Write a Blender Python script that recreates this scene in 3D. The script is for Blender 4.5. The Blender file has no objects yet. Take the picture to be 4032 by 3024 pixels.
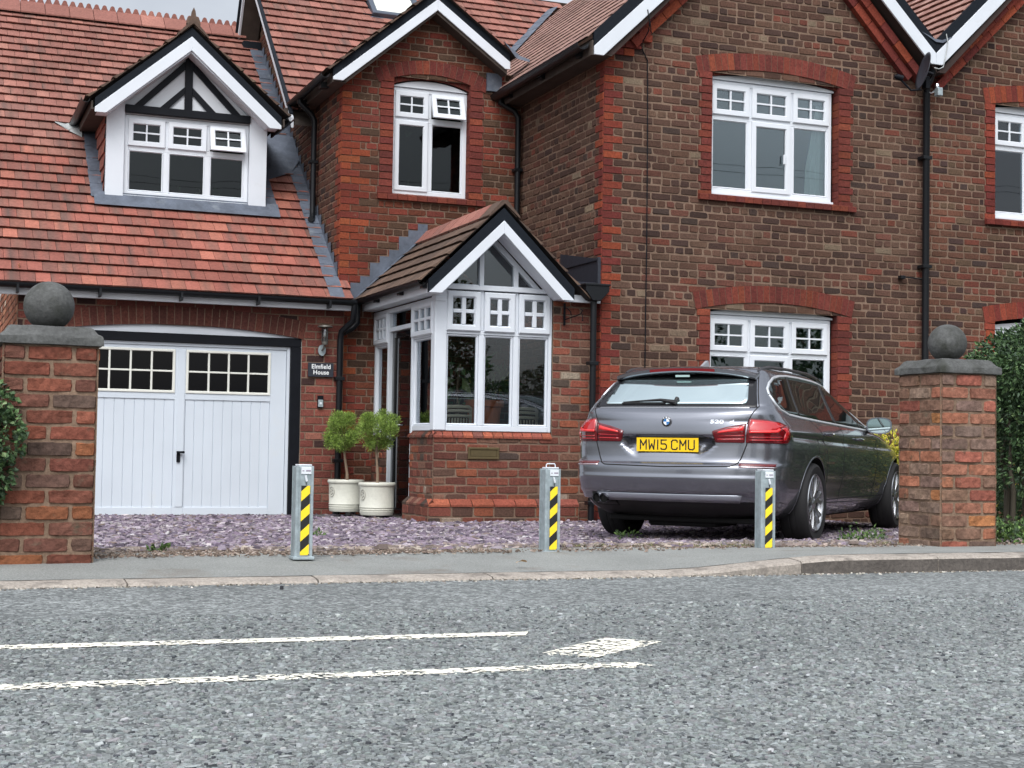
import bpy, math, random
import numpy as np
from mathutils import Vector, Matrix
from mathutils.geometry import delaunay_2d_cdt
R = math.radians
scene = bpy.context.scene
COL = scene.collection

# ------------------------------------------------------------------ camera
cam_data = bpy.data.cameras.new("camera")
cam_data.lens = 52.0
cam_data.sensor_width = 36.0
cam_data.clip_start = 0.05
cam_data.clip_end = 400.0
cam = bpy.data.objects.new("camera", cam_data)
COL.objects.link(cam)
cam.matrix_world = Matrix(((0.92864732, -0.03024728, -0.36972863, 0.0),
                           (-0.37064346, -0.03424135, -0.92814382, 0.0),
                           (0.01541382, 0.99895577, -0.0430091, 0.68),
                           (0, 0, 0, 1)))
scene.camera = cam

# ------------------------------------------------------------------ world, sun, exposure
SUN_EL, SUN_AZ = R(52), R(-152)          # azimuth from +Y towards +X
world = bpy.data.worlds.new("World")
scene.world = world
world.use_nodes = True
wn, wl_ = world.node_tree.nodes, world.node_tree.links
bg = wn["Background"]
sky = wn.new("ShaderNodeTexSky")
sky.sky_type = 'NISHITA'
sky.sun_disc = False
sky.sun_elevation = SUN_EL
sky.sun_rotation = SUN_AZ
sky.air_density = 1.0
sky.dust_density = 4.0
sky.ozone_density = 1.0
hsv = wn.new("ShaderNodeHueSaturation")
hsv.inputs['Saturation'].default_value = 0.22
hsv.inputs['Value'].default_value = 1.0
wl_.new(sky.outputs[0], hsv.inputs['Color'])
# a soft, broken cloud sheet: brighter and darker patches of grey over the sky
tc = wn.new("ShaderNodeTexCoord")
mp = wn.new("ShaderNodeMapping")
mp.inputs['Scale'].default_value = (1.3, 1.3, 3.5)
nz = wn.new("ShaderNodeTexNoise")
nz.inputs['Scale'].default_value = 2.4
nz.inputs['Detail'].default_value = 6
nz.inputs['Roughness'].default_value = 0.55
cr = wn.new("ShaderNodeValToRGB")
cr.color_ramp.elements[0].position = 0.3
cr.color_ramp.elements[0].color = (0.86, 0.89, 0.93, 1)
cr.color_ramp.elements[1].position = 0.72
cr.color_ramp.elements[1].color = (1.18, 1.2, 1.22, 1)
mx = wn.new("ShaderNodeMixRGB")
mx.blend_type = 'MULTIPLY'
mx.inputs[0].default_value = 1.0
wl_.new(tc.outputs['Generated'], mp.inputs[0])
wl_.new(mp.outputs[0], nz.inputs['Vector'])
wl_.new(nz.outputs['Fac'], cr.inputs[0])
wl_.new(hsv.outputs[0], mx.inputs[1])
wl_.new(cr.outputs[0], mx.inputs[2])
# an overcast dome is brighter overhead than at the horizon
sx = wn.new("ShaderNodeSeparateXYZ")
wl_.new(tc.outputs['Generated'], sx.inputs[0])
zr_ = wn.new("ShaderNodeMapRange")
zr_.inputs['From Min'].default_value = 0.0
zr_.inputs['From Max'].default_value = 0.9
zr_.inputs['To Min'].default_value = 1.10
zr_.inputs['To Max'].default_value = 2.6
wl_.new(sx.outputs['Z'], zr_.inputs['Value'])
vs_ = wn.new("ShaderNodeVectorMath")
vs_.operation = 'SCALE'
wl_.new(mx.outputs[0], vs_.inputs[0])
wl_.new(zr_.outputs[0], vs_.inputs['Scale'])
wl_.new(vs_.outputs[0], bg.inputs[0])
bg.inputs[1].default_value = 0.15

sun_data = bpy.data.lights.new("sun", 'SUN')
sun_data.energy = 0.65
sun_data.angle = R(24)
sun_data.color = (1.0, 0.97, 0.93)
sun = bpy.data.objects.new("sun", sun_data)
COL.objects.link(sun)
sd = Vector((math.sin(SUN_AZ) * math.cos(SUN_EL), math.cos(SUN_AZ) * math.cos(SUN_EL), math.sin(SUN_EL)))
sun.rotation_euler = sd.to_track_quat('Z', 'Y').to_euler()

scene.view_settings.view_transform = 'Standard'
scene.view_settings.look = 'None'
scene.view_settings.exposure = -0.20
scene.view_settings.gamma = 1.0
scene.render.engine = 'CYCLES'
scene.cycles.max_bounces = 8
scene.cycles.transparent_max_bounces = 12
scene.cycles.use_denoising = True

# ------------------------------------------------------------------ helpers
rng = np.random.default_rng(7)
rnd = random.Random(11)


def lin(c):
    c = c / 255.0
    return c / 12.92 if c <= 0.04045 else ((c + 0.055) / 1.055) ** 2.4


def rgb(r, g, b, k=1.0):
    return (lin(r) * k, lin(g) * k, lin(b) * k)


WL = {}


def wl(o):
    return WL.get(o.name, Vector((0, 0, 0))) if o else Vector((0, 0, 0))


def tag(o, label=None, cat=None, group=None, kind=None):
    if label: o["label"] = label
    if cat: o["category"] = cat
    if group: o["group"] = group
    if kind: o["kind"] = kind
    return o


def thing(name, label, cat, loc=(0, 0, 0), group=None, rotz=0.0):
    o = bpy.data.objects.new(name, None)
    COL.objects.link(o)
    o.empty_display_size = 0.2
    o.location = loc
    o.rotation_euler = (0, 0, rotz)
    WL[o.name] = Vector(loc)
    return tag(o, label, cat, group)


def copy_tree(o, loc=None, rotz=None, label=None, parent=None):
    c = o.copy()
    COL.objects.link(c)
    if parent: c.parent = parent
    if loc is not None: c.location = loc
    if rotz is not None: c.rotation_euler = (0, 0, rotz)
    if label: c["label"] = label
    for ch in list(o.children):
        copy_tree(ch, parent=c)
    return c


def np_obj(name, V, faces, mat, parent=None, cols=None, smooth=False, fmat=None, mats=None, local=False):
    """V (n,3) array; faces: list of index arrays per size or a flat list of lists."""
    V = np.asarray(V, dtype=np.float64).reshape(-1, 3)
    me = bpy.data.meshes.new(name)
    if len(V) and not local:
        c = (V.min(0) + V.max(0)) / 2
        c[2] = V[:, 2].min()
    else:
        c = np.zeros(3)
    base = wl(parent)
    Vl = V - c
    if isinstance(faces, np.ndarray):
        faces = [faces]
    sizes, idx = [], []
    if len(faces) and isinstance(faces[0], np.ndarray):
        for f in faces:
            sizes.append(np.full(len(f), f.shape[1], dtype=np.int32))
            idx.append(f.reshape(-1))
        sizes = np.concatenate(sizes)
        idx = np.concatenate(idx).astype(np.int32)
    else:
        sizes = np.array([len(f) for f in faces], dtype=np.int32)
        idx = np.array([i for f in faces for i in f], dtype=np.int32)
    me.vertices.add(len(V))
    me.vertices.foreach_set("co", Vl.astype(np.float32).ravel())
    me.loops.add(len(idx))
    me.loops.foreach_set("vertex_index", idx)
    me.polygons.add(len(sizes))
    starts = np.concatenate([[0], np.cumsum(sizes)[:-1]]).astype(np.int32)
    me.polygons.foreach_set("loop_start", starts)
    me.polygons.foreach_set("loop_total", sizes)
    for m_ in (mats or [mat]):
        me.materials.append(m_)
    if fmat is not None:
        me.polygons.foreach_set("material_index", np.asarray(fmat, dtype=np.int32))
    me.polygons.foreach_set("use_smooth", np.full(len(sizes), bool(smooth)))
    me.update(calc_edges=True)
    me.validate()
    if cols is not None:
        a = me.attributes.new("Col", 'FLOAT_COLOR', 'POINT')
        cc = np.ones((len(V), 4), dtype=np.float32)
        cc[:, :3] = cols
        a.data.foreach_set("color", cc.ravel())
    o = bpy.data.objects.new(name, me)
    COL.objects.link(o)
    if parent is not None:
        o.parent = parent
        o.location = Vector(c) - base
    else:
        o.location = Vector(c)
    WL[o.name] = Vector(c) if not local else (base if parent is not None else Vector((0, 0, 0)))
    if local and parent is not None:
        o.location = (0, 0, 0)
    return o


class MB:
    """collects simple solids; all coordinates go through self.xf (a,d,b) -> world"""

    def __init__(self, xf=None):
        self.v, self.f, self.c, self.m = [], [], [], []
        self.xf = xf
        self.col = (1, 1, 1)
        self.mi = 0

    def add(self, verts, faces, cols=None):
        n = len(self.v)
        for p in verts:
            self.v.append(self.xf(*p) if self.xf else p)
        for i in range(len(verts)):
            self.c.append(cols[i] if cols else self.col)
        for f in faces:
            self.f.append([n + i for i in f])
            self.m.append(self.mi)
        return self

    def box(self, x0, x1, y0, y1, z0, z1, ch=0.0):
        if ch <= 0:
            vs = [(x, y, z) for z in (z0, z1) for y in (y0, y1) for x in (x0, x1)]
            self.add(vs, [(0, 2, 3, 1), (4, 5, 7, 6), (0, 1, 5, 4), (2, 6, 7, 3), (0, 4, 6, 2), (1, 3, 7, 5)])
        else:
            # chamfered box (all 12 edges)
            X, Y, Z = (x0, x1), (y0, y1), (z0, z1)
            vs, ids = [], {}
            for ix in (0, 1):
                for iy in (0, 1):
                    for iz in (0, 1):
                        for ax in range(3):
                            p = [X[ix], Y[iy], Z[iz]]
                            for k, (lo, s) in enumerate(((ix, 1), (iy, 1), (iz, 1))):
                                if k != ax:
                                    p[k] += ch if lo == 0 else -ch
                            ids[(ix, iy, iz, ax)] = len(vs)
                            vs.append(tuple(p))
            fs = []
            for ax in range(3):
                a, b = [k for k in range(3) if k != ax]
                for side in (0, 1):
                    q = []
                    for (s, t) in ((0, 0), (1, 0), (1, 1), (0, 1)):
                        k = [0, 0, 0]; k[ax] = side; k[a] = s; k[b] = t
                        q.append(ids[(k[0], k[1], k[2], ax)])
                    fs.append(q)
            for ax in range(3):   # edges parallel to ax
                a, b = [k for k in range(3) if k != ax]
                for s in (0, 1):
                    for t in (0, 1):
                        k0 = [0, 0, 0]; k1 = [0, 0, 0]
                        k0[a] = k1[a] = s; k0[b] = k1[b] = t; k1[ax] = 1
                        fs.append([ids[(*k0, a)], ids[(*k1, a)], ids[(*k1, b)], ids[(*k0, b)]])
            for ix in (0, 1):
                for iy in (0, 1):
                    for iz in (0, 1):
                        fs.append([ids[(ix, iy, iz, 0)], ids[(ix, iy, iz, 1)], ids[(ix, iy, iz, 2)]])
            self.add(vs, fs)
        return self

    def prism(self, poly, d0, d1, axis=1):
        """poly: 2-D points (the two axes other than `axis`, in order), extruded along axis"""
        n = len(poly)
        def mk(p, d):
            q = [p[0], p[1]]; q.insert(axis, d); return tuple(q)
        vs = [mk(p, d0) for p in poly] + [mk(p, d1) for p in poly]
        fs = [list(range(n)), list(range(2 * n - 1, n - 1, -1))]
        for i in range(n):
            j = (i + 1) % n
            fs.append([i, j, n + j, n + i])
        return self.add(vs, fs)

    def ring(self, x0, x1, z0, z1, w, yf, yb, ch=0.006, wb=None):
        """a mitred frame in the x-z plane; front at yf, back at yb"""
        wt = w if wb is None else wb
        L = []
        for (o, y) in ((0.0, yb), (0.0, yf + ch), (ch, yf), (w - ch * 1.6, yf), (w, yf + ch * 2.2), (w, yb)):
            ob = o if wb is None else (o * wb / w)
            L.append([(x0 + o, y, z0 + ob), (x1 - o, y, z0 + ob), (x1 - o, y, z1 - o), (x0 + o, y, z1 - o)])
        vs = [p for l in L for p in l]
        fs = []
        for k in range(6):
            k2 = (k + 1) % 6
            for i in range(4):
                j = (i + 1) % 4
                fs.append([k * 4 + i, k * 4 + j, k2 * 4 + j, k2 * 4 + i])
        return self.add(vs, fs)

    def tube(self, path, r, n=10, cap=True):
        path = [Vector(p) for p in path]
        rs = r if isinstance(r, (list, tuple)) else [r] * len(path)
        vs, fs = [], []
        prev = None
        for i, p in enumerate(path):
            if i == 0: t = path[1] - p
            elif i == len(path) - 1: t = p - path[i - 1]
            else: t = (path[i + 1] - p).normalized() + (p - path[i - 1]).normalized()
            t.normalize()
            if prev is None:
                up = Vector((0, 0, 1)) if abs(t.z) < 0.9 else Vector((1, 0, 0))
                a = t.cross(up).normalized()
            else:
                a = (prev - t * prev.dot(t)).normalized()
            prev = a
            b = t.cross(a)
            for k in range(n):
                ang = 2 * math.pi * k / n
                q = p + (a * math.cos(ang) + b * math.sin(ang)) * rs[i]
                vs.append(tuple(q))
        for i in range(len(path) - 1):
            for k in range(n):
                k2 = (k + 1) % n
                fs.append([i * n + k, i * n + k2, (i + 1) * n + k2, (i + 1) * n + k])
        if cap:
            fs.append(list(range(n - 1, -1, -1)))
            fs.append([(len(path) - 1) * n + k for k in range(n)])
        return self.add(vs, fs)

    def lathe(self, prof, c=(0, 0, 0), n=32, axis='Z'):
        vs, fs = [], []
        for (r, h) in prof:
            for k in range(n):
                a = 2 * math.pi * k / n
                if axis == 'Z': vs.append((c[0] + r * math.cos(a), c[1] + r * math.sin(a), c[2] + h))
                elif axis == 'Y': vs.append((c[0] + r * math.cos(a), c[1] + h, c[2] + r * math.sin(a)))
                else: vs.append((c[0] + h, c[1] + r * math.cos(a), c[2] + r * math.sin(a)))
        for i in range(len(prof) - 1):
            for k in range(n):
                k2 = (k + 1) % n
                fs.append([i * n + k, i * n + k2, (i + 1) * n + k2, (i + 1) * n + k])
        fs.append(list(range(n - 1, -1, -1)))
        fs.append([(len(prof) - 1) * n + k for k in range(n)])
        return self.add(vs, fs)

    def build(self, name, mat, parent=None, smooth=False, col=False, mats=None, bevel=0, local=False, split=0.0):
        if split:
            # one object per separate piece: cluster connected shells whose boxes lie apart
            par = list(range(len(self.v)))

            def find(i):
                while par[i] != i:
                    par[i] = par[par[i]]; i = par[i]
                return i
            for f in self.f:
                a = find(f[0])
                for q in f[1:]: par[find(q)] = a
            comp = {}
            for i in range(len(self.v)): comp.setdefault(find(i), []).append(i)
            groups = []
            for ids in comp.values():
                P = np.array([tuple(self.v[i]) for i in ids]); lo, hi = P.min(0) - split / 2, P.max(0) + split / 2
                hit = [g for g in groups if np.all(lo <= g[1]) and np.all(hi >= g[0])]
                ids = list(ids)
                for g in hit:
                    lo, hi = np.minimum(lo, g[0]), np.maximum(hi, g[1]); ids += g[2]
                groups = [g for g in groups if not any(g is h_ for h_ in hit)]
                groups.append((lo, hi, ids))
            out = []
            for (_, _, ids) in groups:
                S_ = set(ids); mp_ = {}; m2_ = MB()
                for k_, i in enumerate(sorted(ids)): mp_[i] = k_; m2_.v.append(self.v[i]); m2_.c.append(self.c[i])
                for f, mi in zip(self.f, self.m):
                    if f[0] in S_: m2_.f.append([mp_[q] for q in f]); m2_.m.append(mi)
                o = recalc(m2_.build(name, mat, parent, smooth, col, mats, bevel, local)) if not col else m2_.build(name, mat, parent, smooth, col, mats, bevel, local)
                out.append(o)
            return out[0]
        o = np_obj(name, np.array([tuple(p) for p in self.v]), self.f, mat, parent,
                   cols=np.array(self.c) if col else None, smooth=smooth,
                   fmat=self.m if mats else None, mats=mats, local=local)
        if smooth:
            me = o.data
            try:
                me.set_sharp_from_angle(angle=R(38))
            except Exception:
                pass
        if bevel:
            b = o.modifiers.new("bevel", 'BEVEL')
            b.width = bevel; b.segments = 2; b.limit_method = 'ANGLE'; b.angle_limit = R(40)
        return o


def recalc(o):
    import bmesh
    bm = bmesh.new(); bm.from_mesh(o.data)
    bmesh.ops.recalc_face_normals(bm, faces=bm.faces)
    bm.to_mesh(o.data); bm.free()
    return o


# ------------------------------------------------------------------ materials
def nmat(name):
    m = bpy.data.materials.new(name)
    m.use_nodes = True
    return m, m.node_tree.nodes, m.node_tree.links, m.node_tree.nodes["Principled BSDF"]


def mat(name, color, rough=0.6, metal=0.0, bump=0.0, bscale=60.0, var=0.0, vscale=3.0, attr=False,
        spec=0.5, coat=0.0, detail=6.0, fvar=0.0, fscale=80.0, dirt=None, dscale=1.5, dlo=0.5, dhi=0.7):
    """general procedural material: base colour (or Col attribute) x coarse noise x fine noise, dirt patches, bump"""
    m, n, l, p = nmat(name)
    p.inputs['Roughness'].default_value = rough
    p.inputs['Metallic'].default_value = metal
    p.inputs['Specular IOR Level'].default_value = spec
    if coat: p.inputs['Coat Weight'].default_value = coat; p.inputs['Coat Roughness'].default_value = 0.03
    t = n.new("ShaderNodeTexCoord")
    g = n.new("ShaderNodeNewGeometry")
    if attr:
        a = n.new("ShaderNodeAttribute"); a.attribute_name = "Col"
        cur = a.outputs['Color']
    else:
        c = n.new("ShaderNodeRGB"); c.outputs[0].default_value = (*color, 1)
        cur = c.outputs[0]

    def noise(scale, det):
        z = n.new("ShaderNodeTexNoise"); z.inputs['Scale'].default_value = scale
        z.inputs['Detail'].default_value = det; z.inputs['Roughness'].default_value = 0.6
        l.new(g.outputs['Position'], z.inputs['Vector'])
        return z.outputs['Fac']

    def mul(cur, fac, amt):
        r = n.new("ShaderNodeMapRange")
        r.inputs['From Min'].default_value = 0.3; r.inputs['From Max'].default_value = 0.7
        r.inputs['To Min'].default_value = 1 - amt; r.inputs['To Max'].default_value = 1 + amt
        l.new(fac, r.inputs['Value'])
        x = n.new("ShaderNodeVectorMath"); x.operation = 'SCALE'
        l.new(cur, x.inputs[0]); l.new(r.outputs[0], x.inputs['Scale'])
        return x.outputs[0]
    if var: cur = mul(cur, noise(vscale, 3), var)
    if fvar: cur = mul(cur, noise(fscale, 4), fvar)
    if dirt:
        z = noise(dscale, 8)
        r = n.new("ShaderNodeMapRange"); r.clamp = True
        r.inputs['From Min'].default_value = dlo; r.inputs['From Max'].default_value = dhi
        l.new(z, r.inputs['Value'])
        mm = n.new("ShaderNodeMixRGB")
        l.new(r.outputs[0], mm.inputs[0]); l.new(cur, mm.inputs[1]); mm.inputs[2].default_value = (*dirt, 1)
        cur = mm.outputs[0]
    l.new(cur, p.inputs['Base Color'])
    if bump:
        z = noise(bscale, detail)
        b = n.new("ShaderNodeBump"); b.inputs['Strength'].default_value = 1.0
        b.inputs['Distance'].default_value = bump
        l.new(z, b.inputs['Height']); l.new(b.outputs[0], p.inputs['Normal'])
    return m


def glass_mat(name, tint=(0.75, 0.8, 0.8), ior=1.55, boost=1.0, through=1.0):
    m, n, l, p = nmat(name)
    n.remove(p)
    out = n["Material Output"]
    tr = n.new("ShaderNodeBsdfTransparent"); tr.inputs[0].default_value = (tint[0] * through, tint[1] * through, tint[2] * through, 1)
    gl = n.new("ShaderNodeBsdfGlossy"); gl.inputs['Roughness'].default_value = 0.0
    gl.inputs['Color'].default_value = (0.9, 0.95, 1.0, 1)
    fr = n.new("ShaderNodeFresnel"); fr.inputs['IOR'].default_value = ior
    mu = n.new("ShaderNodeMath"); mu.operation = 'MULTIPLY'; mu.use_clamp = True
    mu.inputs[1].default_value = boost
    mxs = n.new("ShaderNodeMixShader")
    nzz = n.new("ShaderNodeTexNoise"); nzz.inputs['Scale'].default_value = 1.3; nzz.inputs['Detail'].default_value = 1
    gg = n.new("ShaderNodeNewGeometry"); l.new(gg.outputs['Position'], nzz.inputs['Vector'])
    bb = n.new("ShaderNodeBump"); bb.inputs['Distance'].default_value = 0.004; bb.inputs['Strength'].default_value = 0.6
    l.new(nzz.outputs['Fac'], bb.inputs['Height']); l.new(bb.outputs[0], gl.inputs['Normal'])
    l.new(fr.outputs[0], mu.inputs[0]); l.new(mu.outputs[0], mxs.inputs[0])
    l.new(tr.outputs[0], mxs.inputs[1]); l.new(gl.outputs[0], mxs.inputs[2])
    l.new(mxs.outputs[0], out.inputs['Surface'])
    return m


M = {}
M['brick'] = mat('brick', (1, 1, 1), 0.92, attr=True, bump=0.005, bscale=60, var=0.20, vscale=0.8, fvar=0.34, fscale=48, spec=0.25, dirt=rgb(136, 118, 98), dscale=8, dlo=0.68, dhi=0.84)
M['brick_rough'] = mat('rough_brick', (1, 1, 1), 0.95, attr=True, bump=0.010, bscale=38, var=0.12, vscale=2, fvar=0.35, fscale=30, spec=0.2,
                       dirt=rgb(96, 88, 74, 0.9), dscale=9, dlo=0.60, dhi=0.74)
M['mortar'] = mat('mortar', rgb(118, 98, 84, 1.0), 0.95, bump=0.004, bscale=90, var=0.2, vscale=1.5, fvar=0.2, fscale=60, spec=0.2)
M['mortar_dark'] = mat('dark_mortar', rgb(124, 104, 88, 1.0), 0.95, bump=0.006, bscale=60, var=0.25, vscale=2.5, fvar=0.25, fscale=40, spec=0.2)
M['mortar_red'] = mat('red_mortar', rgb(92, 50, 40, 1.0), 0.95, bump=0.003, bscale=90, spec=0.2)
M['tile'] = mat('roof_tile', (1, 1, 1), 0.85, attr=True, bump=0.0025, bscale=90, var=0.14, vscale=0.9, fvar=0.22, fscale=35, spec=0.3)
M['under'] = mat('roof_underlay', (0.02, 0.016, 0.014), 0.95)
M['lead'] = mat('lead', rgb(84, 91, 103), 0.7, metal=0.1, bump=0.006, bscale=14, var=0.25, vscale=5, fvar=0.12, fscale=30,
                dirt=rgb(124, 130, 136), dscale=4, dlo=0.6, dhi=0.85)
M['white'] = mat('white_plastic', (0.66, 0.69, 0.73), 0.35, var=0.03, vscale=2, spec=0.5, dirt=(0.55, 0.56, 0.55), dscale=2.2, dlo=0.62, dhi=0.95)
M['white_wood'] = mat('white_painted_wood', (0.62, 0.655, 0.70), 0.5, var=0.04, vscale=2, bump=0.0008, bscale=40,
                      dirt=(0.52, 0.53, 0.52), dscale=3.0, dlo=0.62, dhi=0.9)
M['white_render'] = mat('white_render', (0.60, 0.62, 0.65), 0.8, var=0.05, vscale=3, bump=0.001, bscale=60)
M['garage_white'] = mat('white_steel_door', (0.56, 0.61, 0.665), 0.42, var=0.04, vscale=1.2, dirt=(0.58, 0.58, 0.55), dscale=1.2, dlo=0.62, dhi=0.95)
M['cream_bar'] = mat('cream_glazing_bar', (0.70, 0.70, 0.64), 0.45)
M['black'] = mat('black_paint', (0.006, 0.007, 0.010), 0.45, var=0.2, vscale=6, bump=0.0012, bscale=20, spec=0.15)
M['black_tar'] = mat('black_verge_mortar', (0.008, 0.011, 0.016), 0.7, bump=0.006, bscale=16, detail=3, spec=0.15)
M['black_pvc'] = mat('black_gutter_plastic', (0.007, 0.008, 0.010), 0.35, bump=0.0006, bscale=20, spec=0.3)
M['soffit'] = mat('weathered_soffit', rgb(66, 57, 51), 0.8, var=0.2, vscale=6)
M['glass'] = glass_mat('window_glass', (0.80, 0.88, 0.88), 1.6, 1.7)
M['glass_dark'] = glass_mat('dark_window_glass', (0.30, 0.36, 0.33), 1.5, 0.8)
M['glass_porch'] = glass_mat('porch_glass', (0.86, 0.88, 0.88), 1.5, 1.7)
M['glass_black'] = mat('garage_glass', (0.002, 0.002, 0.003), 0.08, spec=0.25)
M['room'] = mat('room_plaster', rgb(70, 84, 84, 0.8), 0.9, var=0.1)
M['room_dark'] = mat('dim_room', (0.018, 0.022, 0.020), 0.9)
M['curtain'] = mat('curtain', (0.62, 0.64, 0.62), 0.9, var=0.08, vscale=8)
M['steel'] = mat('galvanised_steel', rgb(158, 170, 174), 0.45, metal=0.35, var=0.18, vscale=18, fvar=0.10, fscale=60)
M['chrome'] = mat('chrome', (0.75, 0.77, 0.8), 0.08, metal=1.0)
M['stone'] = mat('weathered_stone', rgb(78, 79, 78), 0.9, bump=0.008, bscale=26, var=0.25, vscale=7, fvar=0.25, fscale=60,
                 dirt=rgb(48, 50, 44), dscale=6, dlo=0.48, dhi=0.68)
M['dark_soffit'] = mat('dark_soffit', rgb(52, 38, 34), 0.9, var=0.2, vscale=6)
M['seam'] = mat('tar_seam', rgb(74, 74, 73), 0.8, fvar=0.2)
M['slate_sign'] = mat('slate_sign', rgb(36, 40, 50), 0.7)
M['asphalt_path'] = mat('pavement_asphalt', rgb(128, 130, 127, 1.0), 0.9, bump=0.005, bscale=90, var=0.10, vscale=2.2, fvar=0.35, fscale=120,
                        dirt=rgb(104, 92, 82), dscale=2.0, dlo=0.56, dhi=0.78)
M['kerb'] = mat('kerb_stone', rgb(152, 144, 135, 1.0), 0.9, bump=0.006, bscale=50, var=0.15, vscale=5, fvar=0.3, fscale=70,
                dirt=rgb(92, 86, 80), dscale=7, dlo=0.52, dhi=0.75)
M['kerb_dark'] = mat('dark_kerb_stone', rgb(90, 84, 79, 1.0), 0.9, bump=0.008, bscale=40, var=0.15, vscale=5, fvar=0.3, fscale=50)  # darker tone for the upright face of raised kerbs
M['chips'] = mat('stone_chips', (1, 1, 1), 0.85, attr=True, fvar=0.2, fscale=150, spec=0.3)
M['soil'] = mat('soil', rgb(92, 80, 70), 0.95, bump=0.012, bscale=25, var=0.3, vscale=4, fvar=0.4, fscale=40)
M['leaf'] = mat('leaf', (1, 1, 1), 0.6, attr=True, spec=0.4)
M['bark'] = mat('bark', rgb(128, 110, 92), 0.9, bump=0.004, bscale=40, var=0.2, vscale=12)
M['pot'] = mat('glazed_pot', rgb(198, 198, 186), 0.45, var=0.06, vscale=4, fvar=0.05, fscale=50, dirt=rgb(160, 158, 148), dscale=5, dlo=0.6, dhi=0.9)
M['brass'] = mat('dull_brass', rgb(96, 84, 58), 0.5, metal=0.5, var=0.15, vscale=20)
# ------------------------------------------------------------------ brickwork
K = 1.0
PAL = {
    'brown': [(98, 70, 58, 12), (106, 76, 62, 10), (90, 64, 54, 9), (82, 60, 52, 5), (112, 70, 58, 5), (104, 78, 64, 5), (74, 58, 52, 1.6),
              (122, 68, 54, 2), (134, 114, 94, 0.8), (76, 56, 50, 3)],
    'brown2': [(100, 66, 52, 10), (112, 72, 56, 9), (88, 58, 48, 7), (122, 66, 52, 6), (72, 52, 48, 3), (104, 80, 62, 4), (70, 54, 50, 2)],
    'hall': [(118, 62, 44, 8), (132, 66, 46, 8), (100, 60, 44, 7), (92, 66, 50, 5), (140, 62, 48, 5), (84, 60, 46, 4), (126, 60, 50, 4)],
    'quoin': [(140, 60, 46, 8), (150, 66, 48, 7), (130, 54, 46, 7), (158, 72, 46, 5), (122, 52, 46, 4)],
    'quoin_orange': [(158, 74, 46, 8), (146, 66, 44, 7), (134, 58, 44, 6), (164, 84, 50, 4), (124, 54, 44, 3)],
    'surround': [(132, 58, 48, 8), (124, 54, 46, 7), (140, 62, 46, 6), (148, 68, 46, 3), (116, 52, 46, 4)],
    'garage': [(138, 72, 60, 10), (128, 66, 56, 9), (146, 78, 64, 6), (120, 62, 52, 5), (150, 92, 74, 2.5), (72, 48, 44, 1.6)],
    'garage_arch': [(112, 62, 52, 8), (104, 58, 50, 6), (120, 66, 54, 5)],
    'porch': [(134, 72, 58, 10), (146, 78, 60, 8), (120, 68, 56, 7), (158, 84, 58, 5), (110, 78, 64, 5), (84, 68, 60, 4), (140, 96, 78, 4), (170, 150, 130, 1)],
    'bright': [(188, 116, 84, 8), (170, 100, 74, 7), (200, 132, 98, 5), (150, 92, 70, 4), (210, 190, 170, 1)],
    'pillar': [(134, 76, 60, 8), (124, 78, 64, 8), (144, 80, 60, 6), (156, 92, 60, 3), (112, 82, 70, 6), (102, 80, 70, 5), (138, 74, 58, 4), (118, 94, 82, 3)],
    'pillar_orange': [(178, 112, 84, 8), (164, 106, 84, 8), (196, 126, 78, 3), (150, 112, 92, 8), (134, 106, 92, 6), (166, 94, 76, 5), (150, 122, 104, 5), (118, 94, 84, 3)],
    'plinth': [(168, 84, 64, 8), (150, 78, 64, 7), (138, 82, 70, 5), (178, 92, 66, 4)],
}
BK = 0.71
SAT = {'quoin': 0.90, 'surround': 0.84, 'quoin_orange': 0.90, 'hall': 0.86, 'pillar': 0.84, 'pillar_orange': 0.86, 'garage': 0.84, 'porch': 0.84, 'brown': 0.92, 'brown2': 0.90}


def pick(pal):
    L = PAL[pal]
    t = rnd.random() * sum(p[3] for p in L)
    for p in L:
        t -= p[3]
        if t <= 0: break
    k = BK * rnd.uniform(0.86, 1.14)
    j = [rnd.uniform(0.98, 1.02) for _ in range(3)]
    g = 0.35 * p[0] + 0.45 * p[1] + 0.20 * p[2]
    q = SAT.get(pal, 0.86)
    c = rgb(g + (p[0] - g) * q, g + (p[1] - g) * q, g + (p[2] - g) * q, k)
    return (c[0] * j[0], c[1] * j[1], c[2] * j[2])


def frame_xf(O, U, V, N):
    """(a,d,b): a along U, d along N (outwards), b along V"""
    O, U, V, N = Vector(O), Vector(U), Vector(V), Vector(N)
    return lambda a, d, b: tuple(O + U * a + N * d + V * b)


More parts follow.
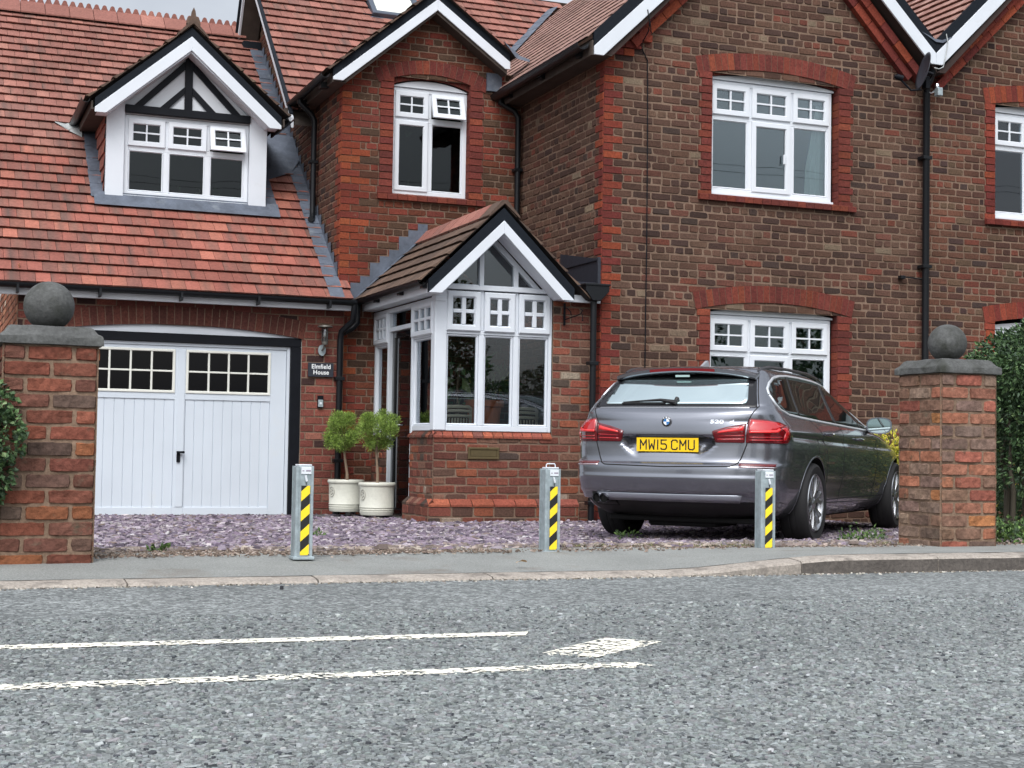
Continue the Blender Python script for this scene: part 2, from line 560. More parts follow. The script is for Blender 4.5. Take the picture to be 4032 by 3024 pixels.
def one_brick(mb, a0, a1, b0, b1, col, joint=0.010, proud=0.0, rough=0.0015, ch=0.005, deep=-0.010, jit=0.0025, old=False):
    g = joint / 2
    a0 += g; a1 -= g; b0 += g; b1 -= g
    if a1 - a0 < 0.008: return
    pr = proud + rnd.uniform(-rough, rough)
    J = lambda: rnd.uniform(-jit, jit)
    wv = 0.0035 * math.sin(1.9 * a0 + 2.3 * b0) + 0.0025 * math.sin(6.3 * a0 + 5 * b0)
    b0 += wv; b1 += wv
    if old:
        # hand-made brick: an eight-sided face with worn corners
        C_ = [rnd.uniform(0.003, 0.011) if rnd.random() < 0.8 else rnd.uniform(0.010, 0.024) for _ in range(4)]
        lim = (a1 - a0) * 0.35
        C_ = [min(c, lim) for c in C_]
        P_ = [(a0 + C_[0], b0), (a1 - C_[1], b0), (a1, b0 + C_[1] * .8), (a1, b1 - C_[2] * .8), (a1 - C_[2], b1), (a0 + C_[3], b1), (a0, b1 - C_[3] * .8), (a0, b0 + C_[0] * .8)]
        P_ = [(p + J(), q + J()) for p, q in P_]
        cx, cz = (a0 + a1) / 2, (b0 + b1) / 2
        hw, hh = (a1 - a0) / 2, (b1 - b0) / 2
        sx, sz = 1 - ch * 1.3 / hw, 1 - ch * 1.3 / hh
        vo = [(p, deep, q) for p, q in P_]
        tl = rnd.uniform(-0.0025, 0.0025); tb = rnd.uniform(-0.002, 0.002)
        vi = [(cx + (p - cx) * sx, pr + tl * (p - cx) / hw + tb * (q - cz) / hh + rnd.uniform(-0.0006, 0.0006), cz + (q - cz) * sz) for p, q in P_]
        mb.mi = 0
        k1 = rnd.uniform(0.86, 1.14); col2 = (col[0] * k1, col[1] * k1, col[2] * k1)
        cc = [col if i in (0, 7, 6, 5) else col2 for i in range(8)]
        mb.add(vo + vi, [tuple(range(8, 16))] + [(i, (i + 1) % 8, 8 + (i + 1) % 8, 8 + i) for i in range(8)], cc + cc)
        return
    o = [(a0 + J(), deep, b0 + J()), (a1 + J(), deep, b0 + J()), (a1 + J(), deep, b1 + J()), (a0 + J(), deep, b1 + J())]
    f = []
    for k, (sa, sb) in enumerate(((1, 1), (-1, 1), (-1, -1), (1, -1))):
        f.append((o[k][0] + sa * ch, pr + rnd.uniform(-rough, rough), o[k][2] + sb * ch))
    mb.mi = 0
    mb.add(o + f, [(4, 5, 6, 7), (0, 1, 5, 4), (1, 2, 6, 5), (2, 3, 7, 6), (3, 0, 4, 7)], [col] * 8)


def rough_brick(mb, a0, a1, b0, b1, col, joint=0.012, proud=0.0, amp=0.004, deep=-0.014, nx=6, nz=3):
    """weathered brick with a broken face: a small displaced grid with rounded edges"""
    g = joint / 2
    a0 += g; a1 -= g; b0 += g; b1 -= g
    if a1 - a0 < 0.02: return
    nx = max(3, int((a1 - a0) / 0.03)); nz = 4
    vs, cs = [], []
    pr = proud + rnd.uniform(-0.004, 0.003)
    ph = [rnd.uniform(0, 6.28) for _ in range(6)]
    kk = rnd.uniform(0.78, 1.25); col2 = (col[0] * kk, col[1] * kk * rnd.uniform(0.97, 1.05), col[2] * kk * rnd.uniform(0.97, 1.06))
    for j in range(nz + 1):
        for i in range(nx + 1):
            u, v = i / nx, j / nz
            edge = (i in (0, nx)) or (j in (0, nz))
            a = a0 + (a1 - a0) * u; b = b0 + (b1 - b0) * v
            if edge:
                d = deep
                a += rnd.uniform(-1, 1) * 0.004; b += rnd.uniform(-1, 1) * 0.004
                if i in (0, nx) and j in (0, nz): a += 0.004 if i == 0 else -0.004; b += 0.003 if j == 0 else -0.003
            else:
                d = pr + amp * (math.sin(7 * u + ph[0]) * math.sin(4 * v + ph[1])) + rnd.uniform(-amp, amp) * 0.7
                if i == 1: a -= (a1 - a0) / nx * 0.80
                if i == nx - 1: a += (a1 - a0) / nx * 0.80
                if j == 1: b -= (b1 - b0) / nz * 0.82
                if j == nz - 1: b += (b1 - b0) / nz * 0.82
                if i in (1, nx - 1) and j in (1, nz - 1): a += (0.012 if i == 1 else -0.012) * rnd.uniform(0.0, 0.5); b += (0.004 if j == 1 else -0.004) * rnd.uniform(0.2, 1.0)
            vs.append((a, d, b))
            w = 0.5 + 0.5 * math.sin(5 * u + ph[2]) * math.cos(3 * v + ph[3])
            w = max(0, min(1, w + rnd.uniform(-0.25, 0.25)))
            cs.append(tuple(c * (1 - w) + e * w for c, e in zip(col, col2)))
    fs = []
    for j in range(nz):
        for i in range(nx):
            q = j * (nx + 1) + i
            fs.append((q, q + 1, q + nx + 2, q + nx + 1))
    mb.mi = 0
    mb.add(vs, fs, cs)


def brick_wall(mb, v0, v1, span, blocks=(), explicit=None, pal='brown', course=0.0839, blen=0.235, garden=4,
               phase=0.0, joint=0.010, mortar_d=-0.007, vphase=0, jit=0.0025, rough=0.0015, fn=one_brick):
    """span(v) -> list of (u0,u1); blocks: (u0,u1,z0,z1) holes; explicit(row,v) -> [(u0,u1,palette,proud)]"""
    nrow = int(round((v1 - v0) / course))
    course = (v1 - v0) / nrow
    for r in range(nrow):
        b0 = v0 + r * course; b1 = b0 + course; bm = (b0 + b1) / 2
        iv = [tuple(s) for s in span(bm)]
        for (x0, x1, z0, z1) in blocks:
            if z0 <= bm <= z1:
                nv = []
                for (s, e) in iv:
                    if x1 <= s or x0 >= e: nv.append((s, e)); continue
                    if x0 > s: nv.append((s, x0))
                    if x1 < e: nv.append((x1, e))
                iv = nv
        for (s, e) in iv:     # mortar
            mb.mi = 1
            mb.add([(s, mortar_d, b0), (e, mortar_d, b0), (e, mortar_d, b1), (s, mortar_d, b1)], [(0, 1, 2, 3)])
        if explicit:
            for (x0, x1, pl, proud) in explicit(r + vphase, bm):
                for (s, e) in iv:
                    a, b = max(s, x0), min(e, x1)
                    if b - a < 0.015: continue
                    n = max(1, int(round((b - a) / blen)))
                    for k in range(n):
                        one_brick(mb, a + (b - a) * k / n, a + (b - a) * (k + 1) / n, b0, b1, pick(pl), joint=0.006, proud=proud + 0.003, jit=0.001, ch=0.003)
                nv = []
                for (s, e) in iv:
                    if x1 <= s or x0 >= e: nv.append((s, e)); continue
                    if x0 > s: nv.append((s, x0))
                    if x1 < e: nv.append((x1, e))
                iv = nv
        rr = r + vphase
        header = garden and (rr % garden == 0)
        step = blen / 2 if header else blen
        off = phase + (0 if (rr % 2 == 0) else step / 2) + (blen / 4 if header else 0)
        for (s, e) in iv:
            k = math.floor((s - off) / step)
            cuts = [s]
            while True:
                k += 1
                x = off + k * step
                if x >= e: break
                x += rnd.uniform(-0.006, 0.006)
                if x - cuts[-1] > 0.035: cuts.append(x)
            if len(cuts) > 1 and e - cuts[-1] < 0.035: cuts[-1] = e
            else: cuts.append(e)
            for a, b in zip(cuts[:-1], cuts[1:]):
                if fn is one_brick: fn(mb, a, b, b0, b1, pick(pal), joint=joint, old=pal in ('brown', 'brown2', 'hall', 'porch', 'bright'), jit=jit, rough=rough)
                else: fn(mb, a, b, b0, b1, pick(pal), joint=joint)
    return mb


def arch_ring(mb, xc, half, zspring, rise, depth, pal, n, proud=0.004, thick=0.10, skew=0.0, ends=True, joint=0.006):
    """segmental arch of voussoirs; soffit from (xc-half, zspring) rising by rise; ring `depth` tall"""
    Rr = (half * half + rise * rise) / (2 * rise)
    zc = zspring + rise - Rr
    a_max = math.asin(half / Rr)
    for k in range(n):
        t0 = -a_max + 2 * a_max * k / n; t1 = -a_max + 2 * a_max * (k + 1) / n
        g = joint / 2 / Rr
        t0 += g; t1 -= g
        c = pick(pal)
        P = []
        for (t, rr) in ((t0, Rr), (t1, Rr), (t1, Rr + depth), (t0, Rr + depth)):
            P.append((xc + rr * math.sin(t), zc + rr * math.cos(t)))
        pr = proud + rnd.uniform(-0.001, 0.001)
        mb.mi = 0
        vs = [(p[0], pr, p[1]) for p in P] + [(p[0], -thick, p[1]) for p in P]
        mb.add(vs, [(0, 1, 2, 3), (1, 0, 4, 5), (2, 1, 5, 6), (3, 2, 6, 7), (0, 3, 7, 4)], [c] * 8)
    # mortar behind
    seg = 24
    vs, fs = [], []
    for k in range(seg + 1):
        t = -a_max + 2 * a_max * k / seg
        for rr in (Rr + 0.002, Rr + depth - 0.002):
            vs.append((xc + rr * math.sin(t), proud - 0.004, zc + rr * math.cos(t)))
    for k in range(seg):
        fs.append((2 * k, 2 * k + 2, 2 * k + 3, 2 * k + 1))
    mb.mi = 1
    mb.add(vs, fs)


# ------------------------------------------------------------------ tiled roofs
TPAL = {
    'red': [(158, 104, 92, 9), (152, 99, 88, 8), (164, 110, 97, 6), (146, 95, 84, 6), (142, 98, 88, 4), (168, 114, 100, 2)],
    'redlow': [(166, 98, 84, 9), (158, 93, 80, 8), (176, 108, 90, 5), (146, 90, 79, 5)],
    'dark': [(122, 90, 80, 5), (112, 86, 78, 5), (104, 82, 76, 3), (132, 94, 82, 5)],
    'brown': [(104, 84, 72, 8), (94, 76, 66, 7), (114, 92, 78, 5), (84, 70, 62, 4)],
    'pink': [(170, 128, 116, 8), (160, 118, 106, 7), (180, 140, 128, 5), (146, 106, 96, 4)],
    'palepink': [(160, 124, 112, 8), (148, 114, 104, 7), (172, 136, 124, 5)],
}


def tpick(pal):
    L = TPAL[pal]
    t = rnd.random() * sum(p[3] for p in L)
    for p in L:
        t -= p[3]
        if t <= 0: break
    k = 0.76 * rnd.uniform(0.9, 1.1)
    g = 0.35 * p[0] + 0.45 * p[1] + 0.20 * p[2]
    q = 0.95
    return rgb(g + (p[0] - g) * q, g + (p[1] - g) * q, g + (p[2] - g) * q, k)


def tiles(mb, width, length, keep, pal='red', dark=0.3, gauge=0.212, tw=0.16, thick=0.026, palf=None, flat=False):
    """a = along eave, b = up the slope, d = outwards normal. mi 0 tiles, 1 underlay"""
    rows = int(round(length / gauge)); g = length / rows
    for r in range(rows):
        b0 = r * g; b1 = b0 + g
        off = (0.0 if r % 2 == 0 else tw / 2)
        k = -1
        while True:
            k += 1
            a0 = k * tw - off; a1 = a0 + tw
            if a0 > width: break
            a0c, a1c = max(a0, 0), min(a1, width)
            if a1c - a0c < 0.02: continue
            if not keep((a0c + a1c) / 2, (b0 + b1) / 2): continue
            pl = palf(a0, b0) if palf else pal
            base = tpick(pl); dk = tpick('dark') if pal in ('red', 'redlow') else tpick(pl)
            dd = dark(a0, b0) if callable(dark) else dark
            w = [rnd.uniform(0.4, 1.0) if rnd.random() < dd else rnd.uniform(0, 0.2) for _ in range(3)]
            w[2] = min(w[2], 0.5)
            if rnd.random() < 0.06: w = [0, 0, 0]; base = tuple(c * 1.10 for c in base)
            cs = [tuple(x * (1 - q) + y * q for x, y in zip(base, dk)) for q in w]
            e = 0.0022
            h0 = thick + 0.016 + rnd.uniform(-0.0025, 0.0025); h1 = 0.010
            if flat: h0 = 0.021 + rnd.uniform(-0.001, 0.001); h1 = 0.010
            tl = rnd.uniform(-0.002, 0.002)
            xs = [a0c + e, a0c + (a1c - a0c) * 0.42, a1c - e]
            vs, cc = [], []
            for i in range(3):
                dz = tl * (i - 1)
                sag = 0.002 if i == 1 else 0
                vs += [(xs[i], 0.006, b0 + 0.018), (xs[i], h0 + dz + sag, b0 - 0.008), (xs[i], h1 + dz * 0.3 + sag, b1 + 0.004)]
                cc += [cs[i], cs[i], cs[i]]
            fs = [(0, 3, 4, 1), (3, 6, 7, 4), (1, 4, 5, 2), (4, 7, 8, 5), (0, 1, 2), (8, 7, 6)]
            mb.mi = 0
            mb.add(vs, fs, cc)
            mb.mi = 1
            mb.add([(a0c, 0, b0), (a1c, 0, b0), (a1c, 0, b1), (a0c, 0, b1)], [(0, 1, 2, 3)])
    return mb


def slope_xf(O, U, S):
    O, U, S = Vector(O), Vector(U).normalized(), Vector(S).normalized()
    N = U.cross(S).normalized()
    if N.z < 0: N = -N
    return lambda a, d, b: tuple(O + U * a + S * b + N * d)


# ------------------------------------------------------------------ windows
def window(parent, xf, a0, a1, b0, b1, cols, trans, name='window', sash=(), open_top=None, glass='glass', room='room',
           munt=True, toplight_cols=None, arch=None, wide=None, sill=True, depth=0.07, label=None, fw=0.055, room_d=1.3, room_m=0.3, tops=True, matn='white'):
    """outer frame a0..a1 x b0..b1 in the local frame (d grows outwards; front of frame at d=0)"""
    yf = lambda d: d
    X = lambda a, d, b: xf(a, -d, b)          # MB uses y inwards
    mb = MB(X)
    mb.ring(a0, a1, b0, b1, fw, 0.0, depth, 0.005)
    edges = [a0]
    if wide: edges = wide
    else: edges = [a0 + (a1 - a0) * k / cols for k in range(cols + 1)]
    m2 = 0.03
    # transom and mullions, butted
    if trans: mb.box(a0 + fw, a1 - fw, 0.008, depth - 0.004, trans - m2, trans + m2, 0.004)
    for e in edges[1:-1]:
        zz = [(b0 + fw, (trans - m2) if trans else b1 - fw)]
        if trans and tops: zz.append((trans + m2, b1 - fw))
        for (p, q) in zz: mb.box(e - m2, e + m2, 0.008, depth - 0.004, p, q, 0.004)
    o = mb.build(name, M[matn], parent)
    if label: o["label"] = label
    pane = MB(X)
    for k in range(cols):
        p0 = edges[k] + (m2 if k else fw); p1 = edges[k + 1] - (m2 if k < cols - 1 else fw)
        # lower light
        zt = (trans - m2) if trans else b1 - fw
        if k in sash:
            s = MB(X); s.ring(p0 - 0.012, p1 + 0.012, b0 + fw - 0.012, zt + 0.012, 0.062, -0.016, 0.02, 0.006)
            s.build('casement', M[matn], o)
            pane.box(p0 + 0.05, p1 - 0.05, 0.012, 0.018, b0 + fw + 0.05, zt - 0.05)
        else:
            s = MB(X); s.ring(p0, p1, b0 + fw, zt, 0.018, 0.004, 0.03, 0.006)
            s.build('glazing_bead', M[matn], o)
            pane.box(p0 + 0.014, p1 - 0.014, 0.022, 0.028, b0 + fw + 0.014, zt - 0.014)
        if trans and tops:
            q0, q1 = trans + m2 - 0.012, b1 - fw + 0.012
            op = (open_top == k)
            pv = MB(X if not op else (lambda a, d, b, q1=q1: X(a, d + (q1 - b) * -0.30 * 1.0, b + (q1 - b) * 0.04)))
            pv.ring(p0 - 0.012, p1 + 0.012, q0, q1, 0.064, -0.018, 0.02, 0.006)
            if munt:
                i0, i1, j0, j1 = p0 + 0.05, p1 - 0.05, q0 + 0.064, q1 - 0.064
                cx, cz = (i0 + i1) / 2, (j0 + j1) / 2
                pv.box(cx - 0.009, cx + 0.009, -0.008, 0.012, j0, j1)
                pv.box(i0, cx - 0.009, -0.007, 0.011, cz - 0.009, cz + 0.009)
                pv.box(cx + 0.009, i1, -0.007, 0.011, cz - 0.009, cz + 0.009)
            c_ = pv.build('top_casement', M[matn], o)
            if op: c_["label"] = "open top casement"
            pn = MB(pv.xf); pn.box(p0 + 0.05, p1 - 0.05, 0.013, 0.018, q0 + 0.06, q1 - 0.06)
            if op: pn.build('pane', M[glass], o)
            else:
                pane.box(p0 + 0.05, p1 - 0.05, 0.013, 0.018, q0 + 0.06, q1 - 0.06)
    pane.build('pane', M[glass], o)
    if arch:   # white board filling the segmental head
        xc, half, zs, rise = arch
        Rr = (half * half + rise * rise) / (2 * rise); zc = zs + rise - Rr
        pts = [(xc - half, b1 + 0.004)]
        for k in range(21):
            t = -math.asin(half / Rr) + 2 * math.asin(half / Rr) * k / 20
            pts.append((xc + Rr * math.sin(t), zc + Rr * math.cos(t)))
        pts.append((xc + half, b1 + 0.004))
        am = MB(X); am.prism([(p[0], p[1]) for p in pts], -0.022, 0.05)
        recalc(am.build('arch_board', M[matn], o))
    if sill:
        sm = MB(X); sm.box(a0 - 0.01, a1 + 0.01, -0.035, 0.03, b0 - 0.032, b0 - 0.003, 0.004)
        sm.build('window_sill', M[matn], o)
    # dim room behind
    rm = MB(X)
    x0, x1, z0, z1, d0, d1 = a0 - room_m, a1 + room_m, b0 - min(0.4, room_m * 1.3), b1 + room_m, depth + 0.02, depth + room_d
    rm.add([(x0, d0, z0), (x1, d0, z0), (x1, d0, z1), (x0, d0, z1), (x0, d1, z0), (x1, d1, z0), (x1, d1, z1), (x0, d1, z1)],
           [(4, 5, 6, 7), (0, 1, 5, 4), (2, 3, 7, 6), (0, 4, 7, 3), (1, 2, 6, 5)])
    rm.build('room_interior', M[room], o)
    return o
# ------------------------------------------------------------------ the house
house = thing('brick_house', 'red brick house with white garage door, glazed porch, half-timbered dormer and gabled wing', 'house', (4.0, 16.0, -0.15))
SM = 0.965   # wing roof slope
XFRONT = lambda y: frame_xf((0, y, 0), (1, 0, 0), (0, 0, 1), (0, -1, 0))
XSIDE = lambda x, y: frame_xf((x, y, 0), (0, -1, 0), (0, 0, 1), (-1, 0, 0))   # a runs towards the street
BM = [M['brick'], M['mortar']]

# --- garage front
mb = MB(XFRONT(16.75))
brick_wall(mb, -0.16, 2.35, lambda v: [(0.92, 4.55)], blocks=[(1.30, 4.05, -1, 2.0)], pal='garage', course=0.0885, blen=0.215, garden=0, phase=0.02, joint=0.012)
arch_ring(mb, 2.675, 1.40, 1.895, 0.105, 0.205, 'garage_arch', 34, proud=0.006, joint=0.010)
mb.build('garage_wall', None, house, col=True, mats=BM)
# --- garage left flank and the orange brick beyond it
mb = MB(XSIDE(0.92, 22.0))
brick_wall(mb, -0.16, 2.6, lambda v: [(0, 5.25)], pal='bright', course=0.0885, blen=0.225, garden=0, joint=0.014)
mb.build('garage_side_wall', None, house, col=True, mats=BM)
# --- hall front
SH_L, SH_R = 0.82, 0.66


def hall_span(v):
    l, r = 4.51, 6.80
    if v > 4.98: l = max(l, 4.47 + (v - 4.98) / SH_L)
    if v > 5.33: r = min(r, 6.60 - (v - 5.33) / SH_R)
    return [(l, r)] if r > l + 0.05 else []


def hall_quoins(r, v):
    out = []
    w = 0.235 if r % 2 == 0 else 0.125
    out.append((4.51, 4.51 + w, 'quoin_orange', 0.002))
    if 2.4 < v < 4.6 and r % 3 != 1: out.append((4.51 + w, 4.51 + w + 0.235, 'quoin_orange' if r % 2 else 'hall', 0.0))
    if 3.62 < v < 5.10:
        s = 0.02 if r % 2 else 0.0
        out.append((4.955 + s, 5.15, 'surround', 0.006)); out.append((6.12, 6.31 - s, 'surround', 0.006))
    return out


mb = MB(XFRONT(16.9))
brick_wall(mb, -0.16, 6.05, hall_span, blocks=[(5.15, 6.12, 3.70, 5.14)], explicit=hall_quoins, pal='hall', phase=0.06)
arch_ring(mb, 5.635, 0.68, 5.03, 0.155, 0.165, 'surround', 17, proud=0.010, thick=0.10)
arch_ring(mb, 5.635, 0.50, 5.035, 0.095, 0.065, 'surround', 14, proud=-0.045, thick=0.07)
for (x0, x1) in ((5.150, 5.162), (6.108, 6.120)):
    pass
mb.build('hall_wall', None, house, col=True, mats=BM)
# reveal bricks inside the opening
def reveals(y, a0, a1, b0, b1, pal, name='window_reveal', d=0.1):
    mb = MB(lambda u, dd, b: (u, y - dd, b))
    n = int((b1 - b0) / 0.084)
    for k in range(n):
        z0 = b0 + (b1 - b0) * k / n; z1 = b0 + (b1 - b0) * (k + 1) / n
        for (x0, x1) in ((a0 - 0.05, a0), (a1, a1 + 0.05)):
            mb.mi = 0; c = pick(pal)
            g = 0.003
            mb.add([(x0, -0.002, z0 + g), (x1, -0.002, z0 + g), (x1, -0.002, z1 - g), (x0, -0.002, z1 - g),
                    (x0, -d - 0.03, z0 + g), (x1, -d - 0.03, z0 + g), (x1, -d - 0.03, z1 - g), (x0, -d - 0.03, z1 - g)],
                   [(0, 1, 2, 3), (0, 3, 7, 4), (1, 5, 6, 2), (3, 2, 6, 7), (0, 4, 5, 1)], [c] * 8)
    return mb.build(name, None, house, col=True, mats=BM, split=0.08)


def brick_sill(y, x0, x1, z0, z1, proud=0.05, back=0.10, pal='surround'):
    mb = MB()
    n = int((x1 - x0) / 0.115)
    for k in range(n):
        a = x0 + (x1 - x0) * k / n + 0.003; b = x0 + (x1 - x0) * (k + 1) / n - 0.003
        c = tuple(q * 0.92 for q in pick(pal))
        mb.mi = 0
        pr = proud + rnd.uniform(-0.002, 0.002)
        mb.add([(a, y - pr, z0), (b, y - pr, z0), (b, y - pr, z1 - 0.012), (a, y - pr, z1 - 0.012), (b, y + back, z1 + 0.03), (a, y + back, z1 + 0.03), (a, y + 0.02, z0), (b, y + 0.02, z0)],
               [(0, 1, 2, 3), (3, 2, 4, 5), (0, 6, 7, 1), (0, 3, 5, 6), (1, 7, 4, 2)], [c] * 8)
    return mb.build('brick_sill', None, house, col=True, mats=BM)


reveals(16.9, 5.15, 6.12, 3.70, 5.10, 'surround')
brick_sill(16.9, 4.955, 6.33, 3.625, 3.695)
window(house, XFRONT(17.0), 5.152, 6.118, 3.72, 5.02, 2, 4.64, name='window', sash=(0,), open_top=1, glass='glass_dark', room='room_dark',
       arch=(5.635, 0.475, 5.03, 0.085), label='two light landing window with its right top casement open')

# --- hall left flank / main gable end
mb = MB(XSIDE(4.51, 22.2))
brick_wall(mb, 2.0, 7.4, lambda v: ([(max(0, 22.2 - (21.25 + (7.45 - v) / 1.6)), 22.2 - max(16.9, 18.3 + (v - 4.80) / 0.95))] if v > 4.95 else [(0, 5.3)]),
           explicit=lambda r, v: [(5.3 - (0.235 if r % 2 else 0.12), 5.3, 'quoin_orange', 0.002)] if v < 5 else [], pal='brown2', joint=0.012)
mb.build('hall_side_wall', None, house, col=True, mats=BM)

# --- wing side wall (X = 6.8)
mb = MB(XSIDE(6.8, 17.0))
brick_wall(mb, -0.16, 5.25, lambda v: [(0, 2.5)], explicit=lambda r, v: [(2.5 - (0.20 if r % 2 else 0.10), 2.5, 'quoin', 0.002)], pal='brown', garden=4, vphase=0, phase=0.03, jit=0.004, rough=0.003, joint=0.013)
mb.build('wing_side_wall', None, house, col=True, mats=BM)

# --- wing front
ZAP = 7.42; XAP = 8.93


def wing_span(v):
    l, r = 6.8, 11.05
    if v > 5.05: l = max(l, 6.8 + (v - 5.05) / SM)
    if v > 5.05: r = min(r, 11.05 - (v - 5.05) / SM)
    return [(l, r)] if r > l + 0.05 else []


def wing_quoins(r, v):
    out = [(6.8, 6.8 + (0.125 if r % 2 else 0.235), 'quoin', 0.002)]
    for (z0, z1) in ((3.55, 4.96), (0.85, 2.29)):
        if z0 < v < z1:
            s = 0.035 if r % 2 else 0.0
            out.append((7.975 + s, 8.15, 'surround', 0.005)); out.append((9.825, 10.03 - s, 'surround', 0.005))
    return out


mb = MB(XFRONT(14.5))
brick_wall(mb, -0.16, 7.2, wing_span, blocks=[(8.15, 9.825, 3.56, 4.96), (8.15, 9.825, 0.90, 2.29)], explicit=wing_quoins, pal='brown', garden=3, jit=0.0045, rough=0.0035, joint=0.013)
for zt in (5.0, 2.345):
    arch_ring(mb, 8.99, 1.03, zt - 0.09, 0.115, 0.19, 'surround', 26, proud=0.010, thick=0.10)
    arch_ring(mb, 8.99, 0.87, zt - 0.095, 0.083, 0.06, 'surround', 22, proud=-0.045, thick=0.07)
mb.build('wing_wall', None, house, col=True, mats=BM)
# corbelled brick courses following the rake
def rake_bricks(parent, y, pts, pal='quoin', proud=0.06, name='corbel_course', width=0.105):
    for (p, q) in pts:
        pv, qv = Vector((p[0], 0, p[1])), Vector((q[0], 0, q[1]))
        U = (qv - pv).normalized(); L = (qv - pv).length
        V_ = Vector((-U.z, 0, U.x))
        mb = MB(lambda a, d, b: tuple(Vector((pv.x, y, pv.z)) + U * a + V_ * b + Vector((0, -1, 0)) * d))
        for row in range(2):
            n = int(L / 0.25)
            for k in range(n):
                a0 = L * k / n + (0.11 if row else 0); a1 = L * (k + 1) / n + (0.11 if row else 0)
                c = pick(pal); g = 0.004
                pr = proud * (0.62 if row == 0 else 1.0)
                vs = [(a, d, b) for b in (row * width + g, (row + 1) * width - g) for d in (0.0, pr) for a in (a0 + g, a1 - g)]
                mb.mi = 0
                mb.add(vs, [(0, 2, 3, 1), (4, 5, 7, 6), (0, 1, 5, 4), (2, 6, 7, 3), (0, 4, 6, 2), (1, 3, 7, 5)], [c] * 8)
        mb.build(name, None, parent, col=True, mats=BM)


rake_bricks(house, 14.5, [((7.16, 5.085), (9.0, 5.085 + 1.84 * SM)), ((9.0, 5.085 + 1.84 * SM), (10.74, 5.10))], proud=0.13)
mb = MB(XFRONT(14.5))
for k, (x0, x1, z) in enumerate(((6.90, 7.16, 5.0), (6.84, 7.24, 5.084), (6.86, 7.36, 5.168))):
    n = 2
    for i in range(n):
        c = pick('quoin'); a0 = x0 + (x1 - x0) * i / n; a1 = x0 + (x1 - x0) * (i + 1) / n; g = 0.004; pr = 0.02 + 0.02 * k
        vs = [(a, d, b) for b in (z + g, z + 0.084 - g) for d in (-0.003, pr) for a in (a0 + g, a1 - g)]
        mb.mi = 0
        mb.add(vs, [(0, 2, 3, 1), (4, 5, 7, 6), (0, 1, 5, 4), (2, 6, 7, 3), (0, 4, 6, 2), (1, 3, 7, 5)], [c] * 8)
mb.build('corbel', None, house, col=True, mats=BM)
for (zb, zt) in ((3.56, 4.92), (0.90, 2.25)):
    reveals(14.5, 8.15, 9.825, zb, zt + 0.02, 'surround')
    brick_sill(14.5, 7.975, 10.05, zb - 0.075, zb - 0.005)
wU = window(house, XFRONT(14.6), 8.155, 9.795, 3.60, 4.885, 3, 4.475, sash=(1,), arch=(8.985, 0.825, 4.91, 0.06), label='upper three light window with a pale curtain inside, in the gabled wing')
wL = window(house, XFRONT(14.6), 8.155, 9.795, 0.93, 2.215, 3, 1.79, sash=(1,), arch=(8.985, 0.825, 2.24, 0.065), label='lower three light window behind the car')
# curtain inside the upper wing window
mb = MB()
cx0, cx1 = 9.50, 9.80
n = 26
vs, fs = [], []
for k in range(n + 1):
    u = k / n
    for j, z in enumerate((3.62, 4.0, 4.3, 4.75)):
        lo = [0.0, 0.02, 0.08, 0.16][j]
        x = cx0 + lo + (cx1 - cx0 - lo) * u
        y = 14.72 + 0.02 * math.sin(u * 26) * (1 - 0.2 * j)
        vs.append((x, y, z))
for k in range(n):
    for j in range(3):
        q = k * 4 + j
        fs.append((q, q + 4, q + 5, q + 1))
mb.add(vs, fs)
mb.build('curtain', M['curtain'], wU, smooth=True)
mb = MB(); mb.box(9.13, 9.15, 14.56, 14.585, 3.99, 4.10, 0.003); mb.build('window_handle', M['white'], wU)

# ------------------------------------------------------------------ roofs
RP = lambda y: 2.605 + 0.83 * (y - 16.9)          # garage roof plane
MP = lambda y: 4.87 + 0.95 * (y - 18.3)           # main roof plane
WPl = lambda x: 5.10 + SM * (x - 6.52)            # wing roof, left plane
# garage roof
S = Vector((0, 1, 0.83)).normalized()
y_e, x_l, x_r = 16.60, 0.45, 4.62
Lg = (22.05 - y_e) / S.y
GX = slope_xf((x_l, y_e, RP(y_e)), (1, 0, 0), S)


def keep_g(a, b):
    x, y = x_l + a, y_e + b * S.y
    if 1.98 < x < 3.82 and y > 18.12:
        zt = 5.62 - 0.85 * abs(x - 2.88)
        if RP(y) < zt: return False
    if x > 4.50 and y > 16.9: return False
    if y > 16.9 and x > 4.46: return False
    return True


def garage_dark(a, b):
    base = 0.26 if b < 2.8 else 0.12
    blotch = max(0.0, math.sin(a * 1.9 + 0.6 * math.sin(b * 1.7)) ) ** 2 * (0.55 if b < 3.2 else 0.12)
    return min(0.9, base + blotch * (1.0 if a < 2.6 else 0.45))


mb = MB(GX)
tiles(mb, x_r - x_l, Lg, keep_g, pal='red', dark=garage_dark, palf=lambda a, b: 'redlow' if b < 2.6 + 0.3 * math.sin(a * 3) else 'red')
mb.build('garage_roof', None, house, col=True, mats=[M['tile'], M['under']])
# ridge tiles with a crest
mb = MB()
yr, zr = 22.05, RP(22.05)
x = x_l; k = 0
while x < 4.30:
    x1 = min(x + 0.335, 4.32)
    c = tuple(q for q in tpick('red'))
    mb.col = c
    mb.prism([(yr - 0.30, zr - 0.165), (yr - 0.30, zr - 0.145), (yr - 0.03, zr + 0.075), (yr + 0.03, zr + 0.075), (yr + 0.30, zr - 0.145), (yr + 0.30, zr - 0.165), (yr, zr + 0.03)], x + 0.004, x1 - 0.004, axis=0)
    for j in range(3):
        xc = x + 0.056 + j * 0.112
        if xc > x1: break
        pts = [(xc - 0.054, zr + 0.07)]
        for i in range(7):
            t = math.pi * (1 - i / 6)
            pts.append((xc + 0.032 * math.cos(t), zr + 0.118 + 0.036 * math.sin(t)))
        pts.append((xc + 0.054, zr + 0.07))
        mb.prism(pts, yr - 0.016, yr + 0.016, axis=1)
    x = x1; k += 1
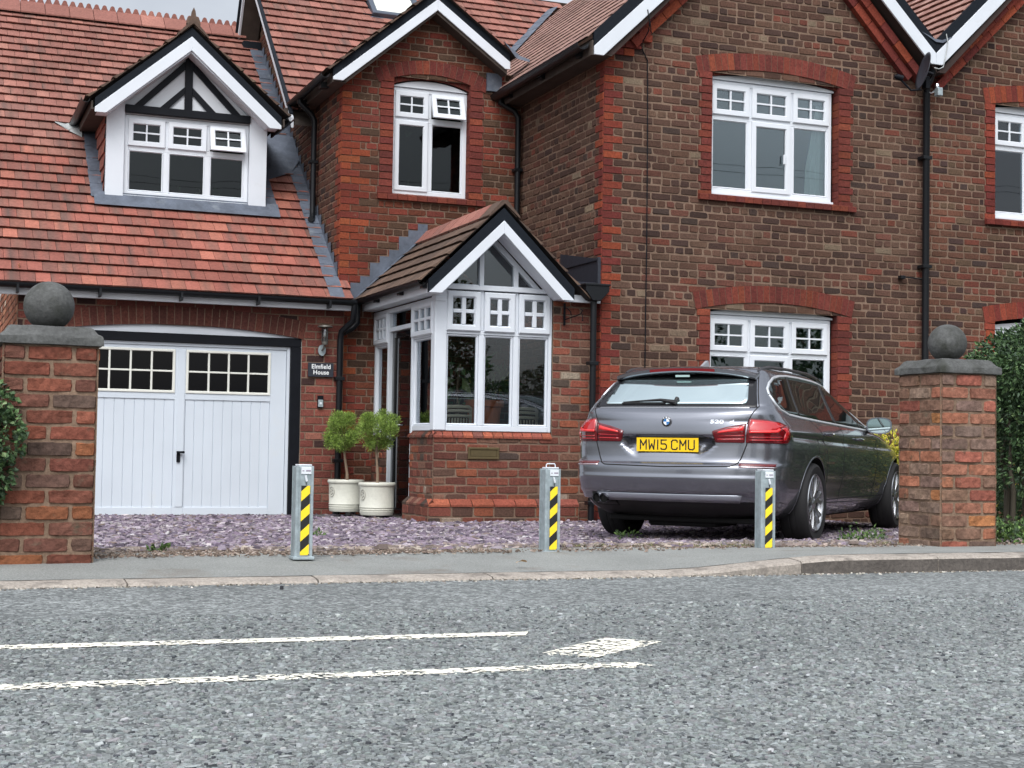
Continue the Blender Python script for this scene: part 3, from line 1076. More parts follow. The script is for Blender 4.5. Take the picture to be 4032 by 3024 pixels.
recalc(mb.build('ridge_tiles', M['tile'], house, col=True))
# eaves: gutter, fascia
mb = MB()
gp = []
def gutter(mb, p, q, r=0.058, lip=0.008):
    """half round gutter from p to q"""
    p, q = Vector(p), Vector(q)
    t = (q - p).normalized(); s = t.cross(Vector((0, 0, 1))).normalized()
    prof = []
    for i in range(9):
        a = math.pi + math.pi * i / 8
        prof.append((math.cos(a) * r, math.sin(a) * r))
    for i in range(8, -1, -1):
        a = math.pi + math.pi * i / 8
        prof.append((math.cos(a) * (r - 0.006), math.sin(a) * (r - 0.006)))
    vs = [tuple(p + s * u + Vector((0, 0, w))) for u, w in prof] + [tuple(q + s * u + Vector((0, 0, w))) for u, w in prof]
    n = len(prof)
    fs = [[i, (i + 1) % n, n + (i + 1) % n, n + i] for i in range(n)] + [list(range(n)), list(range(2 * n - 1, n - 1, -1))]
    mb.add(vs, fs)


gutter(mb, (0.45, 16.50, RP(16.60) + 0.0), (4.62, 16.50, RP(16.60) - 0.012))
for xb in (0.9, 1.75, 2.62, 3.48, 4.30):
    mb.box(xb - 0.012, xb + 0.012, 16.435, 16.59, 2.245, 2.335)
recalc(mb.build('gutter', M['black_pvc'], house))
mb = MB(); mb.box(0.45, 4.60, 16.575, 16.60, 2.235, 2.345, 0.003); mb.box(0.45, 4.60, 16.602, 16.745, 2.245, 2.262)
mb.build('fascia', M['white'], house, split=0.08)

# main roof
S2 = Vector((0, 1, 0.95)).normalized()
ye2, xl2, xr2 = 18.20, 4.24, 10.5
Lm = (21.3 - ye2) / S2.y


def hallz(x): return 6.16 - 0.85 * (5.60 - x) if x < 5.6 else 6.16 - 0.70 * (x - 5.6)


def keep_m(a, b):
    x, y = xl2 + a, ye2 + b * S2.y
    if x > 6.45 and MP(y) < WPl(x): return False
    if MP(y) < hallz(x) - 0.05 and 4.3 < x < 6.7: return False
    if 5.87 < x < 6.62 and 20.39 < y < 20.92: return False
    return True


mb = MB(slope_xf((xl2, ye2, MP(ye2)), (1, 0, 0), S2))
tiles(mb, xr2 - xl2, Lm, keep_m, pal='red', dark=0.22, gauge=0.208)
mb.build('main_roof', None, house, col=True, mats=[M['tile'], M['under']])
mb = MB()   # rear slope, seen only at its verge
mb.add([(4.24, 21.3, 7.75), (10.5, 21.3, 7.75), (10.5, 23.2, 5.0), (4.24, 23.2, 5.0)], [(0, 1, 2, 3)], [tpick('brown')] * 4)
mb.build('rear_roof', M['tile'], house, col=True)
# verge boards and soffit of the main roof
mb = MB()
def slant(mb, x0, x1, p, q, h0, h1):
    """board in x0..x1 along (y,z) p->q, from h0 to h1 vertically"""
    mb.prism([(p[0], p[1] + h0), (q[0], q[1] + h0), (q[0], q[1] + h1), (p[0], p[1] + h1)], x0, x1, axis=0)


slant(mb, 4.205, 4.235, (18.20, MP(18.20)), (21.3, MP(21.3)), -0.11, 0.015)
slant(mb, 4.205, 4.235, (21.3, MP(21.3)), (21.86, MP(21.3) - 0.56 * 1.75), -0.14, 0.0)
recalc(mb.build('verge_board', M['white_wood'], house))
mb = MB()
slant(mb, 4.237, 4.505, (18.22, MP(18.22)), (21.3, MP(21.3)), -0.09, -0.07)
slant(mb, 4.237, 4.505, (21.3, MP(21.3)), (21.84, MP(21.3) - 0.54 * 1.75), -0.12, -0.10)
recalc(mb.build('soffit', M['soffit'], house))
mb = MB()
slant(mb, 4.19, 4.24, (18.25, MP(18.25)), (21.3, MP(21.3)), 0.018, 0.04)
slant(mb, 4.17, 4.24, (21.3, MP(21.3)), (21.9, MP(21.3) - 0.6 * 1.75), 0.003, 0.07)
mb.box(4.24, 4.50, 21.55, 21.80, 6.45, 6.62)
recalc(mb.build('verge_mortar', M['black_tar'], house))

# hall gable roof (two small slopes)
for side in (-1, 1):
    sl = 0.85 if side < 0 else 0.70
    Sx = Vector((-side, 0, sl)).normalized()
    xe = 4.28 if side < 0 else 6.62
    yb = 20.0
    if side < 0: xf = slope_xf((xe, yb, hallz(xe)), (0, -1, 0), Sx)
    else: xf = slope_xf((xe, 16.62, hallz(xe)), (0, 1, 0), Sx)
    Lh = abs(5.6 - xe) / abs(Sx.x)

    def keep_h(a, b, side=side, xe=xe, Sx=Sx, yb=yb):
        x = xe - side * b * abs(Sx.x)
        y = yb - a if side < 0 else 16.62 + a
        if MP(y) > hallz(x) + 0.02: return False
        if x > 6.4 and WPl(x) > hallz(x): return False
        return True
    mb = MB(xf)
    tiles(mb, yb - 16.62, Lh, keep_h, pal='brown' if side < 0 else 'red', dark=0.3, gauge=0.2)
    mb.build('hall_gable_roof', None, house, col=True, mats=[M['tile'], M['under']])
mb = MB()
y = 16.62
while y < 19.6:
    mb.col = tpick('red')
    mb.prism([(5.40, 6.02), (5.40, 6.04), (5.58, 6.215), (5.62, 6.215), (5.80, 6.07), (5.80, 6.05), (5.60, 6.18)], y, y + 0.29, axis=1)
    y += 0.30
recalc(mb.build('ridge_tiles', M['tile'], house, col=True))

# wing roof, left plane and right plane
Sx = Vector((1, 0, SM)).normalized()
mb = MB(slope_xf((6.50, 20.6, WPl(6.50)), (0, -1, 0), Sx))
tiles(mb, 20.6 - 14.27, 2.45 / Sx.x, lambda a, b: (WPl(6.50 + b * Sx.x) > MP(20.6 - a) - 0.03) and not (6.50 + b * Sx.x < 6.60 and 20.6 - a > 16.6 and False),
      pal='palepink', dark=0.1, gauge=0.20, flat=True)
mb.build('wing_roof', None, house, col=True, mats=[M['tile'], M['under']])
Sx2 = Vector((-1, 0, SM)).normalized()
mb = MB(slope_xf((11.0, 14.27, 5.50), (0, 1, 0), Sx2))
tiles(mb, 6.2, 1.99 / Sx.x, lambda a, b: True, pal='pink', dark=0.1, gauge=0.2)
mb.build('wing_roof_far_slope', None, house, col=True, mats=[M['tile'], M['under']])

# lead: valley, flashings
mb = MB()
def lead_strip(mb, pts, off=0.03):
    """pts: list of (left, right) world points; lapped sheets"""
    for (a0, b0), (a1, b1) in zip(pts[:-1], pts[1:]):
        a0, b0, a1, b1 = map(Vector, (a0, b0, a1, b1))
        n = (b0 - a0).cross(a1 - a0).normalized()
        if n.z < 0: n = -n
        w0, w1 = rnd.uniform(0.000, 0.003), rnd.uniform(0.004, 0.007)
        j = lambda: rnd.uniform(-0.008, 0.008)
        vs = []
        e = (a1 - a0).normalized() * 0.02
        for p in (a0 - e, a0.lerp(b0, 0.5) - e, b0 - e, a1, a1.lerp(b1, 0.5), b1):
            vs.append(p)
        vs = [tuple(v + n * (off + (w1 if i < 3 else w0)) + Vector((j(), 0, 0)) * (i in (0, 3))) for i, v in enumerate(vs)]
        vs += [tuple(Vector(v) - n * 0.006) for v in vs[:3]]
        mb.add(vs, [(0, 1, 4, 3), (1, 2, 5, 4), (6, 7, 1, 0), (7, 8, 2, 1)])


pts = []
for k in range(29):
    y = 16.62 + (21.55 - 16.62) * k / 28
    w = 0.17
    pts.append(((4.50 - w, y, RP(y)), (4.508, y, RP(y) + 0.0)))
lead_strip(mb, pts, 0.036)
# upstand against the flank wall, stepped
for k in range(28):
    y = 16.9 + k * 0.163
    mb.add([(4.497, y, RP(y) + 0.01), (4.497, y + 0.17, RP(y + 0.17) + 0.01), (4.497, y + 0.17, RP(y + 0.17) + 0.10), (4.497, y + 0.02, RP(y + 0.17) + 0.10)], [(0, 1, 2, 3)])
# dormer apron and side soakers
yd = 18.05
mb2 = MB()
lead_strip(mb2, [((1.80, yd - 0.14, RP(yd - 0.14)), (4.02, yd - 0.14, RP(yd - 0.14))), ((1.80, yd + 0.03, RP(yd + 0.03) + 0.03), (4.02, yd + 0.03, RP(yd + 0.03) + 0.03))], 0.050)
for (xa, xb) in ((1.775, 1.945), (3.85, 4.02)):
    pts = []
    for k in range(7):
        y = yd + (19.45 - yd) * k / 6
        pts.append(((xa, y, RP(y)), (xb, y, RP(y))))
    lead_strip(mb2, pts, 0.04)
mb2.build('dormer_flashing', M['lead'], house)
mb.build('lead_flashing', M['lead'], house)
# valley lead between main roof and wing roof
mb = MB()
pts = []
for k in range(12):
    z = 5.45 + (7.5 - 5.45) * k / 11
    x = 6.52 + (z - 5.10) / SM; y = 18.3 + (z - 4.87) / 0.95
    pts.append(((x - 0.10, y - 0.0, z + 0.0), (x + 0.07, y + 0.0, z + 0.07 * SM)))
lead_strip(mb, pts, 0.04)
mb.build('valley_lead', M['lead'], house)
# lead saddle where the hall gable meets the wing roof
mb = MB()
mb.add([(6.44, 16.60, 5.62), (6.60, 16.58, 5.42), (6.78, 16.60, 5.40), (6.90, 16.9, 5.52), (6.62, 17.0, 5.60), (6.5, 16.85, 5.66), (6.66, 16.62, 5.47)],
       [(0, 1, 6), (0, 6, 5), (5, 6, 4), (6, 1, 2), (6, 2, 3), (6, 3, 4)])
mb.build('lead_saddle', M['lead'], house)
mb = MB(); mb.box(6.325, 6.52, 16.86, 16.898, 5.06, 5.28); mb.build('lead_patch', M['lead'], house)

# ------------------------------------------------------------------ barge boards
def barge(mb, mt, xc, zu, zl, zb, sL, sR, xL, xR, ztL, ztR, y0, y1, cutR=None):
    """white boards between the lines zl and zu at the apex, black band zu..zb above (mt)"""
    for (s, xt, zt, sg) in ((sL, xL, ztL, -1), (sR, xR, ztR, 1)):
        # horizontal foot cut at height zt
        xo = xt
        zo = zu - s * abs(xo - xc)
        xi = xc + sg * (zl - zt) / s
        poly = [(xc, zl), (xc, zu), (xo, max(zo, zt)), (xo, zt), (xi, zt)]
        mb.prism(poly, y0, y1)
        b = zb - zu
        mt.prism([(xc, zu + 0.002), (xc, zb), (xo, zo + b), (xo, zo + 0.002)], y0 + 0.012, y1 + 0.03)


def finish_barge(mb, mt, parent, white='white_wood'):
    recalc(mb.build('bargeboard', M[white], parent, bevel=0.004))
    recalc(mt.build('verge_band', M['black_tar'], parent))


mb, mt = MB(), MB()
barge(mb, mt, 5.607, 6.05, 5.915, 6.165, 0.845, 0.70, 4.335, 6.55, 4.94, 5.30, 16.66, 16.685)
finish_barge(mb, mt, house)
mb = MB(); mb.prism([(4.36, 4.93), (4.50, 4.93), (5.6, 5.88), (6.52, 5.24), (6.52, 5.29), (5.6, 5.93), (4.36, 4.98)], 16.69, 16.89)
recalc(mb.build('soffit', M['soffit'], house))
mb, mt = MB(), MB()
ZW = 7.35
barge(mb, mt, 9.007, ZW, ZW - 0.20, ZW + 0.16, SM, SM, 6.565, 11.011, 4.90, 5.285, 14.24, 14.265)
finish_barge(mb, mt, house)
mb = MB()
mb.prism([(6.60, 4.925), (6.80, 4.925), (9.007, ZW - 0.20 - 0.01), (11.04, 5.20), (11.04, 5.26), (9.007, ZW - 0.13), (6.60, 4.99)], 14.27, 14.49)
recalc(mb.build('soffit', M['dark_soffit'], house))

# eaves of wing left side and of hall gable left side
mb = MB()
gutter(mb, (6.455, 17.35, WPl(6.46) - 0.03), (6.455, 14.30, WPl(6.46) - 0.015), r=0.072)
for yb in (16.6, 15.6, 14.55): mb.box(6.50, 6.60, yb - 0.05, yb + 0.05, 4.93, 5.02)
gutter(mb, (4.245, 18.45, hallz(4.26) + 0.00), (4.245, 16.68, hallz(4.26) - 0.01), r=0.055)
for yb in (18.0, 17.0): mb.box(4.26, 4.36, yb - 0.05, yb + 0.05, 4.90, 4.97)
mb.build('gutter', M['black_pvc'], house, split=0.08)
mb = MB()
mb.box(6.545, 6.565, 14.27, 17.0, 4.90, 5.06); mb.box(6.566, 6.79, 14.27, 17.0, 4.915, 4.93)
mb.box(4.335, 4.355, 16.69, 18.4, 4.92, 5.03); mb.box(4.356, 4.50, 16.69, 18.4, 4.925, 4.94)
mb.box(4.15, 4.5, 18.39, 18.42, 4.80, 4.95)
mb.build('eaves_board', M['soffit'], house, split=0.08)

# downpipes
def pipe(path, parent, r=0.036, brackets=(), name='downpipe', label=None):
    mb = MB()
    mb.tube(path, r, 14)
    for (x, y, z) in brackets:
        mb.box(x - r * 1.5, x + r * 1.5, y - r * 1.1, y + r * 1.8, z - 0.02, z + 0.02, 0.004)
    o = mb.build(name, M['black_pvc'], parent, smooth=True)
    if label: o["label"] = label
    return o


pipe([(4.25, 17.95, 5.02), (4.25, 17.95, 4.93), (4.40, 17.95, 4.80), (4.44, 17.95, 4.72), (4.44, 17.95, 3.55), (4.42, 17.88, 3.47), (4.38, 17.80, 3.46)], house, brackets=[(4.44, 17.95, 4.2)])
pipe([(6.50, 16.85, 5.02), (6.50, 16.85, 4.92), (6.68, 16.83, 4.83), (6.73, 16.82, 4.75), (6.73, 16.82, 3.15)], house, brackets=[(6.73, 16.82, 4.1)])
pipe([(4.60, 16.50, 2.36), (4.60, 16.50, 2.27), (4.60, 16.55, 2.12), (4.50, 16.68, 2.0), (4.49, 16.69, 1.9), (4.49, 16.69, -0.12)], house, brackets=[(4.49, 16.69, 1.45), (4.49, 16.69, 0.5)])
pipe([(4.72, 16.80, 2.38), (4.72, 16.80, 2.12), (4.66, 16.80, 2.05), (4.55, 16.76, 1.99)], house)
# lantern, doorbell, sign: things of their own, see below

# ------------------------------------------------------------------ garage door
gd = MB(); X = lambda a, d, b: (a, 16.80 + d, b)
gd = MB(X)
gd.box(1.30, 1.41, -0.035, 0.06, -0.14, 1.80, 0.003); gd.box(3.93, 4.05, -0.035, 0.06, -0.14, 1.80, 0.003); gd.box(1.30, 4.05, -0.035, 0.06, 1.803, 1.90, 0.003)
gfr = gd.build('garage_door_frame', M['black'], house)
ab = MB(X)
Rr = (1.375 ** 2 + 0.10 ** 2) / 0.2
pts = [(1.30, 1.903)]
for k in range(31):
    x = 1.30 + 2.75 * k / 30
    pts.append((x, 1.90 + 0.10 - Rr + math.sqrt(Rr * Rr - (x - 2.675) ** 2) + 0.002))
pts.append((4.05, 1.903))
ab.prism(pts, -0.02, 0.04)
recalc(ab.build('arch_board', M['white_wood'], house))
door = MB(X)
# outer white subframe
door.box(1.412, 1.450, 0.0, 0.06, -0.14, 1.80, 0.002); door.box(3.892, 3.928, 0.0, 0.06, -0.14, 1.80, 0.002); door.box(1.452, 3.890, 0.0, 0.06, 1.765, 1.80, 0.002)
door.build('door_subframe', M['garage_white'], gfr)
door = MB(X)
Lx = [1.455, 1.645, 2.625, 2.745, 3.707, 3.888]
wz0, wz1, pz1, pz0 = 1.235, 1.725, 1.165, -0.045
f0, f1 = 0.015, 0.05
door.box(Lx[0], Lx[1], f0, f1, -0.13, 1.762, 0.003)
door.box(Lx[2], Lx[3], f0, f1, -0.13, 1.762, 0.003)
door.box(Lx[4], Lx[5], f0, f1, -0.13, 1.762, 0.003)
for (x0, x1) in ((Lx[1], Lx[2]), (Lx[3], Lx[4])):
    door.box(x0, x1, f0, f1, wz1, 1.762, 0.002)
    door.box(x0, x1, f0, f1, pz1, wz0, 0.002)
    door.box(x0, x1, f0, f1, -0.13, pz0, 0.002)
    n = 9
    for k in range(n):     # boards with v-grooves
        a = x0 + (x1 - x0) * k / n; b = x0 + (x1 - x0) * (k + 1) / n
        door.add([(a, 0.034, pz0), (a + 0.006, 0.026, pz0), (b - 0.006, 0.026, pz0), (b, 0.034, pz0),
                  (a, 0.034, pz1), (a + 0.006, 0.026, pz1), (b - 0.006, 0.026, pz1), (b, 0.034, pz1)],
                 [(0, 1, 5, 4), (1, 2, 6, 5), (2, 3, 7, 6)])
# centre cover strip
door.box(2.655, 2.735, 0.008, 0.0145, -0.04, 1.72, 0.002)
gdo = door.build('garage_door', M['garage_white'], house)
bars = MB(X); gl = MB(X)
for (x0, x1) in ((Lx[1], Lx[2]), (Lx[3], Lx[4])):
    bars.ring(x0, x1, wz0, wz1, 0.030, 0.004, 0.04, 0.004)
    q0, q1 = x0 + 0.03, x1 - 0.03
    for k in range(1, 4):
        c = q0 + (q1 - q0) * k / 4
        bars.box(c - 0.011, c + 0.011, 0.010, 0.036, wz0 + 0.03, wz1 - 0.03, 0.003)
    zc = (wz0 + wz1) / 2
    for k in range(4):
        a = q0 + (q1 - q0) * k / 4 + (0.011 if k else 0); b = q0 + (q1 - q0) * (k + 1) / 4 - (0.011 if k < 3 else 0)
        bars.box(a, b, 0.012, 0.034, zc - 0.010, zc + 0.010, 0.003)
    gl.box(q0, q1, 0.028, 0.033, wz0 + 0.03, wz1 - 0.03)
bars.build('glazing_bars', M['cream_bar'], gdo); gl.build('pane', M['glass_black'], gdo)
hd = MB(X); hd.box(2.66, 2.70, -0.012, 0.007, 0.46, 0.565, 0.004); hd.box(2.655, 2.745, -0.045, -0.013, 0.560, 0.585, 0.006); hd.tube([(2.68, 0.005, 0.572), (2.68, -0.04, 0.572)], 0.011, 8)
hd.build('handle', M['black'], gdo)

# ------------------------------------------------------------------ skylight
sk = MB(lambda a, d, b: tuple(Vector((5.86, 20.39, MP(20.39))) + Vector((1, 0, 0)) * a + S2 * b + Vector((0, -S2.z, S2.y)) * (-d + 0.02)))
sk.ring(0.0, 0.78, 0.0, 0.78, 0.085, -0.07, 0.03, 0.01)
so = sk.build('skylight', mat('skylight_frame', rgb(84, 92, 104), 0.4, metal=0.4), house)
sk2 = MB(sk.xf); sk2.box(0.08, 0.70, -0.035, -0.03, 0.08, 0.70); sk2.build('pane', mat('skylight_blind', rgb(214, 216, 206), 0.25), so)
sk3 = MB(sk.xf); sk3.box(-0.03, 0.81, 0.0, 0.01, -0.16, -0.005, 0.002); sk3.build('skylight_apron', M['lead'], so)
sk3 = MB(sk.xf); sk3.tube([(-0.15, -0.035, -0.02), (0.10, -0.03, -0.03)], 0.006, 6); sk3.build('tile_clip', M['black'], so)
# ------------------------------------------------------------------ dormer
yd = 18.05
FR = lambda a, d, b: (a, yd + d, b)
dm = MB(FR)
dm.box(1.935, 2.143, -0.05, 0.03, 3.60, 4.80, 0.003)
dm.box(3.645, 3.86, -0.05, 0.03, 3.60, 4.80, 0.003)
dm.build('dormer_panel', M['white_wood'], house, split=0.08)
dm = MB(FR); dm.prism([(1.94, 4.605), (3.86, 4.605), (3.86, 4.70), (2.89, 5.55), (1.94, 4.70)], 0.0, 0.05)
dg = recalc(dm.build('dormer_gable', M['white_render'], house))
dm = MB(FR)
dm.box(2.140, 3.647, -0.075, -0.002, 4.617, 4.708, 0.005)
dm.box(2.845, 2.938, -0.032, -0.001, 4.709, 5.43, 0.004)
for sg in (-1, 1):
    m = lambda x: 2.8915 + sg * (2.8915 - x)
    for pl in ([(2.243, 4.709), (2.347, 4.709), (2.843, 5.205), (2.843, 5.312)], [(2.547, 4.709), (2.652, 4.709), (2.843, 4.905), (2.843, 4.995)]):
        q = [(m(x), z) for x, z in pl]
        dm.prism(q, -0.026, -0.002)
recalc(dm.build('dormer_timber', M['black'], dg))
for sg, nm in ((-1, 'dormer_cheek'), (1, 'dormer_cheek')):
    xx = 1.945 if sg < 0 else 3.85
    mb = MB()
    # tile hung cheek: lapped courses
    k = 0
    z = 3.62
    while z < 4.78:
        z1 = z + 0.17
        ya = yd + 0.03; yb_ = 16.9 + (z1 - 2.605) / 0.83
        yb_ = max(ya + 0.02, yb_)
        y = ya; j = 0
        while y < yb_:
            y1 = min(y + 0.17, yb_)
            c = tpick('redlow')
            mb.mi = 0
            mb.add([(xx + sg * 0.030, y + 0.002, z), (xx + sg * 0.030, y1 - 0.002, z), (xx + sg * 0.012, y1 - 0.002, z1), (xx + sg * 0.012, y + 0.002, z1),
                    (xx + sg * 0.010, y + 0.002, z), (xx + sg * 0.010, y1 - 0.002, z)], [(0, 1, 2, 3), (4, 5, 1, 0)], [c] * 6)
            y = y1
        z = z1
    mb.mi = 1
    mb.add([(xx, yd + 0.03, 3.55), (xx, 19.8, 3.55), (xx, 19.8, 4.82), (xx, yd + 0.03, 4.82)], [(0, 1, 2, 3)])
    mb.build(nm, None, house, col=True, mats=[M['tile'], M['lead']])
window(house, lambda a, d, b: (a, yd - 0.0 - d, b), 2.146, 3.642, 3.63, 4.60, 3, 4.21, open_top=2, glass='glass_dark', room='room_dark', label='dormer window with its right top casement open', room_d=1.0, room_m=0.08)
# dormer roof
dz = lambda x: 5.68 - 0.83 * abs(x - 2.885)
for side in (-1, 1):
    Sx = Vector((-side, 0, 0.83)).normalized()
    xe = 2.885 + side * 1.19
    yback = 21.0
    if side < 0: xf = slope_xf((xe, yback, dz(xe)), (0, -1, 0), Sx)
    else: xf = slope_xf((xe, 17.76, dz(xe)), (0, 1, 0), Sx)

    def keep_d(a, b, side=side, xe=xe, Sx=Sx):
        x = xe - side * b * abs(Sx.x)
        y = yback - a if side < 0 else 17.76 + a
        if side > 0 and x > 4.12 and y > 18.3: return False
        return dz(x) > RP(y) - 0.02
    mb = MB(xf)
    tiles(mb, yback - 17.76, 1.19 / abs(Sx.x), keep_d, pal='brown', dark=0.3, gauge=0.19)
    mb.build('dormer_roof', None, house, col=True, mats=[M['tile'], M['under']])
mb = MB()
y = 17.74
while y < 20.6:
    mb.col = tpick('brown')
    mb.prism([(2.70, 5.545), (2.70, 5.57), (2.86, 5.745), (2.91, 5.745), (3.07, 5.57), (3.07, 5.545), (2.885, 5.71)], y, y + 0.29, axis=1)
    y += 0.30
mb.col = tpick('brown')
pts = [(2.80, 5.70), (2.82, 5.78), (2.855, 5.80), (2.865, 5.86), (2.885, 5.905), (2.905, 5.86), (2.915, 5.80), (2.95, 5.78), (2.97, 5.70)]
mb.prism(pts, 17.75, 17.80)
recalc(mb.build('ridge_tiles', M['tile'], house, col=True))
mb, mt = MB(), MB()
barge(mb, mt, 2.875, 5.555, 5.385, 5.665, 0.87, 0.88, 1.770, 3.985, 4.535, 4.535, 17.765, 17.79)
finish_barge(mb, mt, house)
mb = MB(); mb.prism([(1.80, 4.55), (1.93, 4.55), (2.875, 5.36), (3.82, 4.55), (3.96, 4.55), (2.875, 5.47)], 17.795, 18.04)
recalc(mb.build('soffit', M['white_wood'], house))
mb = MB()
gutter(mb, (1.665, 19.5, 4.70), (1.665, 17.78, 4.69), r=0.05)
gutter(mb, (4.105, 17.78, 4.69), (4.105, 18.6, 4.69), r=0.05)
mb.build('gutter', M['black_pvc'], house, split=0.08)
mb = MB(); mb.box(1.73, 1.75, 17.80, 19.4, 4.57, 4.67); mb.box(1.751, 1.93, 17.80, 19.4, 4.575, 4.59)
mb.box(4.01, 4.03, 17.80, 18.5, 4.57, 4.67)
mb.build('eaves_board', M['soffit'], house, split=0.08)
mb = MB()
mb.add([(1.44, 19.36, RP(19.36) + 0.055), (1.60, 19.22, RP(19.22) + 0.05), (1.76, 19.12, RP(19.12) + 0.04), (1.78, 19.45, RP(19.45) + 0.04), (1.70, 19.42, 4.76), (1.55, 19.50, 4.76), (1.60, 19.22, 4.60), (1.76, 19.18, 4.62)],
       [(0, 1, 6, 5), (1, 2, 7, 6), (6, 7, 4, 5), (2, 3, 4, 7)])
mb.build('gutter_end_flashing', mat('pale_lead', rgb(150, 153, 152), 0.6, bump=0.006, bscale=12), house)
# lead roll where dormer gutter meets flank
mb = MB()
mb.add([(3.95, 18.55, RP(18.55) + 0.05), (4.34, 18.75, RP(18.75) + 0.05), (4.50, 18.95, RP(18.95) + 0.10), (4.50, 19.35, RP(19.35) + 0.15), (4.2, 19.45, RP(19.45) + 0.10), (3.95, 19.2, RP(19.2) + 0.06), (4.2, 18.95, RP(18.95) + 0.12)],
       [(0, 1, 6), (1, 2, 6), (2, 3, 6), (3, 4, 6), (4, 5, 6), (5, 0, 6)])
mb.build('dormer_flashing', M['lead'], house)

# ------------------------------------------------------------------ porch
yp = 14.62
mb = MB(XFRONT(yp))
PB = [(5.337, 5.688, 0.50, 0.72)]
brick_wall(mb, -0.16, 2.30, lambda v: [(4.95, 6.80)] if v < 0.77 else [(6.288, 6.80)], pal='porch', course=0.087, blen=0.235, garden=0, phase=0.04, joint=0.012, jit=0.004, rough=0.003)
# plinth, stepped out below
mb.build('porch_wall', None, house, col=True, mats=BM)
mb = MB(XSIDE(4.95, 16.9))
brick_wall(mb, -0.16, 0.78, lambda v: [(0, 0.60), (1.47, 2.28)], pal='porch', course=0.087, blen=0.235, garden=2, phase=0.02, joint=0.012, jit=0.004, rough=0.003)
mb.build('porch_side_wall', None, house, col=True, mats=BM, split=0.08)
mb = MB(XFRONT(yp - 0.06))
brick_wall(mb, -0.16, 0.055, lambda v: [(4.885, 6.60)], pal='porch', course=0.087, blen=0.235, garden=0, phase=0.10, joint=0.012)
mb.xf = XSIDE(4.885, 15.46)
brick_wall(mb, -0.16, 0.055, lambda v: [(0.0, 0.90)], pal='porch', course=0.087, blen=0.235, garden=0, phase=0.10, joint=0.012)
mb.xf = None
def splay(mb, axis, a0, a1, fixed, z0, z1, out, unit, pal, sgn=-1):
    n = max(1, int(round((a1 - a0) / unit)))
    for k in range(n):
        a = a0 + (a1 - a0) * k / n + 0.004; b = a0 + (a1 - a0) * (k + 1) / n - 0.004
        c = pick(pal); mb.mi = 0; o = out + rnd.uniform(-0.002, 0.003)
        if axis == 'x':
            vs = [(a, fixed - o, z0), (b, fixed - o, z0), (b, fixed - o, z0 + 0.022), (a, fixed - o, z0 + 0.022), (b, fixed, z1), (a, fixed, z1)]
        else:
            vs = [(fixed - o, a, z0), (fixed - o, b, z0), (fixed - o, b, z0 + 0.022), (fixed - o, a, z0 + 0.022), (fixed, b, z1), (fixed, a, z1)]
        mb.add(vs, [(0, 1, 2, 3), (3, 2, 4, 5)], [c] * 6)
splay(mb, 'x', 4.885, 6.60, yp, 0.055, 0.135, 0.066, 0.24, 'plinth')
splay(mb, 'y', 14.555, 15.45, 4.95, 0.055, 0.135, 0.066, 0.12, 'porch')
splay(mb, 'x', 4.94, 6.29, yp + 0.03, 0.775, 0.845, 0.045, 0.115, 'plinth')
splay(mb, 'y', 14.60, 15.45, 4.98, 0.775, 0.845, 0.045, 0.115, 'porch')
mb.mi = 1
mb.add([(4.96, yp + 0.02, 0.83), (6.3, yp + 0.02, 0.83), (6.3, yp + 0.2, 0.85), (4.96, yp + 0.2, 0.85)], [(0, 1, 2, 3)])
mb.build('plinth', None, house, col=True, mats=BM)
# letter plate
mb = MB(XFRONT(yp)); X = lambda a, d, b: (a, yp - d, b)
lb = MB(lambda a, d, b: (a, yp + d, b)); lb.ring(5.337, 5.688, 0.552, 0.678, 0.028, -0.016, 0.0, 0.004)
lb.box(5.366, 5.659, -0.010, -0.002, 0.581, 0.649, 0.002)
lb.build('letter_plate', M['brass'], house, bevel=0.001)

# joinery: front
PX = lambda a, d, b: (a, yp + 0.02 + d, b)
pj = MB(PX)
pj.box(4.952, 5.088, -0.012, 0.12, 0.848, 2.335, 0.010)     # corner post
pj.box(6.248, 6.287, 0.0, 0.09, 0.848, 2.335, 0.004)
pj.box(5.09, 6.246, -0.006, 0.09, 0.848, 0.905, 0.004)
pj.box(5.09, 6.246, 0.0, 0.09, 1.868, 1.912, 0.004)
pj.box(4.955, 6.287, -0.030, 0.10, 2.338, 2.385, 0.004)
for x in (5.478, 5.872):
    pj.box(x - 0.030, x + 0.030, 0.0, 0.085, 0.906, 1.866, 0.006)
    pj.box(x - 0.022, x + 0.022, 0.004, 0.085, 1.914, 2.336, 0.004)
pfr = pj.build('porch_front_window', M['white_wood'], house)
pn = MB(PX)
lights = [(5.09, 5.446), (5.510, 5.840), (5.904, 6.246)]
for i, (x0, x1) in enumerate(lights):
    b = MB(PX); b.ring(x0, x1, 0.906, 1.866, 0.022, 0.012, 0.05, 0.006); b.build('glazing_bead', M['white_wood'], pfr)
    pn.box(x0 + 0.02, x1 - 0.02, 0.040, 0.046, 0.926, 1.846)
    x0 -= 0.004; x1 += 0.004
    b = MB(PX); b.ring(x0 - 0.006, x1 + 0.006, 1.900, 2.322, 0.070, -0.030, 0.03, 0.010)
    i0, i1, j0, j1 = x0 + 0.064, x1 - 0.064, 1.97, 2.252
    cx, cz = (i0 + i1) / 2, (j0 + j1) / 2
    b.box(cx - 0.023, cx + 0.023, -0.022, 0.02, j0, j1, 0.005)
    b.box(i0, cx - 0.023, -0.020, 0.02, cz - 0.020, cz + 0.020, 0.005); b.box(cx + 0.023, i1, -0.020, 0.02, cz - 0.020, cz + 0.020, 0.005)
    b.build('top_casement', M['white_wood'], pfr)
    pn.box(i0 - 0.005, i1 + 0.005, 0.004, 0.009, j0 - 0.005, j1 + 0.005)
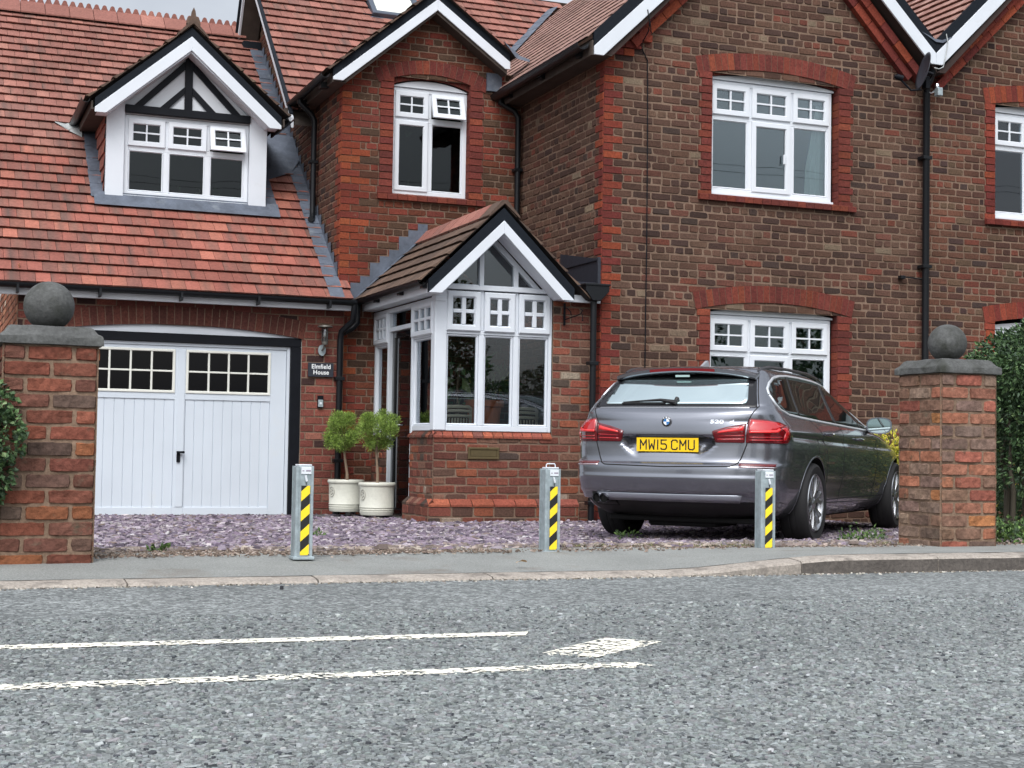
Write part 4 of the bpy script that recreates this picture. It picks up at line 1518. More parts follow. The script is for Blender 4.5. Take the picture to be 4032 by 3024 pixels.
# gable glazing
xc = 5.612
gx = lambda z, off: (2.925 - off - z) / 0.975
pg = MB(PX)
def tri_frame(z0, off, w, y0, y1):
    o = [(xc - gx(z0, off), z0), (xc + gx(z0, off), z0), (xc, 2.925 - off)]
    i = [(xc - gx(z0, off + w), z0), (xc + gx(z0, off + w), z0), (xc, 2.925 - off - w)]
    pg.prism([o[0], i[0], i[2], o[2]], y0, y1); pg.prism([i[1], o[1], o[2], i[2]], y0, y1)
tri_frame(2.388, 0.0, 0.075, 0.03, 0.10)
for x in (5.478, 5.872): pg.prism([(x - 0.024, 2.388), (x + 0.024, 2.388), (x + 0.024, 2.925 - 0.075 - 0.975 * abs(x + 0.024 - xc)), (x - 0.024, 2.925 - 0.075 - 0.975 * abs(x - 0.024 - xc))], 0.02, 0.09)
pg.box(5.12, 6.12, 0.036, 0.09, 2.389, 2.402)
recalc(pg.build('gable_joinery', M['white_wood'], pfr))
pn.prism([(xc - gx(2.39, 0.065), 2.39), (xc + gx(2.39, 0.065), 2.39), (xc, 2.925 - 0.065)], 0.060, 0.066)
recalc(pn.build('pane', M['glass_porch'], pfr))

# joinery: left side, a runs from the hall wall (0 at y=16.9) to the corner (2.28)
SX = lambda a, d, b: (4.97 + d, 16.9 - a, b)
ps = MB(SX)
ps.box(0.0, 0.05, 0.0, 0.09, 0.80, 2.20, 0.004)
ps.box(0.55, 0.615, -0.01, 0.10, -0.12, 2.20, 0.004)       # door post left
ps.box(1.44, 1.49, -0.01, 0.10, 0.80, 2.20, 0.004)
ps.box(1.44, 1.468, -0.01, 0.10, -0.12, 0.798, 0.004)
ps.box(0.05, 0.55, 0.0, 0.09, 0.80, 0.85, 0.004)
ps.box(1.49, 2.20, 0.0, 0.09, 0.848, 0.905, 0.004)
ps.box(0.052, 0.548, 0.0, 0.09, 1.845, 1.888, 0.004)
ps.box(1.492, 2.20, 0.0, 0.09, 1.845, 1.888, 0.004)
ps.box(0.617, 1.438, -0.005, 0.09, 1.985, 2.035, 0.004)
ps.box(0.0, 2.28, -0.02, 0.10, 2.203, 2.25, 0.004)
psd = ps.build('porch_side_window', M['white_wood'], house)
pn = MB(SX)
for (x0, x1) in ((0.05, 0.55), (1.49, 2.17)):
    b = MB(SX); b.ring(x0, x1, 0.907 if x0 > 1 else 0.852, 1.843, 0.022, 0.012, 0.05, 0.006); b.build('glazing_bead', M['white_wood'], psd)
    pn.box(x0 + 0.02, x1 - 0.02, 0.040, 0.046, 0.90, 1.825)
    b = MB(SX); b.ring(x0 - 0.02, x1 + 0.02, 1.865, 2.215, 0.062, -0.030, 0.03, 0.010)
    i0, i1, j0, j1 = x0 + 0.038, x1 - 0.038, 1.927, 2.153
    cz = (j0 + j1) / 2
    for k in (1, 2):
        cx = i0 + (i1 - i0) * k / 3
        b.box(cx - 0.020, cx + 0.020, -0.022, 0.02, j0, j1, 0.004)
    for k in range(3):
        p = i0 + (i1 - i0) * k / 3 + (0.02 if k else 0); q = i0 + (i1 - i0) * (k + 1) / 3 - (0.02 if k < 2 else 0)
        b.box(p, q, -0.020, 0.02, cz - 0.016, cz + 0.016, 0.004)
    b.build('top_casement', M['white_wood'], psd)
    pn.box(i0, i1, 0.004, 0.009, j0, j1)
pn.box(0.617, 1.438, 0.03, 0.036, 2.035, 2.203)
pn.build('pane', M['glass_porch'], psd)
dr = MB(SX)
dr.ring(0.625, 1.432, -0.10, 1.98, 0.075, 0.03, 0.075, 0.005); dr.box(0.70, 1.357, 0.032, 0.073, 0.78, 0.86, 0.003)
dro = dr.build('front_door', mat('black_gloss_paint', (0.008, 0.009, 0.011), 0.12, coat=0.5), house)
pn = MB(SX); pn.box(0.70, 1.357, 0.05, 0.056, -0.02, 1.905); pn.build('pane', mat('dark_door_glass', (0.004, 0.005, 0.006), 0.03, spec=0.8), dro)
hd = MB(SX); hd.tube([(0.66, 0.03, 0.92), (0.66, -0.03, 0.92), (0.76, -0.035, 0.92)], 0.011, 8); hd.box(0.645, 0.675, 0.022, 0.032, 0.84, 1.02, 0.004)
hd.build('handle', M['chrome'], dro)
st = MB(SX); st.box(0.50, 1.50, -0.16, 0.10, -0.16, -0.105, 0.01); st.build('door_step', M['stone'], house)
# roof of the porch
pz = lambda x: 3.225 - 0.94 * abs(x - 5.612)
for side in (-1, 1):
    Sx = Vector((-side, 0, 0.94)).normalized()
    xe = 4.70 if side < 0 else 6.62
    if side < 0: xf = slope_xf((xe, 16.88, pz(xe)), (0, -1, 0), Sx)
    else: xf = slope_xf((xe, 14.38, pz(xe)), (0, 1, 0), Sx)
    mb = MB(xf)
    tiles(mb, 2.50, abs(5.612 - xe) / abs(Sx.x), lambda a, b: True, pal='brown', dark=0.3, gauge=0.20, tw=0.20, thick=0.02)
    mb.build('porch_roof', None, house, col=True, mats=[M['tile'], M['under']])
mb = MB()
y = 14.36
while y < 16.8:
    mb.col = tpick('red' if y > 14.5 else 'brown')
    mb.prism([(5.44, 3.09), (5.44, 3.115), (5.585, 3.275), (5.64, 3.275), (5.785, 3.115), (5.785, 3.09), (5.612, 3.24)], y, y + 0.30, axis=1)
    y += 0.33
recalc(mb.build('ridge_tiles', M['tile'], house, col=True))
mb, mt = MB(), MB()
barge(mb, mt, 5.603, 3.056, 2.921, 3.19, 0.975, 0.985, 4.785, 6.42, 2.26, 2.255, 14.345, 14.37)
finish_barge(mb, mt, house)
mb = MB(); mb.prism([(4.80, 2.27), (4.94, 2.27), (5.603, 2.915), (6.28, 2.27), (6.40, 2.27), (5.603, 3.03)], 14.375, 14.61)
recalc(mb.build('soffit', M['white_wood'], house))
mb = MB()
mb.box(4.80, 4.822, 14.40, 16.89, 2.262, 2.362, 0.003); mb.box(4.823, 4.97, 14.40, 16.89, 2.266, 2.28)
mb.box(6.37, 6.795, 14.50, 14.52, 2.255, 2.335, 0.003)
mb.build('fascia', M['white_wood'], house, split=0.08)
mb = MB()
gutter(mb, (4.735, 16.88, pz(4.72) - 0.005), (4.735, 14.42, pz(4.72) - 0.0), r=0.052)
for yb in (16.2, 15.3, 14.5): mb.box(4.75, 4.80, yb - 0.045, yb + 0.045, 2.31, 2.37)
recalc(mb.build('gutter', M['black_pvc'], house))
mb = MB()   # hopper head
mb.prism([(6.56, 2.44), (6.835, 2.44), (6.835, 2.375), (6.735, 2.27), (6.64, 2.27), (6.56, 2.375)], 14.36, 14.50)
mb.box(6.55, 6.845, 14.35, 14.505, 2.43, 2.455)
recalc(mb.build('hopper_head', M['black_pvc'], house, bevel=0.006))
pipe([(6.685, 14.44, 2.29), (6.685, 14.44, 0.02), (6.685, 14.44, -0.12)], house, r=0.035, brackets=[(6.685, 14.44, 1.6), (6.685, 14.44, 0.10)], label='downpipe between porch and gabled wing')
# dark lead box gutter above the hopper, against the wing wall
mb = MB()
mb.add([(6.79, 15.6, 2.62), (6.79, 14.50, 2.48), (6.79, 14.50, 2.74), (6.79, 15.6, 2.92), (6.56, 15.6, 2.42), (6.60, 14.50, 2.44)], [(0, 1, 2, 3), (4, 5, 1, 0)])
mb.box(6.755, 6.79, 14.49, 14.53, 2.44, 2.76, 0.004)
mb.box(6.775, 6.79, 14.53, 15.6, 2.735, 2.76)
mb.build('box_gutter', mat('black_lead', rgb(34, 38, 48), 0.55, bump=0.004, bscale=10), house)
# stepped lead flashing on the hall wall above the porch roof
mb = MB(XFRONT(16.9))
n = 8
for k in range(n):
    x0 = 4.66 + (5.60 - 4.66) * k / n; x1 = 4.66 + (5.60 - 4.66) * (k + 1) / n
    zt = pz(x1) + 0.13
    zt = math.ceil(zt / 0.0839) * 0.0839
    mb.add([(x0 - 0.006, 0.008 + 0.003 * (k % 2), pz(x0) - 0.02), (x1, 0.008 + 0.003 * (k % 2), pz(x1) - 0.02), (x1, 0.008 + 0.003 * (k % 2), zt), (x0 - 0.006, 0.008 + 0.003 * (k % 2), zt)], [(0, 1, 2, 3)])
for k in range(n):
    x0 = 4.66 + (5.60 - 4.66) * k / n; x1 = 4.66 + (5.60 - 4.66) * (k + 1) / n
    mb.add([(x0, 0.0, pz(x0) + 0.05), (x1, 0.0, pz(x1) + 0.05), (x1, 0.12, pz(x1) + 0.045), (x0, 0.12, pz(x0) + 0.045)], [(0, 1, 2, 3)])
mb.build('stepped_flashing', M['lead'], house)
# porch interior: back wall is the hall wall; a floor and a dado
mb = MB(); mb.box(4.98, 6.79, 14.72, 16.88, -0.14, -0.10); mb.build('porch_floor', mat('tiled_floor', (0.12, 0.09, 0.08), 0.5), house)

# ------------------------------------------------------------------ the neighbouring house
nb = thing('brick_house', 'brown brick neighbouring house, right of the black downpipe', 'house', (13.3, 16.0, -0.15))


def nb_span(v):
    l, r = 11.052, 15.6
    if v > 5.30: l = max(l, 11.052 + (v - 5.30) / SM)
    if v > 5.30: r = min(r, 15.6 - (v - 5.30) / SM)
    return [(l, r)] if r > l + 0.05 else []


def nb_q(r, v):
    out = []
    for (z0, z1) in ((3.52, 5.0), (0.85, 2.33)):
        if z0 < v < z1:
            s = 0.02 if r % 2 else 0.0
            out += [(11.93 + s, 12.09, 'quoin', 0.005), (13.765, 13.93 - s, 'quoin', 0.005)]
    return out


mb = MB(XFRONT(14.502))
brick_wall(mb, -0.16, 7.5, nb_span, blocks=[(12.09, 13.765, 3.56, 5.0), (12.09, 13.765, 0.90, 2.34)], explicit=nb_q, pal='brown2', garden=3, phase=0.11, jit=0.002, joint=0.013)
for zt in (5.06, 2.38): arch_ring(mb, 12.93, 0.995, zt - 0.105, 0.105, 0.20, 'quoin', 24, proud=0.010, thick=0.10)
mb.build('front_wall', None, nb, col=True, mats=BM)
hb, house_ = house, house
house = nb
for (zb, zt) in ((3.56, 4.98), (0.90, 2.30)):
    reveals(14.502, 12.09, 13.765, zb, zt, 'quoin')
    brick_sill(14.502, 11.93, 13.95, zb - 0.075, zb - 0.005, pal='quoin')
    window(nb, XFRONT(14.6), 12.10, 13.755, zb + 0.05, zt - 0.08, 3, zt - 0.50, sash=(1,), arch=(12.93, 0.82, zt - 0.03, 0.055))
rake_bricks(nb, 14.502, [((11.20, 5.03), (13.3, 5.03 + 2.10 * SM))], proud=0.16)
mb, mt = MB(), MB()
# the boards meet the wing's at the shared valley
ZN = ZW + 0.02 - 0.02
zuN = 5.418 + SM * (13.32 - 11.012)
barge(mb, mt, 13.32, zuN, zuN - 0.215, zuN + 0.16, SM, SM, 11.014, 15.7, 5.285, 5.10, 14.24, 14.265)
finish_barge(mb, mt, nb)
mb = MB(); mb.prism([(11.06, 5.20), (11.16, 5.20), (13.32, zuN - 0.24), (15.4, 5.2), (15.5, 5.2), (13.32, zuN - 0.15)], 14.27, 14.49)
recalc(mb.build('soffit', M['dark_soffit'], nb))
Sx = Vector((1, 0, SM)).normalized()
mb = MB(slope_xf((11.02, 20.6, 5.56), (0, -1, 0), Sx))
tiles(mb, 20.6 - 14.27, 2.3 / Sx.x, lambda a, b: True, pal='pink', dark=0.1, gauge=0.2)
mb.build('roof', None, nb, col=True, mats=[M['tile'], M['under']])
house = hb
mb = MB()
mb.add([(10.80, 14.255, 5.66), (11.0, 14.24, 5.585), (11.10, 14.24, 5.585), (11.32, 14.255, 5.68), (11.25, 14.6, 5.70), (10.9, 14.6, 5.70)], [(0, 1, 5), (1, 2, 4, 5), (2, 3, 4)])
mb.add([(10.80, 14.245, 5.655), (11.0, 14.232, 5.55), (11.10, 14.232, 5.55), (11.32, 14.245, 5.675), (11.0, 14.24, 5.585), (11.1, 14.24, 5.585)], [(0, 1, 4), (1, 2, 5, 4), (2, 3, 5)])
mb.build('valley_lead', M['lead'], house)
pipe([(11.02, 14.30, 5.25), (11.02, 14.36, 5.15), (11.01, 14.42, 5.05), (11.0, 14.42, 2.0), (10.99, 14.42, -0.1)], house, r=0.042,
     brackets=[(11.0, 14.42, 4.2), (11.0, 14.42, 2.9), (11.0, 14.42, 1.3)], label='tall downpipe under the valley between the gables')
mb = MB(); mb.tube([(10.68, 14.44, 2.76), (10.72, 14.44, 2.765), (10.98, 14.44, 2.75)], 0.008, 8); mb.box(10.66, 10.72, 14.42, 14.49, 2.74, 2.78, 0.004); mb.build('pipe_stay', M['black_pvc'], house)
# cable down the wing
mb = MB()
mb.tube([(7.19, 14.235, 5.46), (7.22, 14.24, 5.32), (7.235, 14.30, 5.24), (7.225, 14.46, 5.13), (7.27, 14.485, 5.06), (7.32, 14.485, 4.98), (7.328, 14.485, 4.6), (7.333, 14.485, 4.0), (7.338, 14.485, 3.0), (7.334, 14.485, 2.2), (7.33, 14.485, -0.05)], 0.0065, 6)
mb.tube([(7.20, 14.235, 5.42), (7.225, 14.235, 5.30), (7.26, 14.28, 5.22)], 0.005, 6)
mb.build('aerial_cable', M['black'], house)
mb = MB(); mb.tube([(11.14, 14.225, 5.66), (11.16, 14.22, 5.55), (11.12, 14.22, 5.36), (11.10, 14.23, 5.26), (11.04, 14.23, 5.23), (10.98, 14.24, 5.24)], 0.006, 6); mb.build('loose_cable', mat('grey_cable', (0.4, 0.42, 0.42), 0.5), house)
# ------------------------------------------------------------------ ground, road, kerb, pavement, drive
YK = lambda x: 7.16 - 0.016 * x


def kerb_h(x):
    t = min(1, max(0, (x - 3.7) / 1.25)); t = t * t * (3 - 2 * t)
    return 0.014 + (0.085 - 0.014) * t


def drive_z(y): return float(np.interp(y, [8.2, 8.45, 10.4, 12.0, 14.6, 16.7], [0.070, 0.066, -0.056, -0.080, -0.112, -0.140]))


def sheet(name, xs, ys, zf, m, parent=None, kind='structure', y_of=None):
    vs = []
    for y in ys:
        for x in xs:
            yy = y_of(x, y) if y_of else y
            vs.append((x, yy, zf(x, yy)))
    n = len(xs); fs = []
    for j in range(len(ys) - 1):
        for i in range(n - 1):
            q = j * n + i
            fs.append((q, q + 1, q + n + 1, q + n))
    o = np_obj(name, np.array(vs), fs, m, parent, smooth=True)
    if kind: o["kind"] = kind
    return o


# road surface: dressed with stone chips
rm, rn, rl, rp = nmat('road_surface')
g = rn.new("ShaderNodeNewGeometry")
vo = rn.new("ShaderNodeTexVoronoi"); vo.inputs['Scale'].default_value = 52; vo.inputs['Randomness'].default_value = 1
vo2 = rn.new("ShaderNodeTexVoronoi"); vo2.inputs['Scale'].default_value = 52; vo2.feature = 'DISTANCE_TO_EDGE'
wob = rn.new("ShaderNodeTexNoise"); wob.inputs['Scale'].default_value = 30
add = rn.new("ShaderNodeVectorMath"); add.operation = 'MULTIPLY_ADD'; add.inputs[1].default_value = (0.02, 0.02, 0.0)
rl.new(g.outputs['Position'], wob.inputs['Vector']); rl.new(wob.outputs['Color'], add.inputs[0]); rl.new(g.outputs['Position'], add.inputs[2])
rl.new(add.outputs[0], vo.inputs['Vector']); rl.new(add.outputs[0], vo2.inputs['Vector'])
sepc = rn.new("ShaderNodeSeparateColor"); rl.new(vo.outputs['Color'], sepc.inputs[0])
ramp = rn.new("ShaderNodeValToRGB")
ramp.color_ramp.elements[0].position = 0.0; ramp.color_ramp.elements[0].color = (*rgb(90, 94, 94), 1)
ramp.color_ramp.elements[1].position = 1.0; ramp.color_ramp.elements[1].color = (*rgb(166, 171, 170), 1)
e_ = ramp.color_ramp.elements.new(0.55); e_.color = (*rgb(131, 136, 136), 1)
rl.new(sepc.outputs[0], ramp.inputs[0])
edge = rn.new("ShaderNodeMapRange"); edge.inputs['From Min'].default_value = 0.0; edge.inputs['From Max'].default_value = 0.12
edge.inputs['To Min'].default_value = 0.42; edge.inputs['To Max'].default_value = 1.0
rl.new(vo2.outputs['Distance'], edge.inputs['Value'])
big = rn.new("ShaderNodeTexNoise"); big.inputs['Scale'].default_value = 0.9; big.inputs['Detail'].default_value = 5
rl.new(g.outputs['Position'], big.inputs['Vector'])
bmr = rn.new("ShaderNodeMapRange"); bmr.inputs['From Min'].default_value = 0.3; bmr.inputs['From Max'].default_value = 0.7
bmr.inputs['To Min'].default_value = 0.72; bmr.inputs['To Max'].default_value = 0.97
rl.new(big.outputs['Fac'], bmr.inputs['Value'])
m1 = rn.new("ShaderNodeMath"); m1.operation = 'MULTIPLY'
# wheel tracks running along the road
sxy = rn.new("ShaderNodeSeparateXYZ"); rl.new(g.outputs['Position'], sxy.inputs[0])
trk = rn.new("ShaderNodeMath"); trk.operation = 'SINE'
tk0 = rn.new("ShaderNodeMath"); tk0.operation = 'MULTIPLY'; tk0.inputs[1].default_value = 2.2; rl.new(sxy.outputs['Y'], tk0.inputs[0]); rl.new(tk0.outputs[0], trk.inputs[0])
tk1 = rn.new("ShaderNodeMath"); tk1.operation = 'MULTIPLY_ADD'; tk1.inputs[1].default_value = 0.06; rl.new(trk.outputs[0], tk1.inputs[0]); rl.new(bmr.outputs[0], tk1.inputs[2])
rl.new(edge.outputs[0], m1.inputs[0]); rl.new(tk1.outputs[0], m1.inputs[1])
sc_ = rn.new("ShaderNodeVectorMath"); sc_.operation = 'SCALE'
rl.new(ramp.outputs[0], sc_.inputs[0]); rl.new(m1.outputs[0], sc_.inputs['Scale'])
rl.new(sc_.outputs[0], rp.inputs['Base Color'])
rp.inputs['Roughness'].default_value = 0.85
bmp = rn.new("ShaderNodeBump"); bmp.inputs['Distance'].default_value = 0.006; bmp.inputs['Strength'].default_value = 0.9
eh = rn.new("ShaderNodeMapRange"); eh.inputs['From Max'].default_value = 0.25; eh.inputs['To Max'].default_value = 1.0
rl.new(vo2.outputs['Distance'], eh.inputs['Value'])
hh = rn.new("ShaderNodeMath"); hh.operation = 'MULTIPLY_ADD'; hh.inputs[2].default_value = 0
rl.new(eh.outputs[0], hh.inputs[0]); rl.new(sepc.outputs[1], hh.inputs[1])
rl.new(hh.outputs[0], bmp.inputs['Height']); rl.new(bmp.outputs[0], rp.inputs['Normal'])

o = sheet('ground', np.linspace(-180, 180, 13), np.linspace(-180, 180, 13), lambda x, y: -0.40, M['soil'])
road = sheet('road', np.array([-60, -10, 0, 10, 20, 80.0]), np.array([-8.0, 0, 5, 7.0]), lambda x, y: 0.0, rm, y_of=lambda x, y: YK(x) + 0.02 if y == 7.0 else y)
sheet('far_pavement', np.array([-60, 0, 80.0]), np.array([-10.0, -8.0]), lambda x, y: 0.08 if y < -7.9 else 0.08, M['asphalt_path'])

# pavement
xs = np.concatenate([[-40, -20, -8], np.linspace(-3, 12, 61), [16, 25, 60]])


def pave_z(x, y):
    t = (y - YK(x) - 0.15) / (8.15 - YK(x) - 0.15)
    return (kerb_h(x) + 0.012) * (1 - t) + 0.073 * t + 0.004 * math.sin(x * 1.7) * max(0, min(1, t)) * (1 - max(0, min(1, t))) * 4


sheet('pavement', xs, np.array([0, 0.2, 0.4, 0.6, 0.8, 1.0]), pave_z, M['asphalt_path'],
      y_of=lambda x, t: (YK(x) + 0.145) * (1 - t) + (8.24 + 0.03 * math.sin(x * 2.3)) * t)
# kerb stones, each its own
x = -6.4
k = 0
while x < 14:
    L = 0.915
    mb = MB()
    n = 6
    secs = []
    dip = kerb_h(x + L / 2) < 0.05
    for i in range(n + 1):
        xx = x + 0.004 + (L - 0.008) * i / n
        h = kerb_h(xx) + rnd.uniform(-0.0015, 0.0015); y = YK(xx)
        b = 0.15
        secs.append([(xx, y + 0.006, -0.06), (xx, y + 0.004, h - 0.012), (xx, y + 0.018, h), (xx, y + 0.10, h + 0.008), (xx, y + b, h + 0.010), (xx, y + b, -0.06)])
    vs = [p for s in secs for p in s]
    fs = []
    m_ = len(secs[0])
    for i in range(n):
        for j in range(m_ - 1):
            fs.append((i * m_ + j, (i + 1) * m_ + j, (i + 1) * m_ + j + 1, i * m_ + j + 1))
    fs += [tuple(range(m_)), tuple(range(n * m_ + m_ - 1, n * m_ - 1, -1))]
    mb.add(vs, fs)
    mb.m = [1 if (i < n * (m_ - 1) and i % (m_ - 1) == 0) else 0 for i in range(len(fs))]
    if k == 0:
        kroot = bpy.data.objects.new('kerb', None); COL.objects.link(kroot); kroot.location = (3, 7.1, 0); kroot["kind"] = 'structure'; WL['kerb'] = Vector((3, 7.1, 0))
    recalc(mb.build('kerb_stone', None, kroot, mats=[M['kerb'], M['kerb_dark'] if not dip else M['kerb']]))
    x += L; k += 1
# drive base and the strip of soil at its edge
sheet('drive', np.linspace(-4, 20, 49), np.linspace(8.2, 17.2, 19), lambda x, y: drive_z(y) - 0.012 + 0.008 * math.sin(x * 3.1 + y) * math.sin(y * 2.7), M['soil'])


# markings
MK = [[(-5.0, 5.39), (2.05, 4.975), (2.10, 5.07), (-5.0, 5.51)],
      [(-5.0, 4.49), (2.16, 4.175), (2.13, 4.265), (-5.0, 4.61)],
      [(1.925, 4.531), (2.06, 4.39), (2.455, 4.690), (2.30, 4.835)]]


def in_poly(px, py, poly):
    inside = np.zeros(px.shape, bool)
    n = len(poly)
    j = n - 1
    for i in range(n):
        xi, yi = poly[i]; xj, yj = poly[j]
        c = ((yi > py) != (yj > py)) & (px < (xj - xi) * (py - yi) / (yj - yi + 1e-12) + xi)
        inside ^= c
        j = i
    return inside


pm, pn_, pl_, pp = nmat('road_paint')
g = pn_.new("ShaderNodeNewGeometry")
nz1 = pn_.new("ShaderNodeTexVoronoi"); nz1.inputs['Scale'].default_value = 58
nz2 = pn_.new("ShaderNodeTexNoise"); nz2.inputs['Scale'].default_value = 5; nz2.inputs['Detail'].default_value = 5
pl_.new(g.outputs['Position'], nz1.inputs['Vector']); pl_.new(g.outputs['Position'], nz2.inputs['Vector'])
sc2 = pn_.new("ShaderNodeSeparateColor"); pl_.new(nz1.outputs['Color'], sc2.inputs[0])
ad = pn_.new("ShaderNodeMath"); ad.operation = 'ADD'; pl_.new(sc2.outputs[0], ad.inputs[0]); pl_.new(nz2.outputs['Fac'], ad.inputs[1])
th = pn_.new("ShaderNodeMath"); th.operation = 'GREATER_THAN'; th.inputs[1].default_value = 0.66; pl_.new(ad.outputs[0], th.inputs[0])
pl_.new(th.outputs[0], pp.inputs['Alpha'])
pp.inputs['Base Color'].default_value = (*rgb(226, 222, 208), 1); pp.inputs['Roughness'].default_value = 0.7
pm2 = pm.copy(); pm2.name = 'worn_road_paint'; pm2.node_tree.nodes[th.name].inputs[1].default_value = 0.86
for k_, poly in enumerate(MK):
    mb = MB(); mb.add([(p[0], p[1], 0.004) for p in poly], [(0, 1, 2, 3)])
    o = mb.build('road_marking', pm if k_ == 0 else pm2, road)


def shards(name, P, R0, H, tilt, cols, m, parent=None, sides=5, lift=0.0, elong=0.35, kind='stuff', label=None, cat=None):
    """many small angular stones: P (n,3) centres on the ground, R0 radius, H height"""
    n = len(P)
    ang = (np.arange(sides)[None, :] + rng.uniform(-0.3, 0.3, (n, sides))) * 2 * np.pi / sides + rng.uniform(0, 6.28, (n, 1))
    rr = R0[:, None] * rng.uniform(0.65, 1.15, (n, sides))
    st = 1 + rng.uniform(0, elong, (n, 1)) * 2
    ux = np.cos(ang) * rr * st; uy = np.sin(ang) * rr
    rot = rng.uniform(0, 6.28, (n, 1))
    x = ux * np.cos(rot) - uy * np.sin(rot); y = ux * np.sin(rot) + uy * np.cos(rot)
    tx, ty = rng.normal(0, tilt, (n, 1)), rng.normal(0, tilt, (n, 1))
    zt = H[:, None] + x * tx + y * ty + rng.uniform(-0.1, 0.1, (n, sides)) * H[:, None]
    top = np.stack([P[:, 0:1] + x * 0.86, P[:, 1:2] + y * 0.86, P[:, 2:3] + zt + lift], -1)
    bot = np.stack([P[:, 0:1] + x, P[:, 1:2] + y, P[:, 2:3] + zt * 0.25 - H[:, None] * 0.5 + lift + 0 * x], -1)
    V = np.concatenate([top, bot], 1).reshape(-1, 3)
    base = (np.arange(n) * 2 * sides)[:, None]
    f_top = base + np.arange(sides)[None, :]
    i = np.arange(sides); j = (i + 1) % sides
    q = np.stack([i, i + sides, j + sides, j], -1)
    f_side = (base[:, :, None] + q[None]).reshape(-1, 4)
    C = np.repeat(cols, 2 * sides, axis=0)
    o = np_obj(name, V, [f_top.astype(np.int32), f_side.astype(np.int32)], m, parent, cols=C)
    tag(o, label, cat, None, kind)
    return o


def palette(n, cols, jit=0.12):
    idx = rng.choice(len(cols), n, p=np.array([c[3] for c in cols]) / sum(c[3] for c in cols))
    base = np.array([rgb(c[0], c[1], c[2]) for c in cols])[idx]
    return base * rng.uniform(1 - jit, 1 + jit, (n, 1)) * rng.uniform(0.97, 1.03, (n, 3))


# chips standing proud of the near road surface
N = 62000
u = rng.uniform(0, 1, N)
yy = 2.75 + (5.9 - 2.75) * u ** 1.35
xx = rng.uniform(-0.35, 1, N) * (0.86 * yy + 0.9)
keep = xx > 0.045 * yy - 0.6
xx, yy = xx[keep], yy[keep]
n = len(xx)
P = np.stack([xx, yy, np.zeros(n)], 1)
cc = palette(n, [(134, 139, 139, 12), (124, 129, 129, 10), (143, 149, 148, 9), (112, 117, 117, 5), (153, 159, 158, 3), (132, 132, 134, 3), (176, 180, 179, 0.8), (90, 94, 96, 3), (70, 73, 77, 1.5)])
big_ = 1 + 0.06 * np.sin(2.2 * yy) + 0.06 * np.sin(xx * 1.7 + yy * 0.6) * np.sin(xx * 0.6 - yy * 2.1 + 1)
cc *= big_[:, None] * 0.86
for poly in MK:
    ins = in_poly(xx, yy, poly) & (rng.uniform(0, 1, n) < ((0.80 if poly is not MK[1] else 0.62) + 0.15 * np.sin(xx * 4.1) * np.sin(xx * 1.3 + 2))) & ~((poly is MK[1]) & (np.abs(xx - 0.90) < 0.03))
    cc[ins] = np.array(rgb(232, 228, 214)) * rng.uniform(0.9, 1.04, (ins.sum(), 1))
    P[in_poly(xx, yy, poly), 2] -= 0.0015
shards('stone_chippings', P, rng.uniform(0.004, 0.0112, n), rng.uniform(0.0015, 0.0050, n), 0.13, cc, M['chips'], parent=road)

# ------------------------------------------------------------------ slate chips on the drive
N = 52000
u = rng.uniform(0, 1, N)
yy = 8.22 + (16.75 - 8.22) * u ** 1.25
xx = rng.uniform(0.2, 1.0, N) * 0 + rng.uniform(0, 1, N) * (0.86 * yy + 0.6) * 1.0 + 0.2
edge_y = 8.36 + 0.10 * np.sin(xx * 2.1) + 0.06 * np.sin(xx * 5.3 + 1) + 0.30 * np.exp(-((xx - 1.35) / 0.6) ** 2)
ok = (yy > edge_y + rng.normal(0, 0.07, N)) & (xx < 9.6)
ok &= ~((xx > 4.86) & (yy > 14.5)) & ~((xx > 6.7) & (yy > 14.4))
ok &= ~((xx > 6.15) & (xx < 6.75) & (yy < 8.5))
ok &= ~((xx > 0.3) & (xx < 0.9) & (yy < 8.35))
xx, yy, edge_y = xx[ok], yy[ok], edge_y[ok]
n = len(xx)
zz = np.interp(yy, [8.2, 8.45, 10.4, 12.0, 14.6, 16.7], [0.070, 0.066, -0.056, -0.080, -0.112, -0.140]) + rng.uniform(-0.004, 0.014, n)
P = np.stack([xx, yy, zz], 1)
cc = palette(n, [(122, 110, 123, 10), (108, 97, 110, 9), (138, 126, 137, 8), (88, 80, 91, 6), (154, 144, 152, 5), (128, 121, 122, 5), (72, 64, 73, 4), (180, 172, 174, 2.2), (116, 102, 97, 3)])
front = (yy - edge_y) < 0.55
pale = front & (rng.uniform(0, 1, n) < np.clip(1.1 - (yy - edge_y) * 1.8, 0, 0.85))
cc[pale] = palette(int(pale.sum()), [(146, 134, 128, 5), (124, 112, 104, 5), (168, 156, 146, 3), (106, 96, 90, 3), (118, 110, 116, 3)])
shards('slate_chips', P, rng.uniform(0.012, 0.034, n), rng.uniform(0.004, 0.011, n), 0.17, cc, M['chips'], sides=5, elong=0.55,
       label='loose purple and grey slate chips covering the drive', cat='gravel')
# small stones and dirt scattered on the pavement edge
N = 5200
xx = np.concatenate([rng.uniform(0.6, 9.0, 2600), rng.uniform(0.85, 3.2, 2600)]); yy = 8.22 + rng.normal(0, 0.10, N)
P = np.stack([xx, yy, 0.073 + 0 * xx], 1)
shards('scattered_grit', P, rng.uniform(0.003, 0.012, N), rng.uniform(0.002, 0.007, N), 0.2,
       palette(N, [(132, 116, 104, 5), (104, 92, 82, 5), (160, 148, 138, 2), (84, 72, 64, 4)]), M['chips'],
       label='grit and crumbs of soil along the back edge of the pavement', cat='grit')


